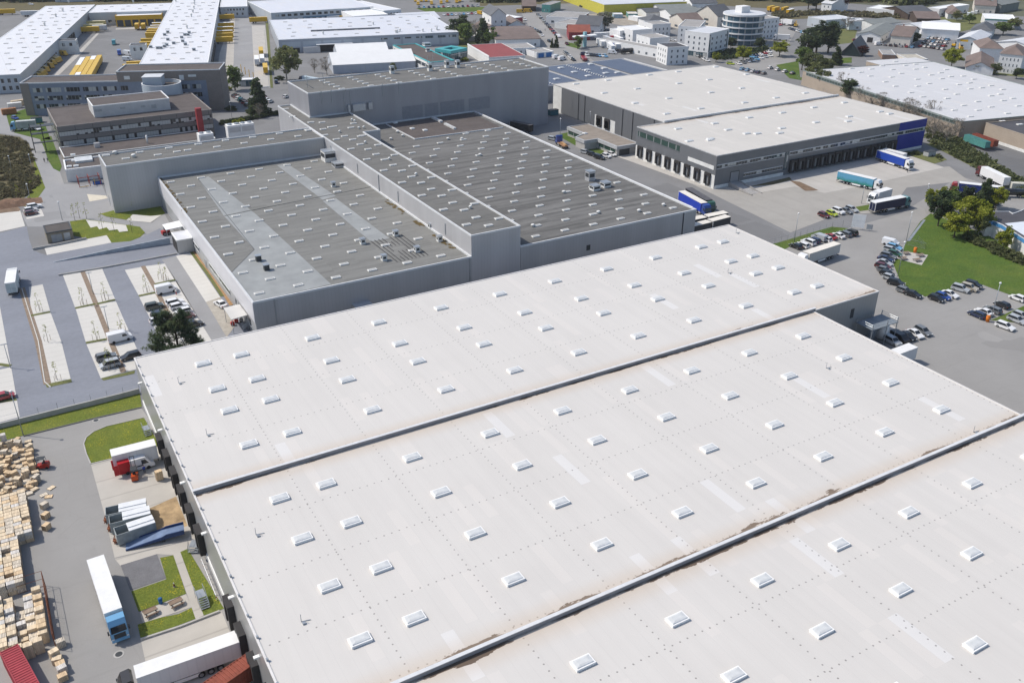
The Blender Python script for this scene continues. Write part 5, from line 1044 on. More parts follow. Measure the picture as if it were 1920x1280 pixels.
row([(118, 102, (17, 2), 'yellow', 'parcel'), (109, 113, (17, 4), 'yellow', 'parcel'), (105, 115, (17, 4), 'yellow', 'parcel'), (99, 119, (17, 4), 'yellow', 'parcel'), (94, 125, (17, 4), 'yellow', 'parcel'), (86, 132, (17, 4), 'yellow', 'parcel'), (81, 138, (17, 4), 'yellow', 'parcel'), (78, 141, (17, 4), 'yellow', 'parcel'), (71, 145, (17, 3), 'yellow', 'parcel')], 'along the left depot wing', 'yellow vans along the left depot wing', True, .06, 'from the back')
car(214, 82, (-3, 9), 'teal', 'parcel', 'blue tractor unit crossing the depot yard', far=True); car(224, 101, (1, 9), 'blue', 'parcel', 'blue cabbed box lorry in the depot yard', far=True); car(241, 102, (10, 1), 'white', 'parcel', 'white van beside the white hut in the depot yard', far=True); car(239, 112, (9, 0), 'white', 'bigvan', 'white van in front of the white hut', far=True)
for px, py, c, lb in [(491, 106, 's', 'white trailer in the lorry park strip'), (489, 92, 'y', 'rearmost yellow trailer in the lorry park strip'), (497, 123, 'y', 'yellow ended trailer at the near end of the lorry park strip'), (481, 108, 's', 'white trailer left of the strip in the lorry park'), (9, 18, 'y', 'yellow trailer parked at the far left edge'), (57, 21, 's', 'white trailer parked beyond the left depot wing'), (485, 33, 'y', 'yellow trailer at the top of the lorry park')]:
    swap(px, py, rzd+math.pi/2 if px > 100 and px != 485 else rzd, c, lb, None, 13.6)
for px, py, lb in [(586, 24, 'left'), (596, 24, 'middle'), (606, 24, 'right')]: swap(px, py, rzd-math.pi/2, 's', lb+' of three white trailers docked at the works', 'white trailers docked at the works', 9)
swap(560, 32, rzd+.1, 's', 'long white trailer behind the grey hall', None, 13.6); swap(630, 30, rzd+.1, 's', 'white trailer right of the docked three', None, 13.6); swap(653, 29, rzd+.1, 'y', 'yellow trailer behind the grey hall', None, 13.6)
# ---------------------------------------------------------------- town beyond
slate = CLAD('dark_roof_tiles', (.10, .105, .115), .4, .15, .7, 0, .2, True); brown = CLAD('brown_roof_tiles', (.17, .13, .115), .4, .15, .8, 0, .2, True); redt = CLAD('red_roof_tiles', (.25, .075, .05), .4, .15, .8, 0, .2, True)
cement = CLAD('fibre_cement_roof', (.20, .215, .21), .6, .12, .85, 0, .2); rend = M('cream_render', (.62, .58, .52), .8, .05); wrend = M('white_render2', (.72, .72, .72), .7, .04); yelb = M('yellow_green_cladding', (.50, .45, .06), .6, .08); palem = CLAD('pale_metal_roof', (.62, .63, .65), 1.0, .05, .5, .1, .1); redw = M('red_wall', (.28, .035, .045), .7, .1)
flatr = M('grey_flat_roof', (.33, .32, .31), .9, .12, .3, fine=.2); woodd = M('dark_timber', (.07, .05, .04), .9, .2)
townglass = GLASS('town_glass', (.07, .09, .11), .15, .12)
def wincols(h, n, z, side='f', m=None):
    L = h.w if side in 'fb' else h.d; fl = max(1, int((z-.6)/3.0))
    for f in range(fl): h.windows(side, 1.0, L-1.0, n, .9+f*3.0, 2.3+f*3.0, m or townglass, .26 if n > 2 else .22)
def HS(kind, name, cat, label, p0, p1, p2, z, rh, wall, roof, nw=0, sw=0, side='l', chim=0):
    P = rect(p0, p1, p2, z)
    if kind == 'flat':
        x, y, w_, d_, rz_ = P; h = Bld(name, label, cat, x, y, w_, d_, z, wall, roof, rz_, .3, white if wall in (wrend, white, offw) else None)
    else: h = gable(name, label, cat, P, z, rh, wall, roof, kind, .5, chim=chim)
    if nw: wincols(h, nw, z)
    if sw: wincols(h, sw, z, side)
    return h
HS('x', 'workshop', 'workshop', 'long workshop with dark brown roof left of the town street', (930, 75), (1013, 73), (945, 50), 5, 2.5, wrend, brown, 6)
h = HS('flat', 'garage_block', 'garage', 'low white block with grey roof behind the tall block antennas', (940, 92), (1004, 89), (948, 82), 4, 0, wrend, flatr, 6)
h = HS('flat', 'garage_row', 'garage', 'small garages with blue doors beside the white vans', (1006, 99), (1038, 96), (1004, 91), 3.2, 0, wrend, flatr); h.windows('f', .5, h.w-.5, 2, .1, 2.6, M('blue_garage_door', (.03, .16, .42), .5, .1), .72, None, 'garage_door')
HS('flat', 'workshop', 'workshop', 'white workshop with flat grey roofs along the row of cars', (1024, 31), (1088, 34), (1017, 20), 5, 0, wrend, flatr, 3, 3); HS('flat', 'store', 'store', 'low dark roofed store next to the black gabled house', (1040, 42), (1080, 46), (1040, 33), 4, 0, offw, flatr)
HS('x', 'house', 'house', 'house with a black steep roof and three rooflights', (1080, 47), (1124, 49), (1075, 36), 5.5, 4.5, wrend, slate, 2, 2, 'r', 1)
h = HS('x', 'house', 'house', 'red house with a bright red tiled roof', (1067, 61), (1107, 61), (1065, 52), 5, 3.2, redw, redt, 3, 1)
sgn = empty('sign_tower', G(1096, 88, 0), 0, 'white winged petrol sign tower on the forecourt', 'sign'); MB().box(-.9, -.9, 0, .9, .9, 9).build('tower', M('teal_white_side'  if 0 else 'sign_teal', (.25, .45, .50), .5), sgn); MB().box(-8, -2.2, 6.2, 8, 2.2, 6.9).build('wing', white, sgn)
HS('flat', 'factory_office', 'office building', 'white low block at the left end of the stepped white works', (1163, 58), (1182, 56), (1161, 52), 7, 0, wrend, wrend, 2)
HS('flat', 'factory_office', 'office building', 'long low white wing stepping down towards the dark roofed cube', (1237, 94), (1256, 91), (1180, 64), 5, 0, wrend, flatr, 0, 8)
HS('flat', 'factory_office', 'office building', 'raised white cube in the middle of the stepped works', (1219, 72), (1256, 69), (1206, 64), 8.5, 0, wrend, flatr, 0, 3)
HS('flat', 'factory_office', 'office building', 'raised white cube at the back of the stepped works', (1187, 57), (1223, 54), (1178, 48), 8.5, 0, wrend, wrend, 0, 3)
h = HS('flat', 'factory_office', 'office building', 'white three storey office cube with a dark flat roof', (1252, 89), (1291, 87), (1240, 81), 10, 0, wrend, M('dark_bitumen', (.075, .075, .085), .9, .1, .1), 3, 4)
HS('flat', 'office', 'office building', 'white two storey office with pale flat roof behind the stepped works', (1224, 46), (1258, 44), (1211, 40), 8, 0, wrend, flatr, 4, 2)
HS('hip', 'house', 'house', 'house with a dark hipped roof behind the white office', (1217, 40), (1254, 38), (1219, 33), 6, 3, wrend, slate)
HS('flat', 'office', 'office building', 'tall white office with scattered square windows', (1272, 49), (1312, 51), (1290, 37), 13, 0, wrend, flatr, 4, 2)
h = HS('flat', 'office', 'office building', 'white four storey corner cube beside the round glass office', (1331, 63), (1368, 54), (1305, 53), 14, 0, wrend, palem, 4, 4); 
for s_, L in (('f', h.w), ('l', h.d)): h.fbox('ground_glazing', s_, .6, L-.6, .1, 2.8, glassb, .07)
h.band('f', .2, 1.6, 3.4, 13, glassb, wrend); h.band('f', h.w-2.5, h.w-1.2, 3.4, 13, glassb, wrend)
p = G(1396, 24.5, 18.5); RD = empty('round_office', (p.x, p.y, 0), 0, 'round glass office with white floor bands and a rooftop box', 'office building'); n = 48
def cyl(nm, m, r, z0, z1, top=False, inn=None):
    k = MB()
    for i in range(n):
        a, b = 2*math.pi*i/n, 2*math.pi*(i+1)/n; k.face([(r*math.cos(a), r*math.sin(a), z0), (r*math.cos(b), r*math.sin(b), z0), (r*math.cos(b), r*math.sin(b), z1), (r*math.cos(a), r*math.sin(a), z1)], True)
    if top: k.face([(r*math.cos(2*math.pi*i/n), r*math.sin(2*math.pi*i/n), z1) for i in range(n)])
    return k.build(nm, m, RD)
rg = GLASS('round_glass', (.04, .09, .13), .1, .18, 2.0)
for i in range(5): cyl('glass_storey', rg, 12.9, .3+i*3.6, 3.4+i*3.6); cyl('floor_band', wrend, 13.4, 3.2+i*3.6, 4.0+i*3.6, True)
cyl('roof', palem, 13.3, 18.0, 18.7, True); MB().box(-3.5, -1, 18.7, 3.5, 5, 22.5).build('lift_head', wrend, RD)
HS('flat', 'office', 'office building', 'white office wing right of the round glass office', (1431, 36), (1462, 33), (1428, 30), 13, 0, wrend, flatr, 4, 2)
HS('x', 'shed', 'shed', 'long grey roofed shed with a white gable end', (1258, 28), (1345, 25), (1246, 20), 5, 2.5, wrend, cement, 0, 0)
HS('x', 'shed', 'shed', 'grey roofed shed at the foot of the yellow building', (1238, 18), (1306, 16), (1232, 11), 5, 2, wrend, cement)
HS('x', 'house', 'house', 'white gabled house with a brown roof behind the white offices', (1282, 40), (1318, 38), (1268, 32), 6, 3.6, rend, brown, 0, 1)
HS('x', 'house', 'house', 'house with a dark steep roof left of the round office', (1346, 31), (1376, 28), (1344, 20), 8, 6, rend, slate, 2, 1)
HS('x', 'house', 'house', 'white house with dark roof near the yellow building', (1298, 7), (1345, 6), (1291, 1), 8, 3, wrend, slate, 4, 1)
h = HS('flat', 'yellow_store', 'warehouse', 'long yellow fronted store with a pale roof at the top edge', (1133, 9), (1292, 3), (1080, -18), 8, 0, yelb, palem); h.fbox('glazing', 'f', h.w*.75, h.w-1, .4, 4.5, glassd, .1)
HS('flat', 'site_hut', 'hut', 'pale blue container hut on the sandy plot', (1151, 27), (1168, 27), (1150, 24), 3, 0, M('hut_blue', (.3, .42, .5), .6), wrend); HS('flat', 'site_hut', 'hut', 'green container hut on the sandy plot', (1178, 26), (1196, 26), (1176, 22), 3, 0, M('hut_green', (.12, .28, .26), .6), rend); HS('flat', 'site_hut', 'hut', 'white container hut on the sandy plot', (1196, 33), (1206, 32), (1195, 28), 3, 0, wrend, wrend); HS('x', 'shed', 'shed', 'blue grey open shed behind the container huts', (1212, 24), (1245, 23), (1208, 16), 4, 1.5, offw, slate)
HS('y', 'house', 'house', 'tall white four storey gabled house above the dark roofs', (921, 29), (949, 28), (945, 18), 12, 4, wrend, slate, 2, 2, 'l'); HS('y', 'house', 'house', 'white house with a low brown gable right of the conifers', (905, 58), (938, 56), (925, 47), 4, 3.2, wrend, brown, 2)
HS('x', 'shed', 'shed', 'long dark roofed shed between conifers and town street', (918, 74), (962, 73), (918, 60), 4, 2, wrend, slate, 4); HS('y', 'house', 'house', 'white fronted house with brown roof right of the tall white house', (952, 48), (985, 47), (965, 38), 4, 3, wrend, brown, 2); HS('flat', 'shop', 'shop', 'low red fronted shop with a white roof at the street', (950, 36), (980, 32), (955, 25), 4.5, 0, redw, white); HS('flat', 'hut', 'hut', 'grey flat hut among the dark conifers', (880, 69), (895, 68), (880, 62), 3, 0, flatr, flatr); HS('x', 'barn', 'barn', 'brown barn roof half hidden by trees at the top edge', (980, 12), (1005, 12), (985, 4), 4, 4, woodd, brown); HS('flat', 'shop', 'shop', 'green glazed building at the top of the street', (1016, 8), (1032, 9), (1020, 1), 6, 0, M('green_glazed', (.08, .26, .24), .3), flatr, 2)
HS('flat', 'depot_shed', 'shed', 'blue grey shed with a broken white roof edge beside the railway', (1549, 38), (1603, 34), (1520, 31), 6.5, 0, dw, palem, 3, 2); HS('flat', 'depot_shed', 'shed', 'pale blue shed right of the blue grey one', (1594, 40), (1627, 40), (1600, 34), 6, 0, M('pale_blue_wall', (.48, .55, .60), .6), palem, 1)
h = HS('y', 'workshop', 'workshop', 'white fronted workshop with a long grey green roof', (1606, 64), (1652, 68), (1640, 47), 4.6, 2.2, wrend, cement, 0, 4, 'r'); h.windows('f', 7, 11, 1, .1, 3.2, blackm, .9, None, 'open_gate')
HS('y', 'timber_house', 'house', 'dark A frame house with a glazed gable among the trees', (1577, 99), (1613, 102), (1602, 86), 1.6, 6.5, M('dark_glazed', (.03, .045, .05), .3), slate); HS('flat', 'low_works', 'factory', 'low white works roofs by the railway at the top', (1625, 15), (1690, 21), (1600, 5), 4.5, 0, wrend, white); HS('x', 'house', 'house', 'white house among dark conifers at the top edge', (1541, 6), (1560, 8), (1548, -2), 7, 3, wrend, palem, 2)
HS('x', 'house', 'house', 'cream two storey house with a brown roof and rooflights by the used car lot', (1671, 67), (1708, 70), (1678, 53), 6.5, 4, rend, brown, 3, 2, 'r', 1); HS('x', 'hall', 'warehouse', 'white hall with open front behind the used car lot', (1729, 54), (1799, 58), (1737, 41), 6, 2.2, wrend, white); HS('y', 'hall', 'warehouse', 'pale sloping roofed hall left of the white hall', (1683, 46), (1729, 54), (1704, 33), 5, 2, wrend, palem); HS('x', 'hall', 'warehouse', 'grey long roofed hall behind the grey green workshop', (1640, 47), (1690, 42), (1640, 36), 5, 2, offw, cement)
h = HS('y', 'hall', 'warehouse', 'blue grey machine hall with a yellow sign and glazed gate', (1795, 74), (1838, 78), (1826, 62), 5.4, 2.2, dw, palem); h.windows('f', h.w*.62, h.w*.95, 1, .2, 4, glassb, .9, None, 'gate'); h.windows('f', h.w*.12, h.w*.5, 1, 4.4, 5.6, yel, .9, None, 'sign_panel')
HS('hip', 'house', 'house', 'white house with a dark hipped roof behind the machine hall', (1821, 55), (1860, 58), (1840, 47), 5.5, 3.4, wrend, slate, 4, 2); HS('y', 'hall', 'warehouse', 'white roofed hall at the right edge behind the white houses', (1868, 79), (1940, 90), (1885, 65), 6, 2.2, wrend, palem)
h = HS('flat', 'hall', 'warehouse', 'white hall with a green roof edge and an open gate', (1847, 35), (1906, 38), (1860, 26), 6, 0, wrend, white, 0); h.windows('f', h.w*.5, h.w*.66, 1, .1, 4, M('gate_teal', (.05, .12, .13), .5), .95, None, 'gate'); h.fbox('green_fascia', 'f', 0, h.w, 5.0, 5.9, M('fascia_green', (.06, .22, .2), .5), .1)
HS('hip', 'house', 'house', 'white house with a brown pyramid roof left of the three storey one', (1838, 90), (1882, 92), (1856, 79), 7.5, 3.6, wrend, brown, 0); HS('hip', 'house', 'house', 'white three storey house with rows of windows at the right edge', (1876, 100), (1919, 104), (1892, 90), 10.5, 3.6, wrend, brown, 5, 2); h = HS('y', 'shed', 'shed', 'brown roofed shed with a long rooflight beside the white houses', (1811, 126), (1863, 130), (1843, 108), 3.4, 3.2, wrend, brown); MB().face([(h.w*.56, 1, h.z+2.95), (h.w*.66, 1, h.z+2.3), (h.w*.66, h.d-1, h.z+2.3), (h.w*.56, h.d-1, h.z+2.95)]).build('rooflight', white, h.e)
HS('x', 'barn', 'barn', 'black roofed barn left of the long white hall', (1704, 27), (1754, 25), (1728, 13), 4, 3.5, woodd, slate); HS('x', 'barn', 'barn', 'dark brown roofed barn in front of the black roofed one', (1720, 35), (1763, 36), (1724, 25), 4, 3, woodd, brown); HS('flat', 'hall', 'warehouse', 'long white hall with a blue gate at the top right', (1762, 17), (1818, 9), (1742, 14), 6, 0, wrend, white, 5); HS('hip', 'house', 'house', 'house with a brown pyramid roof in front of the long white hall', (1778, 26), (1806, 27), (1790, 18), 4, 4, wrend, brown, 2); HS('x', 'house', 'house', 'pale house with brown roof at the top right edge', (1828, 10), (1868, 12), (1832, 0), 6, 3, rend, brown, 3, 1, 'r'); HS('x', 'barn', 'barn', 'grey green barn at the top right corner', (1878, 10), (1912, 4), (1870, -2), 6, 3, cement, cement)
HS('flat', 'low_shed', 'shed', 'cream flat shed roof beside the beige walled warehouse', (1703, 111), (1740, 111), (1730, 101), 3, 0, rend, M('cream_flat', (.45, .42, .36), .9)); HS('flat', 'low_shed', 'shed', 'brick garages with a grey roof below the cream house', (1655, 102), (1680, 103), (1663, 93), 3, 0, M('garage_brick', (.30, .2, .15), .9), flatr)
# streets and gardens
poly('street', [(975, 20), (1000, 22), (1120, 120), (1060, 118), (1010, 85)], .045, asphl); poly('street', [(1400, 60), (1500, 45), (1470, 100), (1500, 112), (1440, 130), (1400, 138), (1360, 118), (1440, 105)], .045, asphl)
poly('sandy_plot', [(1090, 28), (1180, 22), (1260, 32), (1190, 52), (1120, 40)], .05, M('sandy_ground', (.34, .30, .25), .95, .2, .2, fine=.3, world=True))
for nm, pts, m in [('lawn_strip', [(780, 16), (925, 13), (928, 22), (800, 23)], lawn), ('lawn_strip', [(1455, 122), (1497, 115), (1500, 145), (1560, 152), (1610, 165), (1560, 160), (1480, 147)], lawn), ('scrub_strip', [(1450, 22), (1520, 20), (1700, 27), (1700, 38), (1600, 32), (1450, 38)], scrub), ('gardens', [(1555, 50), (1610, 48), (1600, 80), (1560, 85)], rough), ('gardens', [(1560, 110), (1597, 108), (1597, 118), (1560, 120)], lawn), ('gardens', [(1760, 25), (1850, 20), (1850, 50), (1800, 60), (1760, 40)], rough), ('gardens', [(1810, 130), (1920, 138), (1920, 145), (1800, 134)], rough), ('gardens', [(1060, 78), (1090, 85), (1085, 92), (1062, 86)], lawn), ('woodland_floor', [(-100, -60), (440, -60), (430, 12), (0, 22)], scrub), ('woodland_floor', [(900, -60), (1100, -60), (1090, 6), (900, 12)], scrub), ('woodland_floor', [(1270, -60), (2100, -80), (2000, 0), (1600, 6), (1440, 16), (1300, 8)], scrub), ('gardens', [(850, 45), (925, 45), (925, 90), (860, 90)], rough)]:
    poly(nm, pts, .05, m)
# far cars
rc = ['white', 'silver', 'grey', 'black', 'navy', 'red', 'white', 'silver', 'skyblue', 'white', 'grey', 'black']
def frow(n, a, b, d, where, group, jitter=.0, kinds=('hatch', 'estate', 'saloon')):
    L = []
    for i in range(n):
        t = i/max(1, n-1); L.append((a[0]+(b[0]-a[0])*t, a[1]+(b[1]-a[1])*t, d, rnd.choice(rc), rnd.choice(kinds)))
    row(L, where, group, True, .07)
frow(12, (1009, 28), (1044, 66), (9, 3), 'along the town street wall', 'cars along the town street', )
frow(13, (786, 14), (895, 11), (2, 5), 'of the upper lot by the yellow vans', 'cars of the upper lot'); frow(9, (832, 28), (892, 25), (2, 5), 'of the lower lot behind the grey hall', 'cars of the lower lot')
frow(6, (1299, 99), (1326, 113), (9, 3), 'beside the white corner cube', 'cars beside the corner cube'); frow(5, (1410, 106), (1442, 97), (8, 2), 'under the round office hedge', 'cars under the round office'); frow(8, (1386, 119), (1444, 104), (8, 3), 'in the lot facing the yellow green tree', 'cars facing the yellow green tree')
frow(4, (1444, 127), (1486, 137), (11, -3), 'on the small lot behind the beige roof', 'cars behind the beige roof'); frow(5, (1392, 129), (1432, 137), (10, -3), 'on the road behind the rear warehouse', 'cars on the road behind the rear warehouse')
for j in range(5): frow(6, (1727+j*5, 86-j*5), (1768+j*3, 92-j*6), (9, -2), 'in the %s line of the used car lot' % ORD[j], 'cars of the used car lot')
frow(8, (1482, 54), (1512, 63), (8, 3), 'in the line by the yellow machines', 'cars by the yellow machines'); frow(7, (1440, 40), (1462, 46), (7, 2), 'in the line near the white tractor', 'cars near the white tractor'); frow(6, (1108, 103), (1135, 105), (6, 3), 'in front of the white vans in town', 'cars below the forecourt'); frow(5, (994, 52), (1012, 60), (8, 3), 'in the row before the brown workshop', 'cars before the brown workshop'); frow(6, (1090, 12), (1112, 18), (8, 2), 'in the line below the red tower', 'cars below the red tower'); frow(12, (1120, 15), (1200, 12), (7, 1), 'in front of the yellow store', 'cars before the yellow store'); frow(6, (1060, 98), (1075, 112), (8, 4), 'beside the white town vans', 'cars beside the town vans'); frow(6, (1660, 84), (1710, 88), (5, -4), 'in front of the cream house', 'cars before the cream house')
for i, (px, py, d, c, kd, lb) in enumerate([(984, 37, (8, 4), 'white', 'estate', 'white car on the town street beside the red shop'), (1016, 66, (8, 5), 'white', 'saloon', 'white saloon on the town street'), (1047, 69, (8, 5), 'white', 'van', 'white van parked on the street corner'), (1030, 77, (8, 5), 'black', 'estate', 'dark car crossing the street junction'), (1063, 82, (8, 5), 'maroon', 'hatch', 'dark red car at the forecourt edge'), (1100, 102, (9, 4), 'white', 'mini', 'white people carrier near the red lorry'), (1148, 99, (14, 1), 'white', 'bigvan', 'white van in front of the lorry park'), (1165, 96, (14, -3), 'grey', 'estate', 'grey car in front of the lorry park'), (1042, 108, (13, -3), 'white', 'bigvan', 'left white high roofed van at the garages'), (1054, 111, (13, -2), 'white', 'bigvan', 'right white high roofed van at the garages'), (885, 90, (10, 0), 'silver', 'van', 'pale van beside the red roofed shed'), (1262, 75, (10, 1), 'white', 'estate', 'white car inside the white works court'), (1647, 83, (13, -1), 'white', 'bigvan', 'white van beside the cream house'), (1620, 74, (10, 0), 'white', 'hatch', 'white car in front of the workshop'), (1604, 75, (9, 0), 'red', 'hatch', 'red car left of the workshop'), (1370, 119, (14, 2), 'lime', 'estate', 'bright yellow car behind the beige roof'), (58, 8, (10, 1), 'white', 'estate', 'white car on the far road at the top left')]):
    car(px, py, d, c, kd, lb, None, True, .06)
row([(976, 23, (12, 0), 'yellow', 'parcel'), (990, 22, (12, 0), 'yellow', 'parcel')], 'at the top end of the town street', 'yellow vans on the town street', True, .06)
row([(779, 2, (3, 5), 'yellow', 'parcel'), (784, 8, (3, 5), 'yellow', 'parcel'), (790, 2, (3, 5), 'yellow', 'parcel'), (799, 2, (3, 5), 'yellow', 'parcel'), (809, 7, (3, 5), 'yellow', 'parcel'), (827, 6, (3, 5), 'yellow', 'parcel'), (838, 3, (3, 5), 'yellow', 'parcel'), (856, 4, (4, 5), 'yellow', 'parcel'), (862, 2, (4, 5), 'yellow', 'parcel'), (902, 26, (8, 1), 'yellow', 'parcel')], 'among the yellow vans of the upper lot', 'yellow vans in the upper lot', True, .06)
# lorry park of the town
tl = [((1110, 63), (1150, 60), 's'), ((1113, 66), (1140, 84), 's'), ((1124, 68), (1148, 82), 's'), ((1132, 66), (1150, 74), 'a'), ((1140, 78), (1152, 88), 's'), ((1150, 76), (1160, 84), 's'), ((1152, 66), (1166, 72), 's')]
for i, (a, b, c) in enumerate(tl):
    p, q = G(*a, 4), G(*b, 4); v = q-p; swap((a[0]+b[0])/2, (a[1]+b[1])/2, math.atan2(v.y, v.x), c, '%s, %s from the left in the town lorry park' % (SWN[c], ORD[i]), 'trailers of the town lorry park', 13.6, 4)
for px, py, c, lb in [(1139, 83, 'blue', 'left blue'), (1152, 88, 'blue', 'right blue'), (1144, 89, 'white', 'left white'), (1160, 87, 'white', 'right white'), (1167, 84, 'maroon', 'dark red'), (1146, 74, 'red', 'bright red')]:
    p = G(px, py, 1.5); e = empty('tractor_unit', (p.x, p.y, .06), hd(px, py, 4, 7), lb+' tractor unit in the town lorry park', 'lorry', 'tractor units of the town lorry park'); cab(e, 2.5, COL[c])
p = G(1093, 108, 1); e = empty('skip_lorry', (p.x, p.y, .06), hd(1093, 108, 10, 12)+math.pi, 'lorry with a long red load and a dark blue cab on the town street', 'lorry'); cab(e, 3, COL['navy']); MB().box(-9, -1.2, .9, 1, 1.2, 2.0).build('tipper_bed', COL['red'], e); wheels(e, (-7.5, -6))
for px, py, c, lb in [(1179, 96, 'black', 'dark tank lorry beside the white works'), (1190, 91, 'silver', 'silver tank lorry beside the white works')]:
    p = G(px, py, 1.5); e = empty('tank_lorry', (p.x, p.y, .06), hd(px, py, 12, -1), lb, 'lorry'); MB().tube((-6, 0, 2), (3, 0, 2), 1.2, n=12).build('tank', COL[c], e); MB().box(-6, -.5, .8, 3.3, .5, 1.1).build('chassis', dark, e); cab(e, 6.2, COL[c]); wheels(e, (-4.5, -3.2))
for px, py, d, lb in [(1465, 74, (18, 1), 'white box lorry on the road by the yellow green tree'), (1475, 45, (14, 2), 'white articulated tractor near the railway')]:
    p = G(px, py, 1); e = empty('box_lorry', (p.x, p.y, .06), hd(px, py, *d)+math.pi, lb, 'lorry'); trailer_body(e, 7.5, COL['white'], wr, -5); cab(e, 5.4, COL['white']); wheels(e, (-3.2,))
for i, (px, py) in enumerate([(1455, 14), (1472, 14), (1482, 18), (1446, 12)]): swap(px, py, rzd+.6, 'y' if i != 2 else 'w', SWN['y' if i != 2 else 'w']+', %s from the left beyond the railway scrub' % ORD[i], 'trailers beyond the railway', 9)
# yellow diggers and used machines
for i, (px, py) in enumerate([(1790, 88), (1801, 94), (1807, 88), (1812, 86), (1492, 51), (1486, 48)]):
    p = G(px, py, 0); e = empty('digger', (p.x, p.y, .05), i*.9, 'yellow digger, %s %s' % (ORD[i if i < 4 else i-4], 'in front of the machine hall' if i < 4 else 'beside the railway car lot'), 'digger', 'yellow diggers')
    MB().box(-2, -1.2, 0, 2, -.6, .8).box(-2, .6, 0, 2, 1.2, .8).build('track', dark, e); MB().box(-1.8, -1.1, .8, 1.2, 1.1, 1.9).build('body', COL['yellow'], e); MB().box(-.2, -1.0, 1.9, 1.0, .1, 3.0).build('cab', cglass, e); MB().tube((1.0, .4, 1.7), (3.2, .4, 3.6), .22, n=4).tube((3.2, .4, 3.6), (4.6, .4, 1.2), .18, n=4).build('arm', COL['yellow'], e)
for i in range(5):
    px, py = 1815+i*7, 31-i*2.2; p = G(px, py, 0); e = empty('caravan', (p.x, p.y, .06), .6, 'white caravan, %s from the left on the grassy plot' % ORD[i], 'caravan', 'caravans on the grassy plot'); MB().box(-3, -1.1, .5, 3, 1.1, 2.6).build('body', COL['white'], e); MB().box(-2, -1.13, 1.5, 2, 1.13, 2.1).build('window', cglass, e)
# ---------------------------------------------------------------- vegetation
def LEAF(name, col, amt=.25):
    if name in MATS: return MATS[name]
    m, g, b = base(name, .75, 0, .15); v = coord(g); gi = g.add('ShaderNodeObjectInfo').outputs['Random']
    c = g.mix(g.ramp(g.noise(v, 9, 2, .7), .3, .7), tuple(k*(1-amt) for k in col), tuple(k*(1+amt) for k in col)); c = g.mix(g.math('MULTIPLY', gi, .25), c, tuple(k*.7 for k in col))
    g.l.new(c, b.inputs['Base Color']); tb = g.add('ShaderNodeBsdfTranslucent'); g.l.new(c, tb.inputs[0]); mx = g.add('ShaderNodeMixShader'); mx.inputs[0].default_value = .38; g.l.new(b.outputs[0], mx.inputs[1]); g.l.new(tb.outputs[0], mx.inputs[2]); g.l.new(mx.outputs[0], g.n['Material Output'].inputs[0]); MATS[name] = m; return m
bark = M('tree_bark', (.10, .08, .06), .95, .25, 2); birch = M('pale_bark', (.34, .31, .27), .9, .25, 2)
LV = dict(pine=(LEAF('pine_needles', (.055, .085, .042)), LEAF('pine_needles_light', (.10, .13, .06))), spring=(LEAF('spring_leaf', (.22, .25, .03)), LEAF('spring_leaf_light', (.32, .34, .05))), green=(LEAF('fresh_leaf', (.11, .16, .045)), LEAF('fresh_leaf_light', (.17, .23, .065))), willow=(LEAF('willow_leaf', (.15, .17, .065)), LEAF('willow_leaf_light', (.22, .23, .095))), bare=(LEAF('twig_brown', (.14, .11, .08)), LEAF('twig_grey', (.17, .145, .11))), blossom=(LEAF('blossom', (.34, .33, .28)), LEAF('blossom_green', (.22, .23, .15))), red=(LEAF('copper_leaf', (.07, .025, .02)), LEAF('copper_leaf_light', (.11, .035, .03))), dark=(LEAF('dark_leaf', (.055, .078, .04)), LEAF('dark_leaf_light', (.095, .12, .055))), bush=(LEAF('bush_leaf', (.10, .12, .05)), LEAF('bush_leaf_light', (.16, .175, .08))), brown=(LEAF('brown_bush', (.13, .115, .065)), LEAF('brown_bush_light', (.18, .165, .09))))
def quad(k, c, s, r):
    u = Vector((r.gauss(0, 1), r.gauss(0, 1), r.gauss(0, 1))).normalized(); v = u.cross(Vector((r.gauss(0, 1), r.gauss(0, 1), r.gauss(0, 1)))).normalized()
    k.face([c-u*s-v*s*.6, c+u*s-v*s*.6, c+u*s+v*s*.6, c-u*s+v*s*.6])
TR = {}
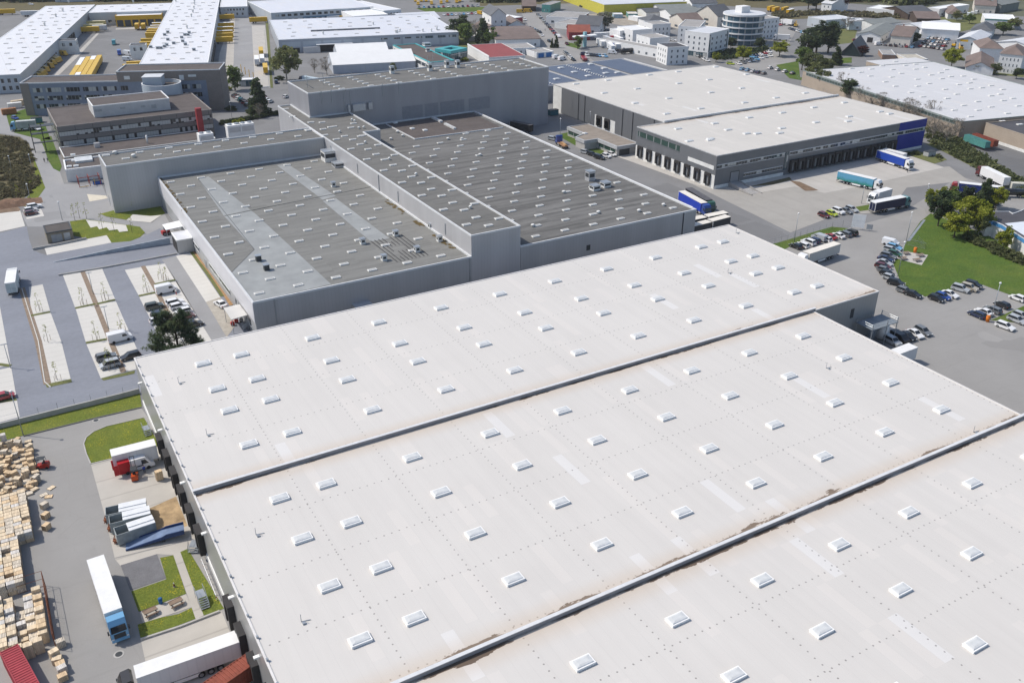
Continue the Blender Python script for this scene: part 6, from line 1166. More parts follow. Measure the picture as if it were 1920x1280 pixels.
def tree_meshes(kind, var):
    """unit tree: height 1, crown radius in units of height"""
    key = (kind, var)
    if key in TR: return TR[key]
    r = random.Random(hash(kind) % 1000 if 0 else sum(map(ord, kind))*7+var); t = MB(); k = MB(); lv = LV.get(kind.split('_')[0], LV['green']); form = kind.split('_')[1]
    top = dict(round=.62, cone=.97, broad=.6, sap=.95, bare=.55, bush=.25, tall=.7)[form]
    tk = .35 if form == 'sap' else 1.0
    t.tube((0, 0, 0), (r.gauss(0, .01), 0, top*.5), .022*tk, .016*tk, 6, False).tube((0, 0, top*.5), (r.gauss(0, .02), r.gauss(0, .02), top), .016*tk, .006*tk, 5, False)
    cl = []
    if form == 'cone':
        for i in range(11):
            z = .10+.88*i/11; R_ = .24*(1-z)**.8+.015; n = max(3, int(9*(1-z)+3))
            for j in range(n): a = r.random()*6.28; q = R_*r.uniform(.55, 1.05); cl.append((Vector((q*math.cos(a), q*math.sin(a), z-q*.25)), .055+.05*(1-z), .05))
    elif form in ('sap',):
        for i in range(26): z = r.uniform(.35, 1.0); q = .10*(1.1-z)+.02; a = r.random()*6.28; cl.append((Vector((q*math.cos(a), q*math.sin(a), z)), .03, .03))
    elif form == 'bush':
        for i in range(26): a = r.random()*6.28; q = .5*r.random()**.5; cl.append((Vector((q*math.cos(a), q*math.sin(a), r.uniform(.15, .85)*(1-q*.9))), .16, .12))
    else:
        cz, rz_, rr = (.62, .36, .36) if form == 'round' else (.58, .38, .42) if form == 'broad' else (.58, .42, .20) if form == 'tall' else (.6, .38, .36)
        for i in range(dict(round=52, broad=56, tall=44).get(form, 34)):
            while True:
                d = Vector((r.uniform(-1, 1), r.uniform(-1, 1), r.uniform(-1, 1)))
                if .35 < d.length < 1: break
            f = r.uniform(.8, 1.12); c = Vector((d.x*rr*f, d.y*rr*f, cz+d.z*rz_*f)); cl.append((c, r.uniform(.07, .14), .08))
            if i % 2 == 0 or form == 'bare': t.tube((0, 0, max(.2, c.z*.55)), c, .010, .003, 4, False)
    dens = dict(round=75, broad=80, cone=46, sap=6, bare=22, bush=46, tall=60)[form]; ls = dict(round=.023, broad=.022, cone=.024, sap=.010, bare=.010, bush=.045, tall=.020)[form]
    for c, R_, _ in cl:
        k.mat(lv[0] if r.random() < .5 else lv[1])
        for j in range(dens):
            d = Vector((r.gauss(0, 1), r.gauss(0, 1), r.gauss(0, 1))).normalized()*R_*r.random()**.45; d.z *= .75; p = c+d
            if p.z > .02: quad(k, p, ls*r.uniform(.6, 1.4), r)
    if form == 'bare':
        for c, R_, _ in cl:
            for j in range(7): d = Vector((r.gauss(0, 1), r.gauss(0, 1), abs(r.gauss(0, 1)))).normalized()*R_; t.tube(c, c+d, .0035, .001, 3, False)
    TR[key] = (t.mesh('trunk', birch if kind.startswith(('bare', 'willow')) else bark), k.mesh('crown')); return TR[key]
def tree(px, py, h, kind, label, wid=1.0, name=None, group=None, z=.05, nogrp=False):
    p = G(px, py, 0); form = kind.split('_')[1]; tm, cm = tree_meshes(kind, rnd.randrange(3)); nm = name or dict(cone='spruce_tree', sap='sapling', bush='shrub', bare='bare_tree').get(form, 'pine_tree' if kind.startswith('pine') else 'tree')
    e = empty(nm, (p.x, p.y, z), rnd.random()*6.28, label, 'shrub' if form == 'bush' else 'sapling' if form == 'sap' else 'tree', group); e.scale = (h*wid, h*wid, h)
    for n_, me in (('trunk', tm), ('crown', cm)):
        o = bpy.data.objects.new(n_, me); C.objects.link(o); o.parent = e
    return e
# big pine beside the hall: own finer mesh
def big_pine(px, py, h, label):
    p = G(px, py, 0); e = empty('pine_tree', (p.x, p.y, 0), .4, label, 'tree'); r = random.Random(5); t = MB(); k = MB()
    t.tube((0, 0, 0), (.3, .1, h*.5), .34, .24, 8, False).tube((.3, .1, h*.5), (.1, 0, h*.93), .24, .06, 6, False)
    for i in range(82):
        z = h*(.18+.80*r.random()**.8); a = r.random()*6.28; f = (z/h-.2)/.8; R_ = h*(.41*math.sin(min(1, f*1.25+.28)*math.pi*.86)+.05)*r.uniform(.6, 1.05); c = Vector((R_*math.cos(a), R_*math.sin(a), z))
        t.tube((.2, .05, max(h*.2, z-R_*.35)), c, .07, .02, 4, False); k.mat(LV['pine'][0] if r.random() < .55 else LV['pine'][1])
        for s_ in range(9):
            cc = c*(1-.07*s_*r.random())+Vector((r.gauss(0, .65), r.gauss(0, .65), r.gauss(0, .35))); cc.z = c.z+r.gauss(0, .35)-.1*s_*.3
            for j in range(30):
                d = Vector((r.gauss(0, 1), r.gauss(0, 1), r.gauss(0, .7))).normalized(); q = cc+d*.42*r.random(); w_ = d.cross(Vector((0, 0, 1))).normalized()*.075; k.face([q-w_, q+w_, q+d*.42+w_*.4, q+d*.42-w_*.4])
    t.build('trunk', bark, e); k.build('crown', None, e)
big_pine(338, 680, 13.5, 'big dark pine at the corner of the car park and the front hall')
for i, (px, py, h) in enumerate([(75, 584, 5), (157, 572, 5), (198, 563, 5), (182, 638, 5), (229, 622, 5), (90, 640, 4.5), (108, 713, 4.5), (276, 548, 5), (304, 524, 5), (312, 526, 4), (208, 692, 5.5)]):
    e = tree(px, py, h, 'spring_sap', 'staked sapling, %s listed from the far left bay in the car park' % ORD[i], 1.6, group='staked saplings of the car park'); e['label'] = 'thin staked sapling on the %s' % ['verge of the leftmost bay', 'verge left of the mulch strip, upper', 'verge right of the mulch strip, upper', 'verge left of the mulch strip, lower', 'verge next to the lower white van', 'leftmost bay strip above the caravan', 'green end of the leftmost bay strip', 'verge left of the white windowed van', 'grass verge above the white windowed van, taller', 'grass verge above the white windowed van, shorter', 'green island by the silver people carrier'][i]
    for a in (0, 2.1, 4.2): pass
    k = MB()
    for a in (0, 2.1, 4.2): k.tube((.11*math.cos(a), .11*math.sin(a), 0), (.11*math.cos(a), .11*math.sin(a), .32), .007, n=4)
    k.build('stake', M('stake_wood', (.35, .26, .17), .9), e)
for px, py, lb in [(141, 414, 'first from the left on the kidney shaped lawn'), (150, 410, 'second from the left on the kidney shaped lawn'), (163, 411, 'third from the left on the kidney shaped lawn'), (193, 431, 'fourth from the left on the kidney shaped lawn'), (215, 434, 'fifth from the left on the kidney shaped lawn'), (248, 437, 'at the right tip of the kidney shaped lawn'), (220, 397, 'against the grey wing wall, left'), (250, 394, 'against the grey wing wall, middle'), (284, 388, 'against the grey wing wall, right'), (37, 376, 'beside the earth heap')]:
    tree(px, py, 5.5, 'spring_sap', 'thin yellow green sapling '+lb, 1.5)
for px, py, h, kd, wd, lb in [
    (1749, 398, 9, 'spring_round', 1.0, 'yellow green tree at the back left of the dark pine'), (1758, 424, 11.5, 'pine_broad', .95, 'broad dark pine at the top of the lawn'), (1780, 402, 9, 'green_round', 1.0, 'fresh green tree behind the dark pine'), (1812, 404, 10, 'dark_broad', .95, 'very dark broad tree in front of the dark blue trailer'), (1840, 398, 12, 'pine_cone', 1.1, 'grey green spruce beside the dark broad tree'),
    (1814, 436, 11.5, 'spring_broad', 1.1, 'big yellow green tree left of the blue fascia building'), (1788, 446, 8, 'spring_round', 1.3, 'lower yellow green tree at the lawn corner'), (1834, 442, 8, 'willow_round', .9, 'olive tree touching the blue fascia building'), (1866, 392, 7.5, 'spring_round', 1.1, 'yellow green tree by the parking behind the blue fascia building'), (1879, 470, 7.5, 'spring_round', .9, 'small yellow tree in front of the white wall'),
    (538, 152, 19, 'willow_broad', 1.0, 'large budding tree left of the grey industrial hall'), (441, 170, 12, 'green_tall', 1.5, 'fresh green tree by the parked cars at the office end'), (487, 214, 17, 'pine_cone', 1.1, 'tall dark spruce left of the tall block'), (487, 222, 7, 'bare_bare', 1.0, 'small bare tree in front of the grey wing lawn'), (738, 142, 7, 'willow_tall', 1.1, 'slim yellow budding tree in front of the tent'), (590, 137, 8, 'bare_bare', 1.0, 'left bare tree in front of the grey hall yard'), (613, 141, 10, 'bare_bare', 1.0, 'right bare tree in front of the grey hall yard'),
    (857, 78, 16, 'dark_tall', 1.6, 'dark conifer beside the grey industrial hall'), (873, 84, 14, 'green_tall', 1.4, 'green tree in front of the dark conifer'), (892, 76, 15, 'bare_bare', 1.1, 'brown bare tree between the dark conifers'), (906, 84, 17, 'pine_cone', 1.2, 'dark spruce left of the long dark shed'), (919, 86, 11, 'green_round', 1.0, 'dull green bush tree before the long dark shed'), (870, 62, 13, 'dark_tall', 1.4, 'second dark conifer behind the first'),
    (1134, 58, 13, 'blossom_round', 1.2, 'white blossoming tree right of the red house'), (1083, 92, 8, 'green_tall', 1.4, 'dense green tree on the forecourt corner'), (1043, 90, 8, 'dark_cone', .8, 'left small dark cypress on the town street'), (1035, 90, 6, 'dark_cone', .8, 'right small dark cypress on the town street'),
    (1393, 115, 9, 'spring_round', 1.4, 'yellow green round tree in front of the round office'), (1342, 117, 6, 'spring_round', 1.0, 'small yellow tree at the foot of the corner cube'), (1461, 106, 9, 'spring_round', 1.6, 'yellow green round tree on the curved road'), (1370, 92, 7, 'dark_round', 1.4, 'dark tree at the foot of the round office, left'), (1424, 92, 7, 'dark_round', 1.4, 'dark tree at the foot of the round office, right'),
    (1512, 116, 18, 'dark_tall', 1.5, 'tall dark tree at the left of the railway group'), (1530, 100, 19, 'dark_tall', 1.6, 'tallest dark tree in the railway group'), (1552, 100, 18, 'pine_tall', 1.5, 'dark pine at the right of the railway group'), (1503, 132, 13, 'green_round', 1.1, 'green tree at the left front of the railway group'), (1522, 140, 12, 'bush_round', 1.2, 'olive tree in the middle of the railway group'), (1543, 150, 12, 'bush_round', 1.1, 'olive tree at the right front of the railway group'), (1522, 160, 11, 'willow_round', 1.1, 'pale olive tree nearest the beige roof'), (1542, 168, 10, 'bush_round', 1.1, 'grey green tree nearest the beige roof corner'), (1567, 122, 11, 'dark_cone', 1.3, 'dark conifer next to the A frame house'), (1588, 188, 11, 'pine_tall', 1.5, 'lone pine in front of the beige walled warehouse'), (1576, 180, 12, 'bare_bare', .9, 'pale birch left of the lone pine'),
    (1617, 105, 6, 'red_round', 1.8, 'dark red tree in front of the A frame house'), (1783, 128, 11, 'spring_round', 1.4, 'bright yellow willow beside the beige walled warehouse'), (1710, 84, 8, 'dark_round', 1.5, 'dark tree at the right of the cream house'), (1587, 58, 12, 'bare_bare', 1.3, 'bare tree in front of the pale blue shed'), (1830, 138, 6, 'blossom_round', 1.3, 'pale blossoming tree in front of the brown roofed shed'), (1865, 140, 6, 'bush_round', 1.4, 'olive bush tree below the white house'), (1905, 148, 6, 'dark_round', 1.3, 'dark shrub tree at the right edge'), (1793, 40, 7, 'willow_round', 1.4, 'pale green tree behind the white hall'), (1817, 45, 7, 'green_round', 1.4, 'green tree behind the machine hall'), (1880, 66, 9, 'green_round', 1.8, 'green tree above the white roofed hall'), (1900, 56, 8, 'willow_round', 1.6, 'pale tree at the right edge above the white roofed hall'), (1555, 22, 16, 'dark_tall', 1.4, 'dark conifer right of the white house at the top'), (1576, 20, 15, 'red_round', 1.0, 'brown tree beside the dark conifer at the top'), (1515, 18, 15, 'dark_tall', 1.6, 'dark conifer left of the white house at the top'), (1530, 18, 14, 'dark_tall', 1.5, 'second dark conifer left of the white house at the top')]:
    tree(px, py, h, kd, lb, wd)
for i, (px, py) in enumerate([(1598, 185), (1612, 196), (1632, 205), (1652, 212), (1668, 222), (1690, 230), (1712, 236), (1733, 246), (1748, 262), (1762, 258), (1772, 272), (1788, 262), (1700, 222), (1745, 235)]):
    tree(px, py, rnd.uniform(7, 12), 'bare_bare', 'leafless brown tree, %s from the left along the railway cutting' % ORD[i], 1.1, group='leafless trees along the railway cutting')
for i, (px, py, kd) in enumerate([(1744, 292, 'dark'), (1760, 296, 'bush'), (1716, 290, 'bush'), (1700, 291, 'dark')]): tree(px, py, 2, kd+'_bush', 'low shrub, %s in the beds right of the blue panel' % ORD[i], 1.4, group='shrubs right of the blue panel')
for i in range(16):
    t = i/15; px, py = 1812+t*110, 446+t*50
    tree(px+rnd.uniform(-5, 5), py+rnd.uniform(-3, 3), rnd.uniform(2, 3.2), 'bush_bush', 'dull green hedge shrub, %s from the top along the lawn' % ORD[i], 1.5, group='hedge shrubs along the lawn')
for i in range(12):
    px, py = 420+i*9.2, 233-i*1.7
    tree(px, py, 2.4, 'dark_bush', 'dark hedge shrub, %s from the left behind the cooling units' % ORD[i], 1.8, group='hedge shrubs behind the cooling units')
for px, py, kd, lb in [(425, 170, 'spring', 'yellow shrub at the corner of the brown office end'), (420, 174, 'dark', 'dark shrub at the corner of the brown office end'), (433, 208, 'dark', 'dark round shrub by the office corner lamp'), (472, 212, 'dark', 'dark shrub at the foot of the tall spruce'), (525, 150, 'dark', 'dark shrub under the budding tree'), (448, 232, 'spring', 'yellow shrub in front of the hedge'), (870, 115, 'spring', 'golden shrub behind the tall block'), (1860, 382, 'dark', 'dark shrub under the yellow green tree by the parking')]: tree(px, py, 3, kd+'_bush', lb, 1.6)
# stuff: brush, woods
def mass(name, label, spots, kind, leaf=.5, n=50, cat='shrubbery'):
    k = MB(); r = random.Random(len(spots)); lv = LV[kind]
    for (x, y, R_, H_) in spots:
        k.mat(lv[0] if r.random() < .5 else lv[1])
        for j in range(n):
            d = Vector((r.gauss(0, 1), r.gauss(0, 1), abs(r.gauss(0, 1)))).normalized(); f = r.uniform(.6, 1.05); quad(k, Vector((x+d.x*R_*f, y+d.y*R_*f, .1+d.z*H_*f)), leaf*r.uniform(.6, 1.4), r)
    return tag(k.build(name), label, cat, None, 'stuff')
def inpoly(x, y, P):
    c = False; n = len(P)
    for i in range(n):
        a, b = P[i], P[i-1]
        if (a[1] > y) != (b[1] > y) and x < (b[0]-a[0])*(y-a[1])/(b[1]-a[1])+a[0]: c = not c
    return c
def scatter(P, n, R_, H_):
    P = [G(*q) for q in P]; P = [(q.x, q.y) for q in P]; xs = [q[0] for q in P]; ys = [q[1] for q in P]; o = []
    while len(o) < n:
        x, y = rnd.uniform(min(xs), max(xs)), rnd.uniform(min(ys), max(ys))
        if inpoly(x, y, P): f = rnd.uniform(.6, 1.3); o.append((x, y, R_*f, H_*f))
    return o
mass('brown_thicket', 'brown thicket of low bushes covering the bank at the left edge', scatter([(-60, 258), (0, 258), (37, 262), (54, 275), (60, 295), (66, 325), (72, 345), (55, 362), (36, 374), (-60, 375)], 420, 1.6, .9), 'brown', .3, 60)
mass('railway_brush', 'dull brush filling the railway cutting beside the warehouses', scatter([(1560, 165), (1600, 168), (1700, 215), (1790, 262), (1920, 345), (1920, 365), (1840, 318), (1770, 284), (1740, 262), (1735, 235)], 260, 2.2, 1.8), 'bush', .4, 50)
mass('railway_brush', 'brown brush strip along the railway at the top right', scatter([(1450, 24), (1700, 28), (1700, 36), (1520, 30), (1450, 36)], 160, 3, 2.2), 'brown', .8, 34)
mass('woodland', 'dark woods along the top edge left of centre', scatter([(-60, -16), (430, -16), (430, 2), (200, 3), (110, 4), (0, 5), (-60, 7)], 330, 6, 13), 'dark', 1.5, 60, 'woods')
mass('woodland', 'green woods along the top edge above the yellow vans', scatter([(890, -16), (1080, -16), (1085, -4), (1010, 2), (930, 8), (890, 6)], 150, 6, 11), 'bush', 1.5, 60, 'woods')
mass('woodland', 'brown green woods along the top right edge', scatter([(1350, -20), (1900, -24), (1820, -2), (1700, 14), (1650, 3), (1440, 6), (1350, -4)], 420, 6, 11), 'bush', 1.5, 60, 'woods')
mass('dark_hedge', 'dark hedge at the foot of the round office', scatter([(1330, 105), (1440, 92), (1445, 97), (1400, 108), (1345, 116)], 50, 2.5, 2.5), 'dark', .6, 40)
# ---------------------------------------------------------------- crate yard
def WOOD(name, col, pitch=.13, gap=.4, ax='x'):
    if name in MATS: return MATS[name]
    m, g, b = base(name, .85, 0, .15); v = coord(g); x, y, z = g.sep(v); gi = g.add('ShaderNodeObjectInfo').outputs['Random']
    t = x if ax == 'x' else y; fl = g.math('FLOOR', g.math('MULTIPLY', t, 1/pitch)); wn = g.add('ShaderNodeTexWhiteNoise', noise_dimensions='2D'); cm = g.add('ShaderNodeCombineXYZ'); g.l.new(fl, cm.inputs[0]); g.l.new(g.math('MULTIPLY', gi, 50), cm.inputs[1]); g.l.new(cm.outputs[0], wn.inputs['Vector'])
    c = g.mix(wn.outputs[0], tuple(k*.78 for k in col), tuple(min(1, k*1.15) for k in col)); c = g.mix(g.math('MULTIPLY', gi, .35), c, tuple(k*.62 for k in col))
    ln = g.math('LESS_THAN', g.math('PINGPONG', g.math('MULTIPLY', t, 1/pitch), .5), gap*.2); lz = g.math('LESS_THAN', g.math('PINGPONG', g.math('MULTIPLY', z, 1/.2), .5), .06)
    c = g.mix(g.math('MULTIPLY', g.math('MAXIMUM', ln, lz), .6), c, (.07, .045, .028)); g.l.new(c, b.inputs['Base Color']); MATS[name] = m; return m
WD = dict(pale=WOOD('pale_pine_boards', (.72, .59, .42), .2, .12), slatted=WOOD('slatted_boards', (.74, .66, .54), .2, .8), grey=WOOD('weathered_boards', (.64, .61, .57), .2, .25), orange=WOOD('orange_boards', (.70, .53, .34), .2, .2))
CM = {}
def crate_mesh(tone, w_, d_, h):
    key = (tone, w_, d_, h)
    if key not in CM:
        k = MB().mat(WD[tone]).box(-w_/2, -d_/2, .12, w_/2, d_/2, h-.02)
        for y in (-d_/2, -.05, d_/2-.1): k.box(-w_/2, y, 0, w_/2, y+.1, .12)
        for y in (-d_/2-.015, d_/2-.005): k.box(-w_/2-.01, y, .2, -w_/2+.09, y+.02, h-.04).box(w_/2-.09, y, .2, w_/2+.01, y+.02, h-.04)
        CM[key] = k.mesh('wooden_crate')
    return CM[key]
def crate(x, y, z, tone, label, group, w_=1.2, d_=.84, h=.73, rz=0.0, rx=0.0, ry=0.0):
    o = bpy.data.objects.new('wooden_crate', crate_mesh(tone, w_, d_, h)); C.objects.link(o); o.location = (x, y, z); o.rotation_euler = (rx, ry, rz); return tag(o, label, 'crate', group)
tones = ['pale', 'pale', 'slatted', 'grey', 'pale', 'slatted', 'orange']
def block_crates(x1, y0, nx, ny, nl, nm, grp):
    for j in range(ny):
        for i in range(nx):
            x, y = x1-.62-i*1.27, y0+.45+j*.95; top = nl-(1 if rnd.random() < .06 else 0)
            for l in range(nl):
                if l >= top: continue
                if l < top-1 and i > 0 and j > 0: continue
                tn = rnd.choice(tones); pos = '%s row from the front, %s from the yard' % (ORD[j], ORD[i]); q = rnd.gauss(0, .025)
                lb = ('%s crate on top of %s, %s' % (tn, nm, pos)) if l == top-1 else ('%s crate %s layers down in %s, %s' % (tn, ['no', 'one', 'two', 'three'][top-1-l] if top-1-l < 4 else 'many', nm, pos))
                lb = lb.replace('one layers down', 'one down').replace('two layers down', 'two down').replace(' from the front, ', ' back, ').replace('crate two layers below the top of', 'crate two below the top of').replace('crate one layer below the top of', 'crate one below the top of')
                crate(x+rnd.gauss(0, .03), y+rnd.gauss(0, .03), .03+l*.73, tn, lb, grp, rz=q)
block_crates(-9.0, 143.6, 5, 14, 3, 'the wide block', 'crates of the wide block'); block_crates(-11.2, 131.2, 4, 13, 3, 'the narrow block', 'crates of the narrow block')
n = 0; used = []
for j in range(14):
    for i in range(6):
        if n > 76: break
        x, y = -7.3-i*1.35+rnd.gauss(0, .28), 158.4+j*1.5+rnd.gauss(0, .3)
        if j > 12 and i < 1: continue
        hgt = rnd.choice([0, 0, .6, 1.1]); tn = rnd.choice(['pale', 'pale', 'orange', 'slatted', 'orange'])
        lb = '%s crate of the loose heap, %s line back, %s from the yard' % (tn, ORD[j], ORD[i])
        if hgt: 
            nm2 = lb.replace('crate of', 'lower crate of'); crate(x, y, .03, tn, nm2, 'crates of the loose heap', 1.2, .84, hgt, rnd.gauss(0, .1)) if j < 9 else crate(x, y, .03, 'pale', nm2.replace(tn, 'pale', 1), 'crates of the loose heap', 1.2, .84, hgt, 0)
        crate(x+rnd.gauss(0, .1), y+rnd.gauss(0, .1), .04+hgt, tn, lb, 'crates of the loose heap', 1.2, .84, rnd.choice([.35, .6]), rnd.gauss(0, .35), rnd.gauss(0, .09), rnd.gauss(0, .09)); n += 1
for i, (x, y, tn, rz_, lb) in enumerate([(-6.6, 152.5, 'slatted', .5, 'slatted crate standing alone in the yard, farthest of the row'), (-6.7, 149.3, 'orange', .7, 'orange crate standing alone in the yard, second of the row'), (-6.9, 146.0, 'orange', .75, 'orange crate standing alone in the yard, nearest of the row')]):
    crate(x, y, .03, tn, lb, 'lone crates in the yard', 1.2, .9, 1.1, rz_)
for x, y, tn, rz_, lb in [(-5.0, 158.2, 'pale', .6, 'flat pallet lid lying farthest out on the asphalt'), (-6.4, 156.6, 'slatted', .3, 'slatted pallet lying beside the crate heap'), (-5.7, 155.6, 'orange', -.3, 'broken orange pallet lying beside the crate heap')]: crate(x, y, .03, tn, lb, 'pallets lying on the asphalt', 1.3, .9, .16, rz_)
for i, (x, y, tn, h, rz_) in enumerate([(-7.9, 116.3, 'slatted', 1.2, .1), (-8.9, 114.3, 'pale', 1.5, .3), (-8.7, 113.2, 'pale', 1.0, -.2), (-8.4, 112.0, 'orange', 1.0, .1), (-8.3, 110.9, 'grey', 1.2, .2), (-8.4, 109.5, 'orange', 1.0, .15)]): crate(x, y, .03, tn, '%s crate stack, %s from the back beside the red container' % (tn, ORD[i]), 'crate stacks beside the red container', 1.25, .9, h, rz_)
crate(-11.2, 177.6, .05, 'grey', 'dark brown crate tower standing on the grass bank', None, .95, .95, 2.6)
BS = {}
def board_stack(x, y, h, tn, label, w_=1.22, d_=.9):
    k = (round(h, 1), tn)
    if k not in BS:
        m = MB().mat(WD[tn]); n = int(h/.2)
        for i in range(n): j = (i % 3-1)*.012; m.box(-w_/2+j, -d_/2-j, i*.2, w_/2+j, d_/2-j, i*.2+.185)
        BS[k] = m.mesh('board_stack')
    o = bpy.data.objects.new('board_stack', BS[k]); C.objects.link(o); o.location = (x, y, .03); o.rotation_euler = (0, 0, rnd.gauss(0, .02)); return tag(o, label, 'board stack', 'board stacks in the cage')
for j in range(11):
    for i in range(5):
        if (i == 2 and j > 7) or (i == 0 and j < 1 and 0): continue
        h = [2.2, 1.8, 1.4, 2.0, 2.4][i]+rnd.choice([-.4, -.2, 0, .2]); tn = rnd.choice(['pale', 'pale', 'slatted', 'grey']) if i else rnd.choice(['pale', 'orange'])
        board_stack(-9.8-i*1.3, 118.4+j*.98, h, tn, '%s board stack in the cage, %s row back, %s from the yard' % (tn, ORD[j], ORD[i]))
for i in range(4): board_stack(-10.6-i*1.3, 116.6-.3*(i % 2), 2.4, 'pale', 'tall pale stack of boards behind the red container, %s from the yard' % ORD[i])
# rusty cage frame
k = MB()
for y in (116.0, 119.7, 123.5, 127.3, 131.1): k.tube((-8.6, y, 0), (-8.6, y, 3.0), .05, n=4)
for z in (.1, 1.5, 3.0): k.tube((-8.6, 116, z), (-8.6, 131.1, z), .045, n=4).tube((-8.6, 131.1, z), (-12.5, 131.1, z), .045, n=4)
for i in range(30): k.tube((-8.6, 116+i*.5, 0), (-8.6, 116+i*.5, 3), .012, n=3)
tag(k.build('cage_fence', rust), 'rusty wire cage fence around the pale board stacks', 'fence')
p = G(40, 1116, 0); k = MB().tube((0, 0, 0), (0, 0, 1.1), .42, n=14).tube((0, 0, 1.1), (0, 0, 1.2), .3, n=14); o = k.build('plastic_drum', M('drum_blue', (.02, .10, .45), .4)); o.location = (-10.0, 129.9, .03); tag(o, 'bright blue drum between the crate block and the board stacks', 'drum')
# ---------------------------------------------------------------- people
skin = M('skin', (.50, .32, .24), .6, .06); hairm = M('dark_hair', (.05, .035, .025), .8, .1)
PM = {}
def person_mesh(pose, top, legs):
    key = (pose, top.name, legs.name)
    if key in PM: return PM[key]
    s = .12 if pose == 'walk' else .0; J = [(0, 0, .95), (0, 0, 1.15), (0, 0, 1.38), (0, 0, 1.50), (.02, 0, 1.60), (.02, 0, 1.74),
        (0, .10, .88), (s*1.2, .11, .48), (s, .11, .08), (s+.14, .11, .04), (0, -.10, .88), (-s*.3, -.11, .48), (-s*1.6, -.11, .08), (-s*1.6+.14, -.11, .04),
        (0, .19, 1.40), (-s*.6, .25, 1.13), (s*.5+.05, .26, .90), (s*.6+.08, .255, .80), (0, -.19, 1.40), (s*.6+.05, -.25, 1.13), (s+.15 if pose == 'walk' else .28, -.24, .98), (s+.2 if pose == 'walk' else .38, -.23, .97)]
    E_ = [(0, 1), (1, 2), (2, 3), (3, 4), (4, 5), (0, 6), (6, 7), (7, 8), (8, 9), (0, 10), (10, 11), (11, 12), (12, 13), (2, 14), (14, 15), (15, 16), (16, 17), (2, 18), (18, 19), (19, 20), (20, 21)]
    rr = [.15, .145, .15, .06, .085, .075, .10, .07, .05, .045, .10, .07, .05, .045, .06, .048, .038, .04, .06, .048, .038, .04]
    me = bpy.data.meshes.new('tmp'); me.from_pydata(J, E_, []); o = bpy.data.objects.new('tmp', me); C.objects.link(o)
    o.modifiers.new('s', 'SKIN'); o.modifiers.new('u', 'SUBSURF').levels = 1
    for i, v in enumerate(me.skin_vertices[0].data): v.radius = (rr[i], rr[i]); v.use_root = i == 0
    dg = bpy.context.evaluated_depsgraph_get(); m2 = bpy.data.meshes.new_from_object(o.evaluated_get(dg)); bpy.data.objects.remove(o)
    m2.name = 'person'; m2.materials.clear()
    for m in (skin, top, legs, dark): m2.materials.append(m)
    for f in m2.polygons:
        z = f.center.z; hand = abs(f.center.y) > .2 and (z < .88 or (f.center.x > .3 and z < 1.02))
        f.material_index = 3 if z < .09 else 2 if z < .93 and abs(f.center.y) < .21 else 0 if z > 1.47 or hand else 1; f.use_smooth = True
    PM[key] = m2; return m2
def person(px, py, ang, pose, top, legs, label):
    p = G(px, py, 0); o = bpy.data.objects.new('person', person_mesh(pose, top, legs)); C.objects.link(o); o.location = (p.x, p.y, .07); o.rotation_euler = (0, 0, R(ang)); tag(o, label, 'person')
    k = MB(); 
    for i in range(3):
        for j in range(10):
            a, b = j*.628, (j+1)*.628; e0, e1 = .15+i*.45, .15+(i+1)*.45; f = lambda t, e: (.01+.098*math.cos(t)*math.cos(e), .088*math.sin(t)*math.cos(e), 1.70+.12*math.sin(e))
            k.face([f(a, e0), f(b, e0), f(b, e1), f(a, e1)], True)
    k.build('hair', hairm, o)
cl = {n_: M('cloth_'+n_, c, .85, .08) for n_, c in dict(blue=(.02, .06, .35), dark=(.03, .03, .035), white=(.7, .68, .66), red=(.45, .05, .05), navy=(.02, .03, .07), grey=(.2, .2, .21)).items()}
person(272, 887, 100, 'stand', cl['blue'], cl['navy'], 'person in a blue top beside the white and red van'); person(84, 305, 100, 'walk', cl['dark'], cl['dark'], 'left of two dark clothed people walking on the lane'); person(90, 304, 100, 'walk', cl['grey'], cl['dark'], 'right of two dark clothed people walking on the lane')
person(331, 553, 200, 'stand', cl['white'], cl['red'], 'person in white and red beside the windowed white van'); person(1701, 324, 30, 'walk', cl['dark'], cl['navy'], 'person in dark clothes in front of the cobalt blue lorry'); person(1022, 59, -60, 'walk', cl['dark'], cl['dark'], 'person in dark clothes on the town street')
p = G(327, 1100, 0); k = MB().mat(conc).tube((0, 0, 0), (0, 0, .15), .2, n=8).mat(rust).tube((0, 0, .15), (0, 0, .6), .16, .1, 8).mat(offw).tube((0, 0, .6), (0, 0, .85), .1, .05, 8); o = k.build('garden_figure'); o.location = (p.x, p.y, .06); tag(o, 'little garden figure on the dandelion lawn', 'figure')
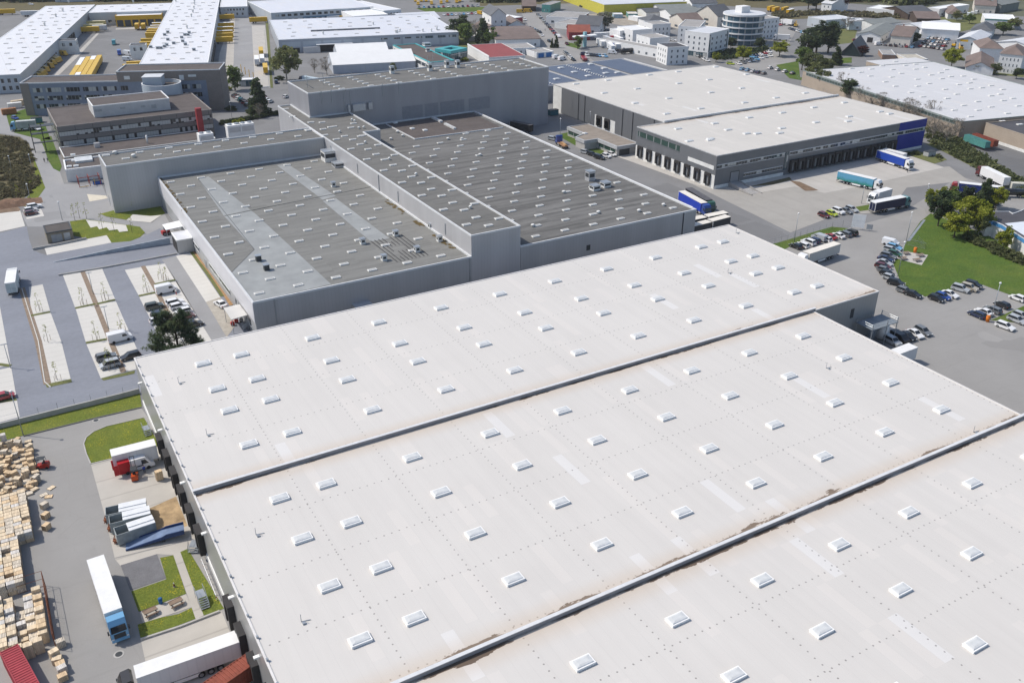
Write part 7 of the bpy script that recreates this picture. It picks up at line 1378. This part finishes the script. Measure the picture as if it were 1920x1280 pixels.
# ---------------------------------------------------------------- forklifts, van, skips
def forklift(px, py, ang, col, label, mast=2.2):
    p = G(px, py, 0); e = empty('forklift', (p.x, p.y, .06), R(ang), label, 'forklift'); MB().prof([(-1.3, .25), (.9, .25), (.9, .75), (.2, .85), (-.5, 1.15), (-1.2, 1.15), (-1.35, .8)], -.58, .58).build('body', col, e)
    k = MB()
    for x in (-.8, .75):
        for y in (-.52, .52): k.tube((x, y, .8), (x*.85, y, 2.15), .04, n=4)
    k.box(-.75, -.56, 2.12, .72, .56, 2.2); k.build('overhead_guard', dark, e); MB().box(-.55, -.28, 1.0, -.1, .28, 1.12).box(-.6, -.28, 1.1, -.45, .28, 1.6).build('seat', blackm, e)
    k = MB()
    for y in (-.38, .3): k.box(.98, y, .1, 1.12, y+.08, mast)
    for z in (.5, mast-.1): k.box(1.0, -.3, z, 1.1, .3, z+.08)
    k.build('mast', dark, e); k = MB()
    for y in (-.3, .2): k.box(1.12, y, .12, 2.2, y+.1, .17)
    k.build('fork', dark, e)
    for x, r in ((.6, .32), (-.95, .26)):
        for y in (-.5, .5): MB().tube((x, y-.1, r), (x, y+.1, r), r, n=10).build('wheel', tyre, e)
forklift(80, 877, 160, M('forklift_red', (.42, .03, .02), .4), 'red and black forklift beside the crate heap'); forklift(254, 896, 80, M('forklift_orange', (.60, .09, .02), .4), 'orange forklift with raised mast in front of the van', 4.2)
p = G(258, 879, 0); e = empty('delivery_van', (p.x, p.y, .06), R(2), 'white delivery van with a red rear section and open red back doors', 'van'); L = 6.4
o = bpy.data.objects.new('body', van_mb(6.2, 2.05, 2.7).mesh('body')); C.objects.link(o); o.parent = e
MB().box(-3.2, -1.08, .4, -1.2, 1.08, 2.78).build('rear_section', M('van_red', (.45, .012, .02), .35), e)
for s in (-1, 1): MB().box(-4.1, s*1.1-.04, .5, -3.22, s*1.1+.04, 2.6).build('rear_door', MATS['van_red'], e)
k = MB(); k.box(-.5, -1.035, 1.0, 1.0, -1.028, 1.25).build('side_stripe', cl['navy'], e)
x0, y0 = G(300, 899, 0).x, G(300, 899, 0).y; k = MB().mat(WD['orange'])
for i in range(13): k.box(-.6, -.45, i*.15, .6, -.3, i*.15+.1).box(-.6, -.05, i*.15, .6, .1, i*.15+.1).box(-.6, .3, i*.15, .6, .45, i*.15+.1).box(-.6, -.45, i*.15+.1, .6, .45, i*.15+.145)
o = k.build('pallet_stack'); o.location = (x0, y0, .06); o.rotation_euler = (0, 0, .15); tag(o, 'tall yellow stack of empty pallets beside the docks', 'pallet stack')
skg = M('skip_grey', (.33, .36, .36), .6, .15, .8); cover = M('skip_cover_white', (.70, .72, .74), .5, .05)
for i, (a, b, lb) in enumerate([((197, 958), (274, 941), 'rearmost of three grey skips with white covers by the docks'), ((204, 974), (281, 955), 'middle of three grey skips with white covers by the docks'), ((215, 996), (288, 972), 'nearest of three grey skips with white covers by the docks')]):
    p, q = G(*a, 2.4), G(*b, 2.4); m = (p+q)/2; e = empty('covered_skip', (m.x, m.y, .07), math.atan2(q.y-p.y, q.x-p.x), lb, 'skip', 'three covered skips by the docks'); L = (q-p).length/2
    k = MB()
    for y in (-1.2, 1.1): k.box(-L, y, .2, L, y+.1, 2.3)
    for x in (-L, L-.1): k.box(x, -1.1, .2, x+.1, 1.1, 2.3)
    k.box(-L, -1.1, .2, L, 1.1, .35)
    for j in range(9): x = -L+.3+j*(2*L-.6)/8; k.box(x, -1.27, .25, x+.1, -1.2, 2.2).box(x, 1.2, .25, x+.1, 1.27, 2.2)
    k.build('tub', skg, e); k = MB(); k.prof([(-L*.35, 2.3), (L, 2.3), (L, 2.42), (-L*.35, 2.42)], -1.22, 1.22); k.box(-L*.35, -.35, 2.42, L, .3, 2.56); k.build('cover', cover, e); MB().tube((-L-.5, -.7, .4), (-L-.1, -.7, 1.2), .06, n=4).tube((-L-.6, .2, .3), (-L-.1, .3, 1.4), .08, n=4).box(-L-.5, -.3, .2, -L-.1, .5, .7).build('coupling', rust, e)
a, b = G(236, 1024, .1), G(344, 990, 1.3); u = (b-a); L = u.length; e = empty('yard_ramp', (a.x, a.y, .06), math.atan2(u.y, u.x), 'long blue steel loading ramp leading up to the dock', 'ramp'); rb = M('ramp_blue', (.025, .06, .17), .5, .12); k = MB()
k.prof([(0, 0), (L*.72, 1.05), (L, 1.2), (L, 1.35), (L*.72, 1.2), (0, .12)], -1.1, 1.1); k.build('ramp_deck', M('ramp_deck_blue', (.15, .21, .33), .5, .15), e)
k = MB(); 
for y in (-1.2, 1.1): k.prof([(0, 0), (L*.72, .75), (L, .9), (L, 1.75), (L*.7, 1.6), (L*.62, 1.25), (0, .3)], y, y+.1)
k.build('side_plate', rb, e); MB().box(L*.6, -.9, 0, L*.66, .9, .9).build('support_leg', dark, e)
# dock side stairs and rails
def stairs(px, py, label, n=6, w_=1.2, h=1.2, ang=90, rail=True):
    p = G(px, py, 0); e = empty('steel_stair', (p.x, p.y, .05), R(ang), label, 'stair'); k = MB()
    for i in range(n): k.box(i*.28, -w_/2, (i+1)*h/n-.05, i*.28+.3, w_/2, (i+1)*h/n)
    k.box(n*.28, -w_/2, h-.05, n*.28+1.6, w_/2, h); k.build('tread', galv, e); k = MB()
    for y in (-w_/2, w_/2):
        k.tube((0, y, .9), (n*.28, y, h+1.0), .035, n=4).tube((n*.28, y, h+1), (n*.28+1.6, y, h+1), .035, n=4).tube((0, y, .5), (n*.28, y, h+.55), .025, n=4)
        for x, z in ((0, 0), (n*.14, h/2), (n*.28, h), (n*.28+1.6, h)): k.tube((x, y, 0), (x, y, z+1.0), .03, n=4)
    k.build('handrail', galv, e)
stairs(386, 1142, 'galvanised steel stair to the hall door beside the path', 6, 1.3, 1.3, 92); stairs(279, 818, 'short steel stair at the uppermost dock', 4, 1.2, 1.0, 92); stairs(362, 1038, 'small steel landing on the strip of grass by the wall', 3, 1.6, .9, 60)
k = MB()
for i in range(8):
    y = 114.6+i*1.35; k.mat(lampw if 0 else white).tube((13.9, y, 0), (13.9, y, .5), .07, n=6).mat(cl['red']).tube((13.9, y, .5), (13.9, y, .8), .07, n=6).mat(white).tube((13.9, y, .8), (13.9, y, 1.1), .07, n=6)
k.mat(white).tube((13.9, 114.6, 1.05), (13.9, 124, 1.05), .06, n=6); tag(k.build('barrier_rail'), 'red and white striped barrier rail along the hall wall', 'barrier')
def picnic(px, py, ang, label, grp):
    p = G(px, py, 0); e = empty('picnic_table', (p.x, p.y, .08), R(ang), label, 'picnic table', grp); wm = M('picnic_wood', (.13, .085, .06), .85, .2); MB().box(-1.0, -.4, .70, 1.0, .4, .76).build('table_top', M('picnic_top', (.26, .19, .14), .85, .2), e)
    for y in (-.85, .65): MB().box(-1.0, y, .42, 1.0, y+.26, .47).build('bench', wm, e)
    k = MB()
    for x in (-.75, .7): k.tube((x, -.75, 0), (x, -.2, .72), .05, n=4).tube((x, .75, 0), (x, .2, .72), .05, n=4).box(x-.03, -.8, .36, x+.03, .8, .42)
    k.build('frame', dark, e)
picnic(283, 1151, 10, 'left picnic table on the patch beside the dandelion lawn', 'picnic tables by the docks'); picnic(331, 1134, 10, 'right picnic table on the patch beside the dandelion lawn', 'picnic tables by the docks')
for px, py, lb in [(1698, 477, 'back left'), (1725, 481, 'back right'), (1693, 487, 'front left'), (1719, 490, 'front right')]: picnic(px, py, -12, lb+' of four picnic tables on the lawn paving', 'picnic tables on the lawn paving')
def bin_(px, py, m, label, r=.32, h=.95):
    p = G(px, py, 0); e = empty('litter_bin', (p.x, p.y, .07), 0, label, 'bin'); MB().tube((0, 0, 0), (0, 0, h), r*.85, r, 12).build('bin_body', m, e); MB().tube((0, 0, h), (0, 0, h+.12), r*1.08, r*.7, 12).build('lid', m, e)
bin_(302, 1131, M('bin_blue', (.02, .12, .32), .5), 'blue litter bin between the two picnic tables'); ob = M('bin_orange', (.62, .17, .01), .45); bin_(1715, 474, ob, 'orange bin at the edge of the lawn paving', .5, 1.5); bin_(1851, 603, ob, 'orange bin at the tip of the grass wedge', .5, 1.5)
# ---------------------------------------------------------------- lamps, walls, fences, signs
def lamp(px, py, h, label, arm=True, lean=0):
    p = G(px, py, 0); e = empty('street_lamp', (p.x, p.y, 0), 0, label, 'street lamp'); MB().tube((0, 0, 0), (0, 0, h), .10, .06, 8).build('post', galv, e); k = MB()
    if arm: k.box(-.75, -.12, h, .75, .12, h+.12)
    else: k.tube((0, 0, h), (0, 0, h+.3), .32, .2, 10)
    k.build('lamp_head', white if not arm else galv, e)
for px, py, h, a, lb in [(44, 816, 10, 0, 'tall lamp post at the corner of the grass bank and the crates'), (175, 551, 6, 1, 'upper double armed lamp on the mulch strip'), (204, 617, 6, 1, 'lower double armed lamp on the mulch strip'), (20, 690, 6, 1, 'double armed lamp in the leftmost parking strip'), (61, 320, 6, 0, 'lamp post at the edge of the scrub bank'), (22, 318, 5, 0, 'lamp post inside the brown thicket'), (117, 413, 6, 0, 'lamp post behind the transformer hut'), (1050, 259, 8, 0, 'lamp post at the gatehouse lawn'), (435, 221, 7, 0, 'lamp post by the brown office corner'), (1489, 454, 9, 0, 'tall lamp post on the grass strip behind the car row'), (1699, 452, 9, 0, 'tall lamp post beside the gate on the lawn edge'), (1683, 518, 10, 0, 'tall lamp post in the curved car row'), (1857, 600, 10, 0, 'tall lamp post beside the orange bin on the wedge'), (1615, 382, 6, 0, 'thin lamp post on the plaza grass'), (1735, 378, 6, 0, 'lamp post left of the yellow green tree'), (58, 378, 6, 0, 'lamp post beside the small parking pad'), (1106, 236, 6, 0, 'lamp post against the rear warehouse wall')]: lamp(px, py, h, lb, bool(a))
def wall(name, pts, h, m, label, t=.3, cat='wall', h2=None):
    P = [G(*p) for p in pts]; k = MB(); n = len(P)
    for i, (a, b) in enumerate(zip(P, P[1:])):
        u = (b-a).normalized(); nn = Vector((-u.y, u.x, 0))*t/2; f = lambda q, z: (q.x, q.y, z); ha = h if h2 is None else h+(h2-h)*i/(n-1); hb = h if h2 is None else h+(h2-h)*(i+1)/(n-1)
        A, B, C_, D = a-nn, b-nn, b+nn, a+nn; k.face([f(A, 0), f(B, 0), f(B, hb), f(A, ha)]); k.face([f(B, 0), f(C_, 0), f(C_, hb), f(B, hb)]); k.face([f(C_, 0), f(D, 0), f(D, ha), f(C_, hb)]); k.face([f(D, 0), f(A, 0), f(A, ha), f(D, ha)]); k.face([f(A, ha), f(B, hb), f(C_, hb), f(D, ha)])
    return tag(k.build(name, m), label, cat)
wall('retaining_wall', [(-200, 856), (0, 803), (220, 748), (262, 737)], 1.2, conc, 'pale concrete retaining wall between the car park and the grass bank', .35); wall('ramp_wall', [(100, 492), (210, 474), (320, 457)], .15, M('ramp_wall_blue', (.36, .40, .44), .8), 'grey concrete wall rising along the upper side of the truck ramp', .35, h2=2.0); wall('ramp_kerb', [(110, 517), (200, 502), (332, 477)], .45, conc, 'low concrete kerb wall along the lower side of the truck ramp', .3)
wall('yard_wall', [(62, 469), (110, 460), (162, 449)], .7, conc, 'low grey wall in front of the transformer hut', .3); wall('garden_kerb', [(264, 1200), (340, 1175), (412, 1147)], .35, conc, 'dark kerb between the picnic lawn and the lower dock apron', .3); wall('bank_kerb', [(44, 818), (180, 784), (266, 764)], .18, M('dark_kerb', (.12, .12, .13), .9), 'dark kerb under the grass bank', .25); wall('island_kerb', [(170, 870), (215, 859), (280, 842)], .15, conc, 'kerb along the front of the grass island', .2)
wall('island_kerb', [(268, 783), (235, 791), (200, 799), (176, 809), (162, 820), (157, 832), (162, 851), (170, 869)], .15, conc, 'curved pale kerb around the back of the grass island', .2); wall('car_park_kerb', [(41, 541), (72, 640), (84, 716), (95, 726)], .15, bay, 'pale kerb along the leftmost mulch strip', .2)
x, y, ww, dd, rz = rect((86, 437), (135, 429), (79, 423), 3.4); T = Bld('transformer_hut', 'small weathered concrete transformer hut with a dark flat roof', 'hut', x, y, ww, dd, 3.4, M('weathered_concrete', (.24, .21, .16), .95, .2, .5, fine=.3), M('dark_bitumen2', (.095, .085, .08), .9, .12, .3, fine=.3), rz, .1, dark); T.windows('f', 1, 4.2, 1, .2, 2.5, MATS.get('grey_door'), .9, None, 'door'); T.windows('f', 4.5, ww-.8, 1, .2, 2.5, galv, .9, None, 'louvre')
p = G(330, 472, 0); x, y, ww, dd, rz = rect((331, 451), (356, 444), (317, 437), 4.3); T = Bld('dock_house', 'grey ribbed dock house at the end of the truck ramp', 'dock', x, y, 44.1-x, dd, 4.4, sheetd, palem, 0, .1, white); k = MB(); T.fbox('', 'l', .4, dd-.4, .3, 3.6, blackm, .1, .05, k); k.build('dock_door', blackm, T.e)
def canopy(pts, z, label, m, posts=True):
    P = [G(*q, z) for q in pts]; c = sum(P, Vector())/4; e = empty('canopy', (c.x, c.y, 0), 0, label, 'canopy'); L = [(p.x-c.x, p.y-c.y) for p in P]; MB().prism(L, z-.2, z, True).build('canopy_roof', m, e); k = MB()
    for q in L: k.tube((q[0]*.94, q[1]*.94, 0), (q[0]*.94, q[1]*.94, z-.2), .08, n=5)
    k.build('post', galv, e); return e
canopy([(311, 431), (344, 424), (338, 413), (304, 421)], 3.6, 'white canopy roof over the red machine at the hall side', white); e = canopy([(434, 599), (464, 590), (449, 570), (419, 577)], 4.0, 'pale ribbed canopy over the entrance at the near end of the hall side', CLAD('pale_canopy_sheet', (.55, .54, .52), .6, .05, .6, 0, .25)); 
p = G(312, 437, .5); e = empty('red_machine', (p.x, p.y, .05), .2, 'red wheeled machine under the white canopy', 'machine'); MB().box(-1.4, -.7, .4, 1.0, .7, 1.4).build('body', cl['red'], e); MB().box(-.4, -.6, 1.4, .5, .6, 2.1).build('cab', cglass, e); wheels(e, (-.8, .6), .7)
for i, (px, py) in enumerate([(436, 606), (443, 601), (452, 599)]):
    p = G(px, py, .6); o = MB().mat(cl['red'] if i < 2 else conc).tube((0, -.3, .6), (0, .3, .6), .5, n=12).mat(dark).box(-.4, -.4, 0, .4, .4, .15).build('cable_drum'); o.location = (p.x, p.y, .05); tag(o, '%s of the drums under the ribbed canopy' % ['left red one', 'right red one', 'grey one'][i], 'drum', 'drums under the ribbed canopy')
stairs(455, 617, 'steel stair at the near corner of the low hall', 7, 2.0, 1.6, 0)
# pipe frame at the annex
p = G(150, 352, 0); q = G(192, 351, 0); k = MB(); yy = p.y
for i in range(3): x = p.x+(q.x-p.x)*i/2; k.mat(M('oxide_red', (.34, .07, .05), .6)).tube((x, yy, 0), (x, yy, 3.4), .12, n=6).tube((x, yy+4, 0), (x, yy+4, 3.4), .12, n=6).tube((x, yy, 3.4), (x, yy+4, 3.4), .1, n=6)
k.tube((p.x, yy, 3.4), (q.x, yy, 3.4), .12, n=6).mat(COL['yellow']).tube((p.x, yy-.3, .3), (q.x-4, yy-.3, .3), .1, n=6).tube((p.x+5, yy-.3, .3), (p.x+5, yy-.3, 2.8), .1, n=6); tag(k.build('pipe_frame'), 'red and yellow pipe frame beside the low annex', 'frame')
p = G(183, 345, 0); o = MB().mat(M('crate_blue', (.03, .10, .40), .5)).box(-1.4, -.8, 0, 1.4, .8, 1.2).mat(dark).box(-1.45, -.85, 1.2, 1.45, .85, 1.28).build('blue_box'); o.location = (p.x, p.y, .05); tag(o, 'blue box under the red pipe frame', 'box')
p = G(15, 386, 0); k = MB(); r = random.Random(3); 
for i in range(14):
    for j in range(7):
        f = lambda a, b: (p.x-9+a*1.4, p.y-3+b*1.1, max(0, 1.9*math.sin(max(0, min(1, a/14))*3.14)*math.sin(max(0, min(1, b/7))*3.14)*(.75+.5*((a*7+b*13) % 5)/5))); k.face([f(i, j), f(i+1, j), f(i+1, j+1), f(i, j+1)], True)
tag(k.build('earth_heap', M('reddish_earth', (.22, .135, .09), .95, .25, .8, fine=.4)), 'heap of reddish earth beside the concrete slab', 'earth heap')
# right: gate, sign, fences, stair tower
p = G(1607, 431, 0); e = empty('site_sign', (p.x, p.y, 0), R(-50), 'white two panelled sign board standing behind the car row', 'sign'); MB().box(-1.9, -.06, 3.0, 1.9, .06, 5.0).build('upper_panel', white, e); MB().box(-1.9, -.06, .8, 1.9, .06, 2.9).build('lower_panel', white, e); MB().tube((-1.7, .12, 0), (-1.7, .12, 5), .08, n=5).tube((1.7, .12, 0), (1.7, .12, 5), .08, n=5).build('post', galv, e); MB().box(2.6, -.06, .6, 4.4, .06, 2.2).tube((3.5, .1, 0), (3.5, .1, 2.2), .06, n=5).build('small_board', galv, e)
def fence(pts, h, label, sp=2.5, m=None, bars=False):
    P = [G(*q) for q in pts]; k = MB()
    for a, b in zip(P, P[1:]):
        L = (b-a).length; n = max(1, int(L/sp)); u = (b-a)/n
        for i in range(n+1): q = a+u*i; k.tube((q.x, q.y, 0), (q.x, q.y, h), .04, n=4)
        for z in ((h, h*.66, h*.33, .1) if not bars else (h, .15)): k.tube((a.x, a.y, z), (b.x, b.y, z), .02, n=3)
        if bars:
            for i in range(int(L/.3)): q = a+(b-a)*(i*.3/L); k.tube((q.x, q.y, .15), (q.x, q.y, h), .018, n=3)
    return tag(k.build('wire_fence' if not bars else 'sliding_gate', m or galv), label, 'fence' if not bars else 'gate')
fence([(1440, 460), (1500, 445), (1560, 428), (1580, 424), (1600, 434)], 2.0, 'thin wire fence along the back of the grass strip'); fence([(1668, 453), (1700, 459), (1734, 467)], 1.9, 'grey barred sliding gate between the car row and the lawn', 4, None, True); fence([(1734, 467), (1720, 452), (1700, 447)], 1.6, 'grey rail frame standing on the lawn behind the gate', 3); fence([(496, 60), (505, 165)], 2.2, 'wire fence along the lorry park strip', 4); fence([(1492, 145), (1530, 168), (1562, 182)], 2.0, 'wire fence behind the rear warehouse corner', 3)
fence([(0, 800), (110, 772), (262, 735)], 1.0+1.2, 'wire fence on top of the retaining wall', 3)
p = G(1632, 622, 0); e = empty('stair_tower', (167.5, 122.3, 0), 0, 'galvanised stair tower with platform in the corner of the hall', 'stair tower'); k = MB()
for x, y in ((0, 0), (5, 0), (8.5, 0), (0, 4.6), (5, 4.6), (8.5, 4.6)): k.tube((x, y, 0), (x, y, 6.2), .12, n=6)
k.build('column', galv, e); MB().box(-.2, -.2, 4.9, 8.7, 4.8, 5.05).build('platform', M('grating', (.20, .23, .26), .6, .1), e); k = MB()
for z in (5.6, 6.1):
    for a, b in (((0, 0), (8.5, 0)), ((8.5, 0), (8.5, 4.6)), ((0, 0), (0, 4.6))): k.tube((*a, z), (*b, z), .04, n=4)
k.build('handrail', galv, e); k = MB()
for i in range(16): k.box(.6+i*.28, 1.0, .3+i*.29, .9+i*.28, 2.4, .34+i*.29)
k.build('tread', galv, e); MB().tube((7, 2.4, .4), (7, 2.4, 4.4), 1.4, n=18).build('tank', white, e)
p = G(1183, 283, 0); e = empty('open_skip', (p.x, p.y, .06), hd(1183, 281, 24, -5), 'rust red open skip with timber waste beside the gatehouse', 'skip'); k = MB(); k.prof([(-3.2, .2), (2.6, .2), (3.4, 1.9), (-3.6, 1.9)], -1.25, -1.15); k.prof([(-3.2, .2), (2.6, .2), (3.4, 1.9), (-3.6, 1.9)], 1.15, 1.25); k.box(-3.4, -1.15, .2, -3.2, 1.15, 1.9).box(2.8, -1.15, .2, 3.1, 1.15, 1.9).box(-3.2, -1.15, .2, 2.8, 1.15, .35); k.build('tub', M('skip_red', (.33, .06, .03), .6, .15), e); k = MB(); r = random.Random(9)
for i in range(26): x, y = r.uniform(-2.6, 2.6), r.uniform(-.9, .9); k.tube((x, y, 1.6+r.random()*.4), (x+r.uniform(-1, 1), y+r.uniform(-.6, .6), 1.9+r.random()*.5), .09, n=4)
k.build('timber_waste', WD['orange'], e)
for px, py, m, lb, hh in [(1037, 216, M('dark_teal_bin', (.04, .16, .2), .6), 'dark teal waste container at the foot of the tall block', 2.4), (70, 230, M('teal_bin', (.05, .2, .2), .6), 'dark teal waste container behind the silver lorry', 2.2), (1742, 292, gw, 'pale grey switch cabinet beside the blue end panel', 1.8)]:
    p = G(px, py, 0); o = MB().mat(m).box(-2.2, -1.2, .1, 2.2, 1.2, hh).mat(dark).box(-2.3, -1.3, hh, 2.3, 1.3, hh+.12).build('waste_container' if 'bin' in m.name else 'switch_cabinet'); o.location = (p.x, p.y, .05); tag(o, lb, 'container' if 'bin' in m.name else 'cabinet')
for px, py, lb in [(180, 788, 'round manhole cover on the path under the grass bank'), (223, 1226, 'square edged manhole cover on the loading yard')]:
    p = G(px, py, 0); o = MB().mat(conc).tube((0, 0, 0), (0, 0, .02), .75, n=20).mat(dark).tube((0, 0, .02), (0, 0, .035), .5, n=20).build('manhole_cover'); o.location = (p.x, p.y, .035); tag(o, lb, 'manhole cover')
# depot gate area
p = G(462, 160, 0); x, y = p.x, p.y; B = Bld('gate_hut', 'white gate hut with a wide flat roof at the depot entrance', 'hut', x-4, y-2, 8, 5, 3.4, glassb, white, rzd, .15, white); wall('gate_pad', [(480, 166), (507, 163)], .4, offw, 'low white wall at the end of the lorry park strip', .4)
k = MB(); p = G(476, 150, 0)
for i in range(4): k.tube((p.x, p.y+i*8, 0), (p.x, p.y+i*8, 4), .2, n=5)
tag(k.build('gate_posts', COL['yellow']), 'yellow gate posts at the depot entrance', 'gate posts')
for i, (px, py, m, lb) in enumerate([(29, 203, offw, 'white box container among the clutter at the lane'), (18, 214, M('rusty_box', (.35, .16, .07), .8, .2), 'rusty box among the clutter at the lane'), (36, 198, M('cream_box', (.55, .45, .32), .7), 'cream box container at the end of the lane')]):
    p = G(px, py, 0); k = MB().mat(m).box(-3, -1.2, .1, 3, 1.2, 2.5); [k.box(-3+j*.6, -1.26, .2, -2.8+j*.6, -1.2, 2.4) for j in range(10)]; o = k.build('storage_box'); o.location = (p.x, p.y, .05); o.rotation_euler = (0, 0, .1*i); tag(o, lb, 'box', 'boxes at the lane')
p = G(555, 147, 0); a = G(568, 146, 1); b = G(600, 150, 1); lorry((600, 148), (572, 143), 'blue grey trailer with a dark tractor behind the tall block', M('bluegrey_side', (.3, .4, .48), .5), M('bluegrey_roof', (.45, .53, .58), .5), 'navy', 13.6)
# ---------------------------------------------------------------- thin spring haze
hz = bpy.data.materials.new('thin_haze'); hz.use_nodes = True; hn = hz.node_tree; hn.nodes.clear()
ho = hn.nodes.new('ShaderNodeOutputMaterial'); hv = hn.nodes.new('ShaderNodeVolumePrincipled'); hv.inputs['Color'].default_value = (.92, .95, 1, 1); hv.inputs['Density'].default_value = .00007; hv.inputs['Anisotropy'].default_value = .2
hn.links.new(hv.outputs[0], ho.inputs['Volume']); tag(MB().box(-900, -400, -1.5, 2200, 2400, 130).build('haze', hz), 'thin pale spring haze over the town', 'haze', None, 'stuff')
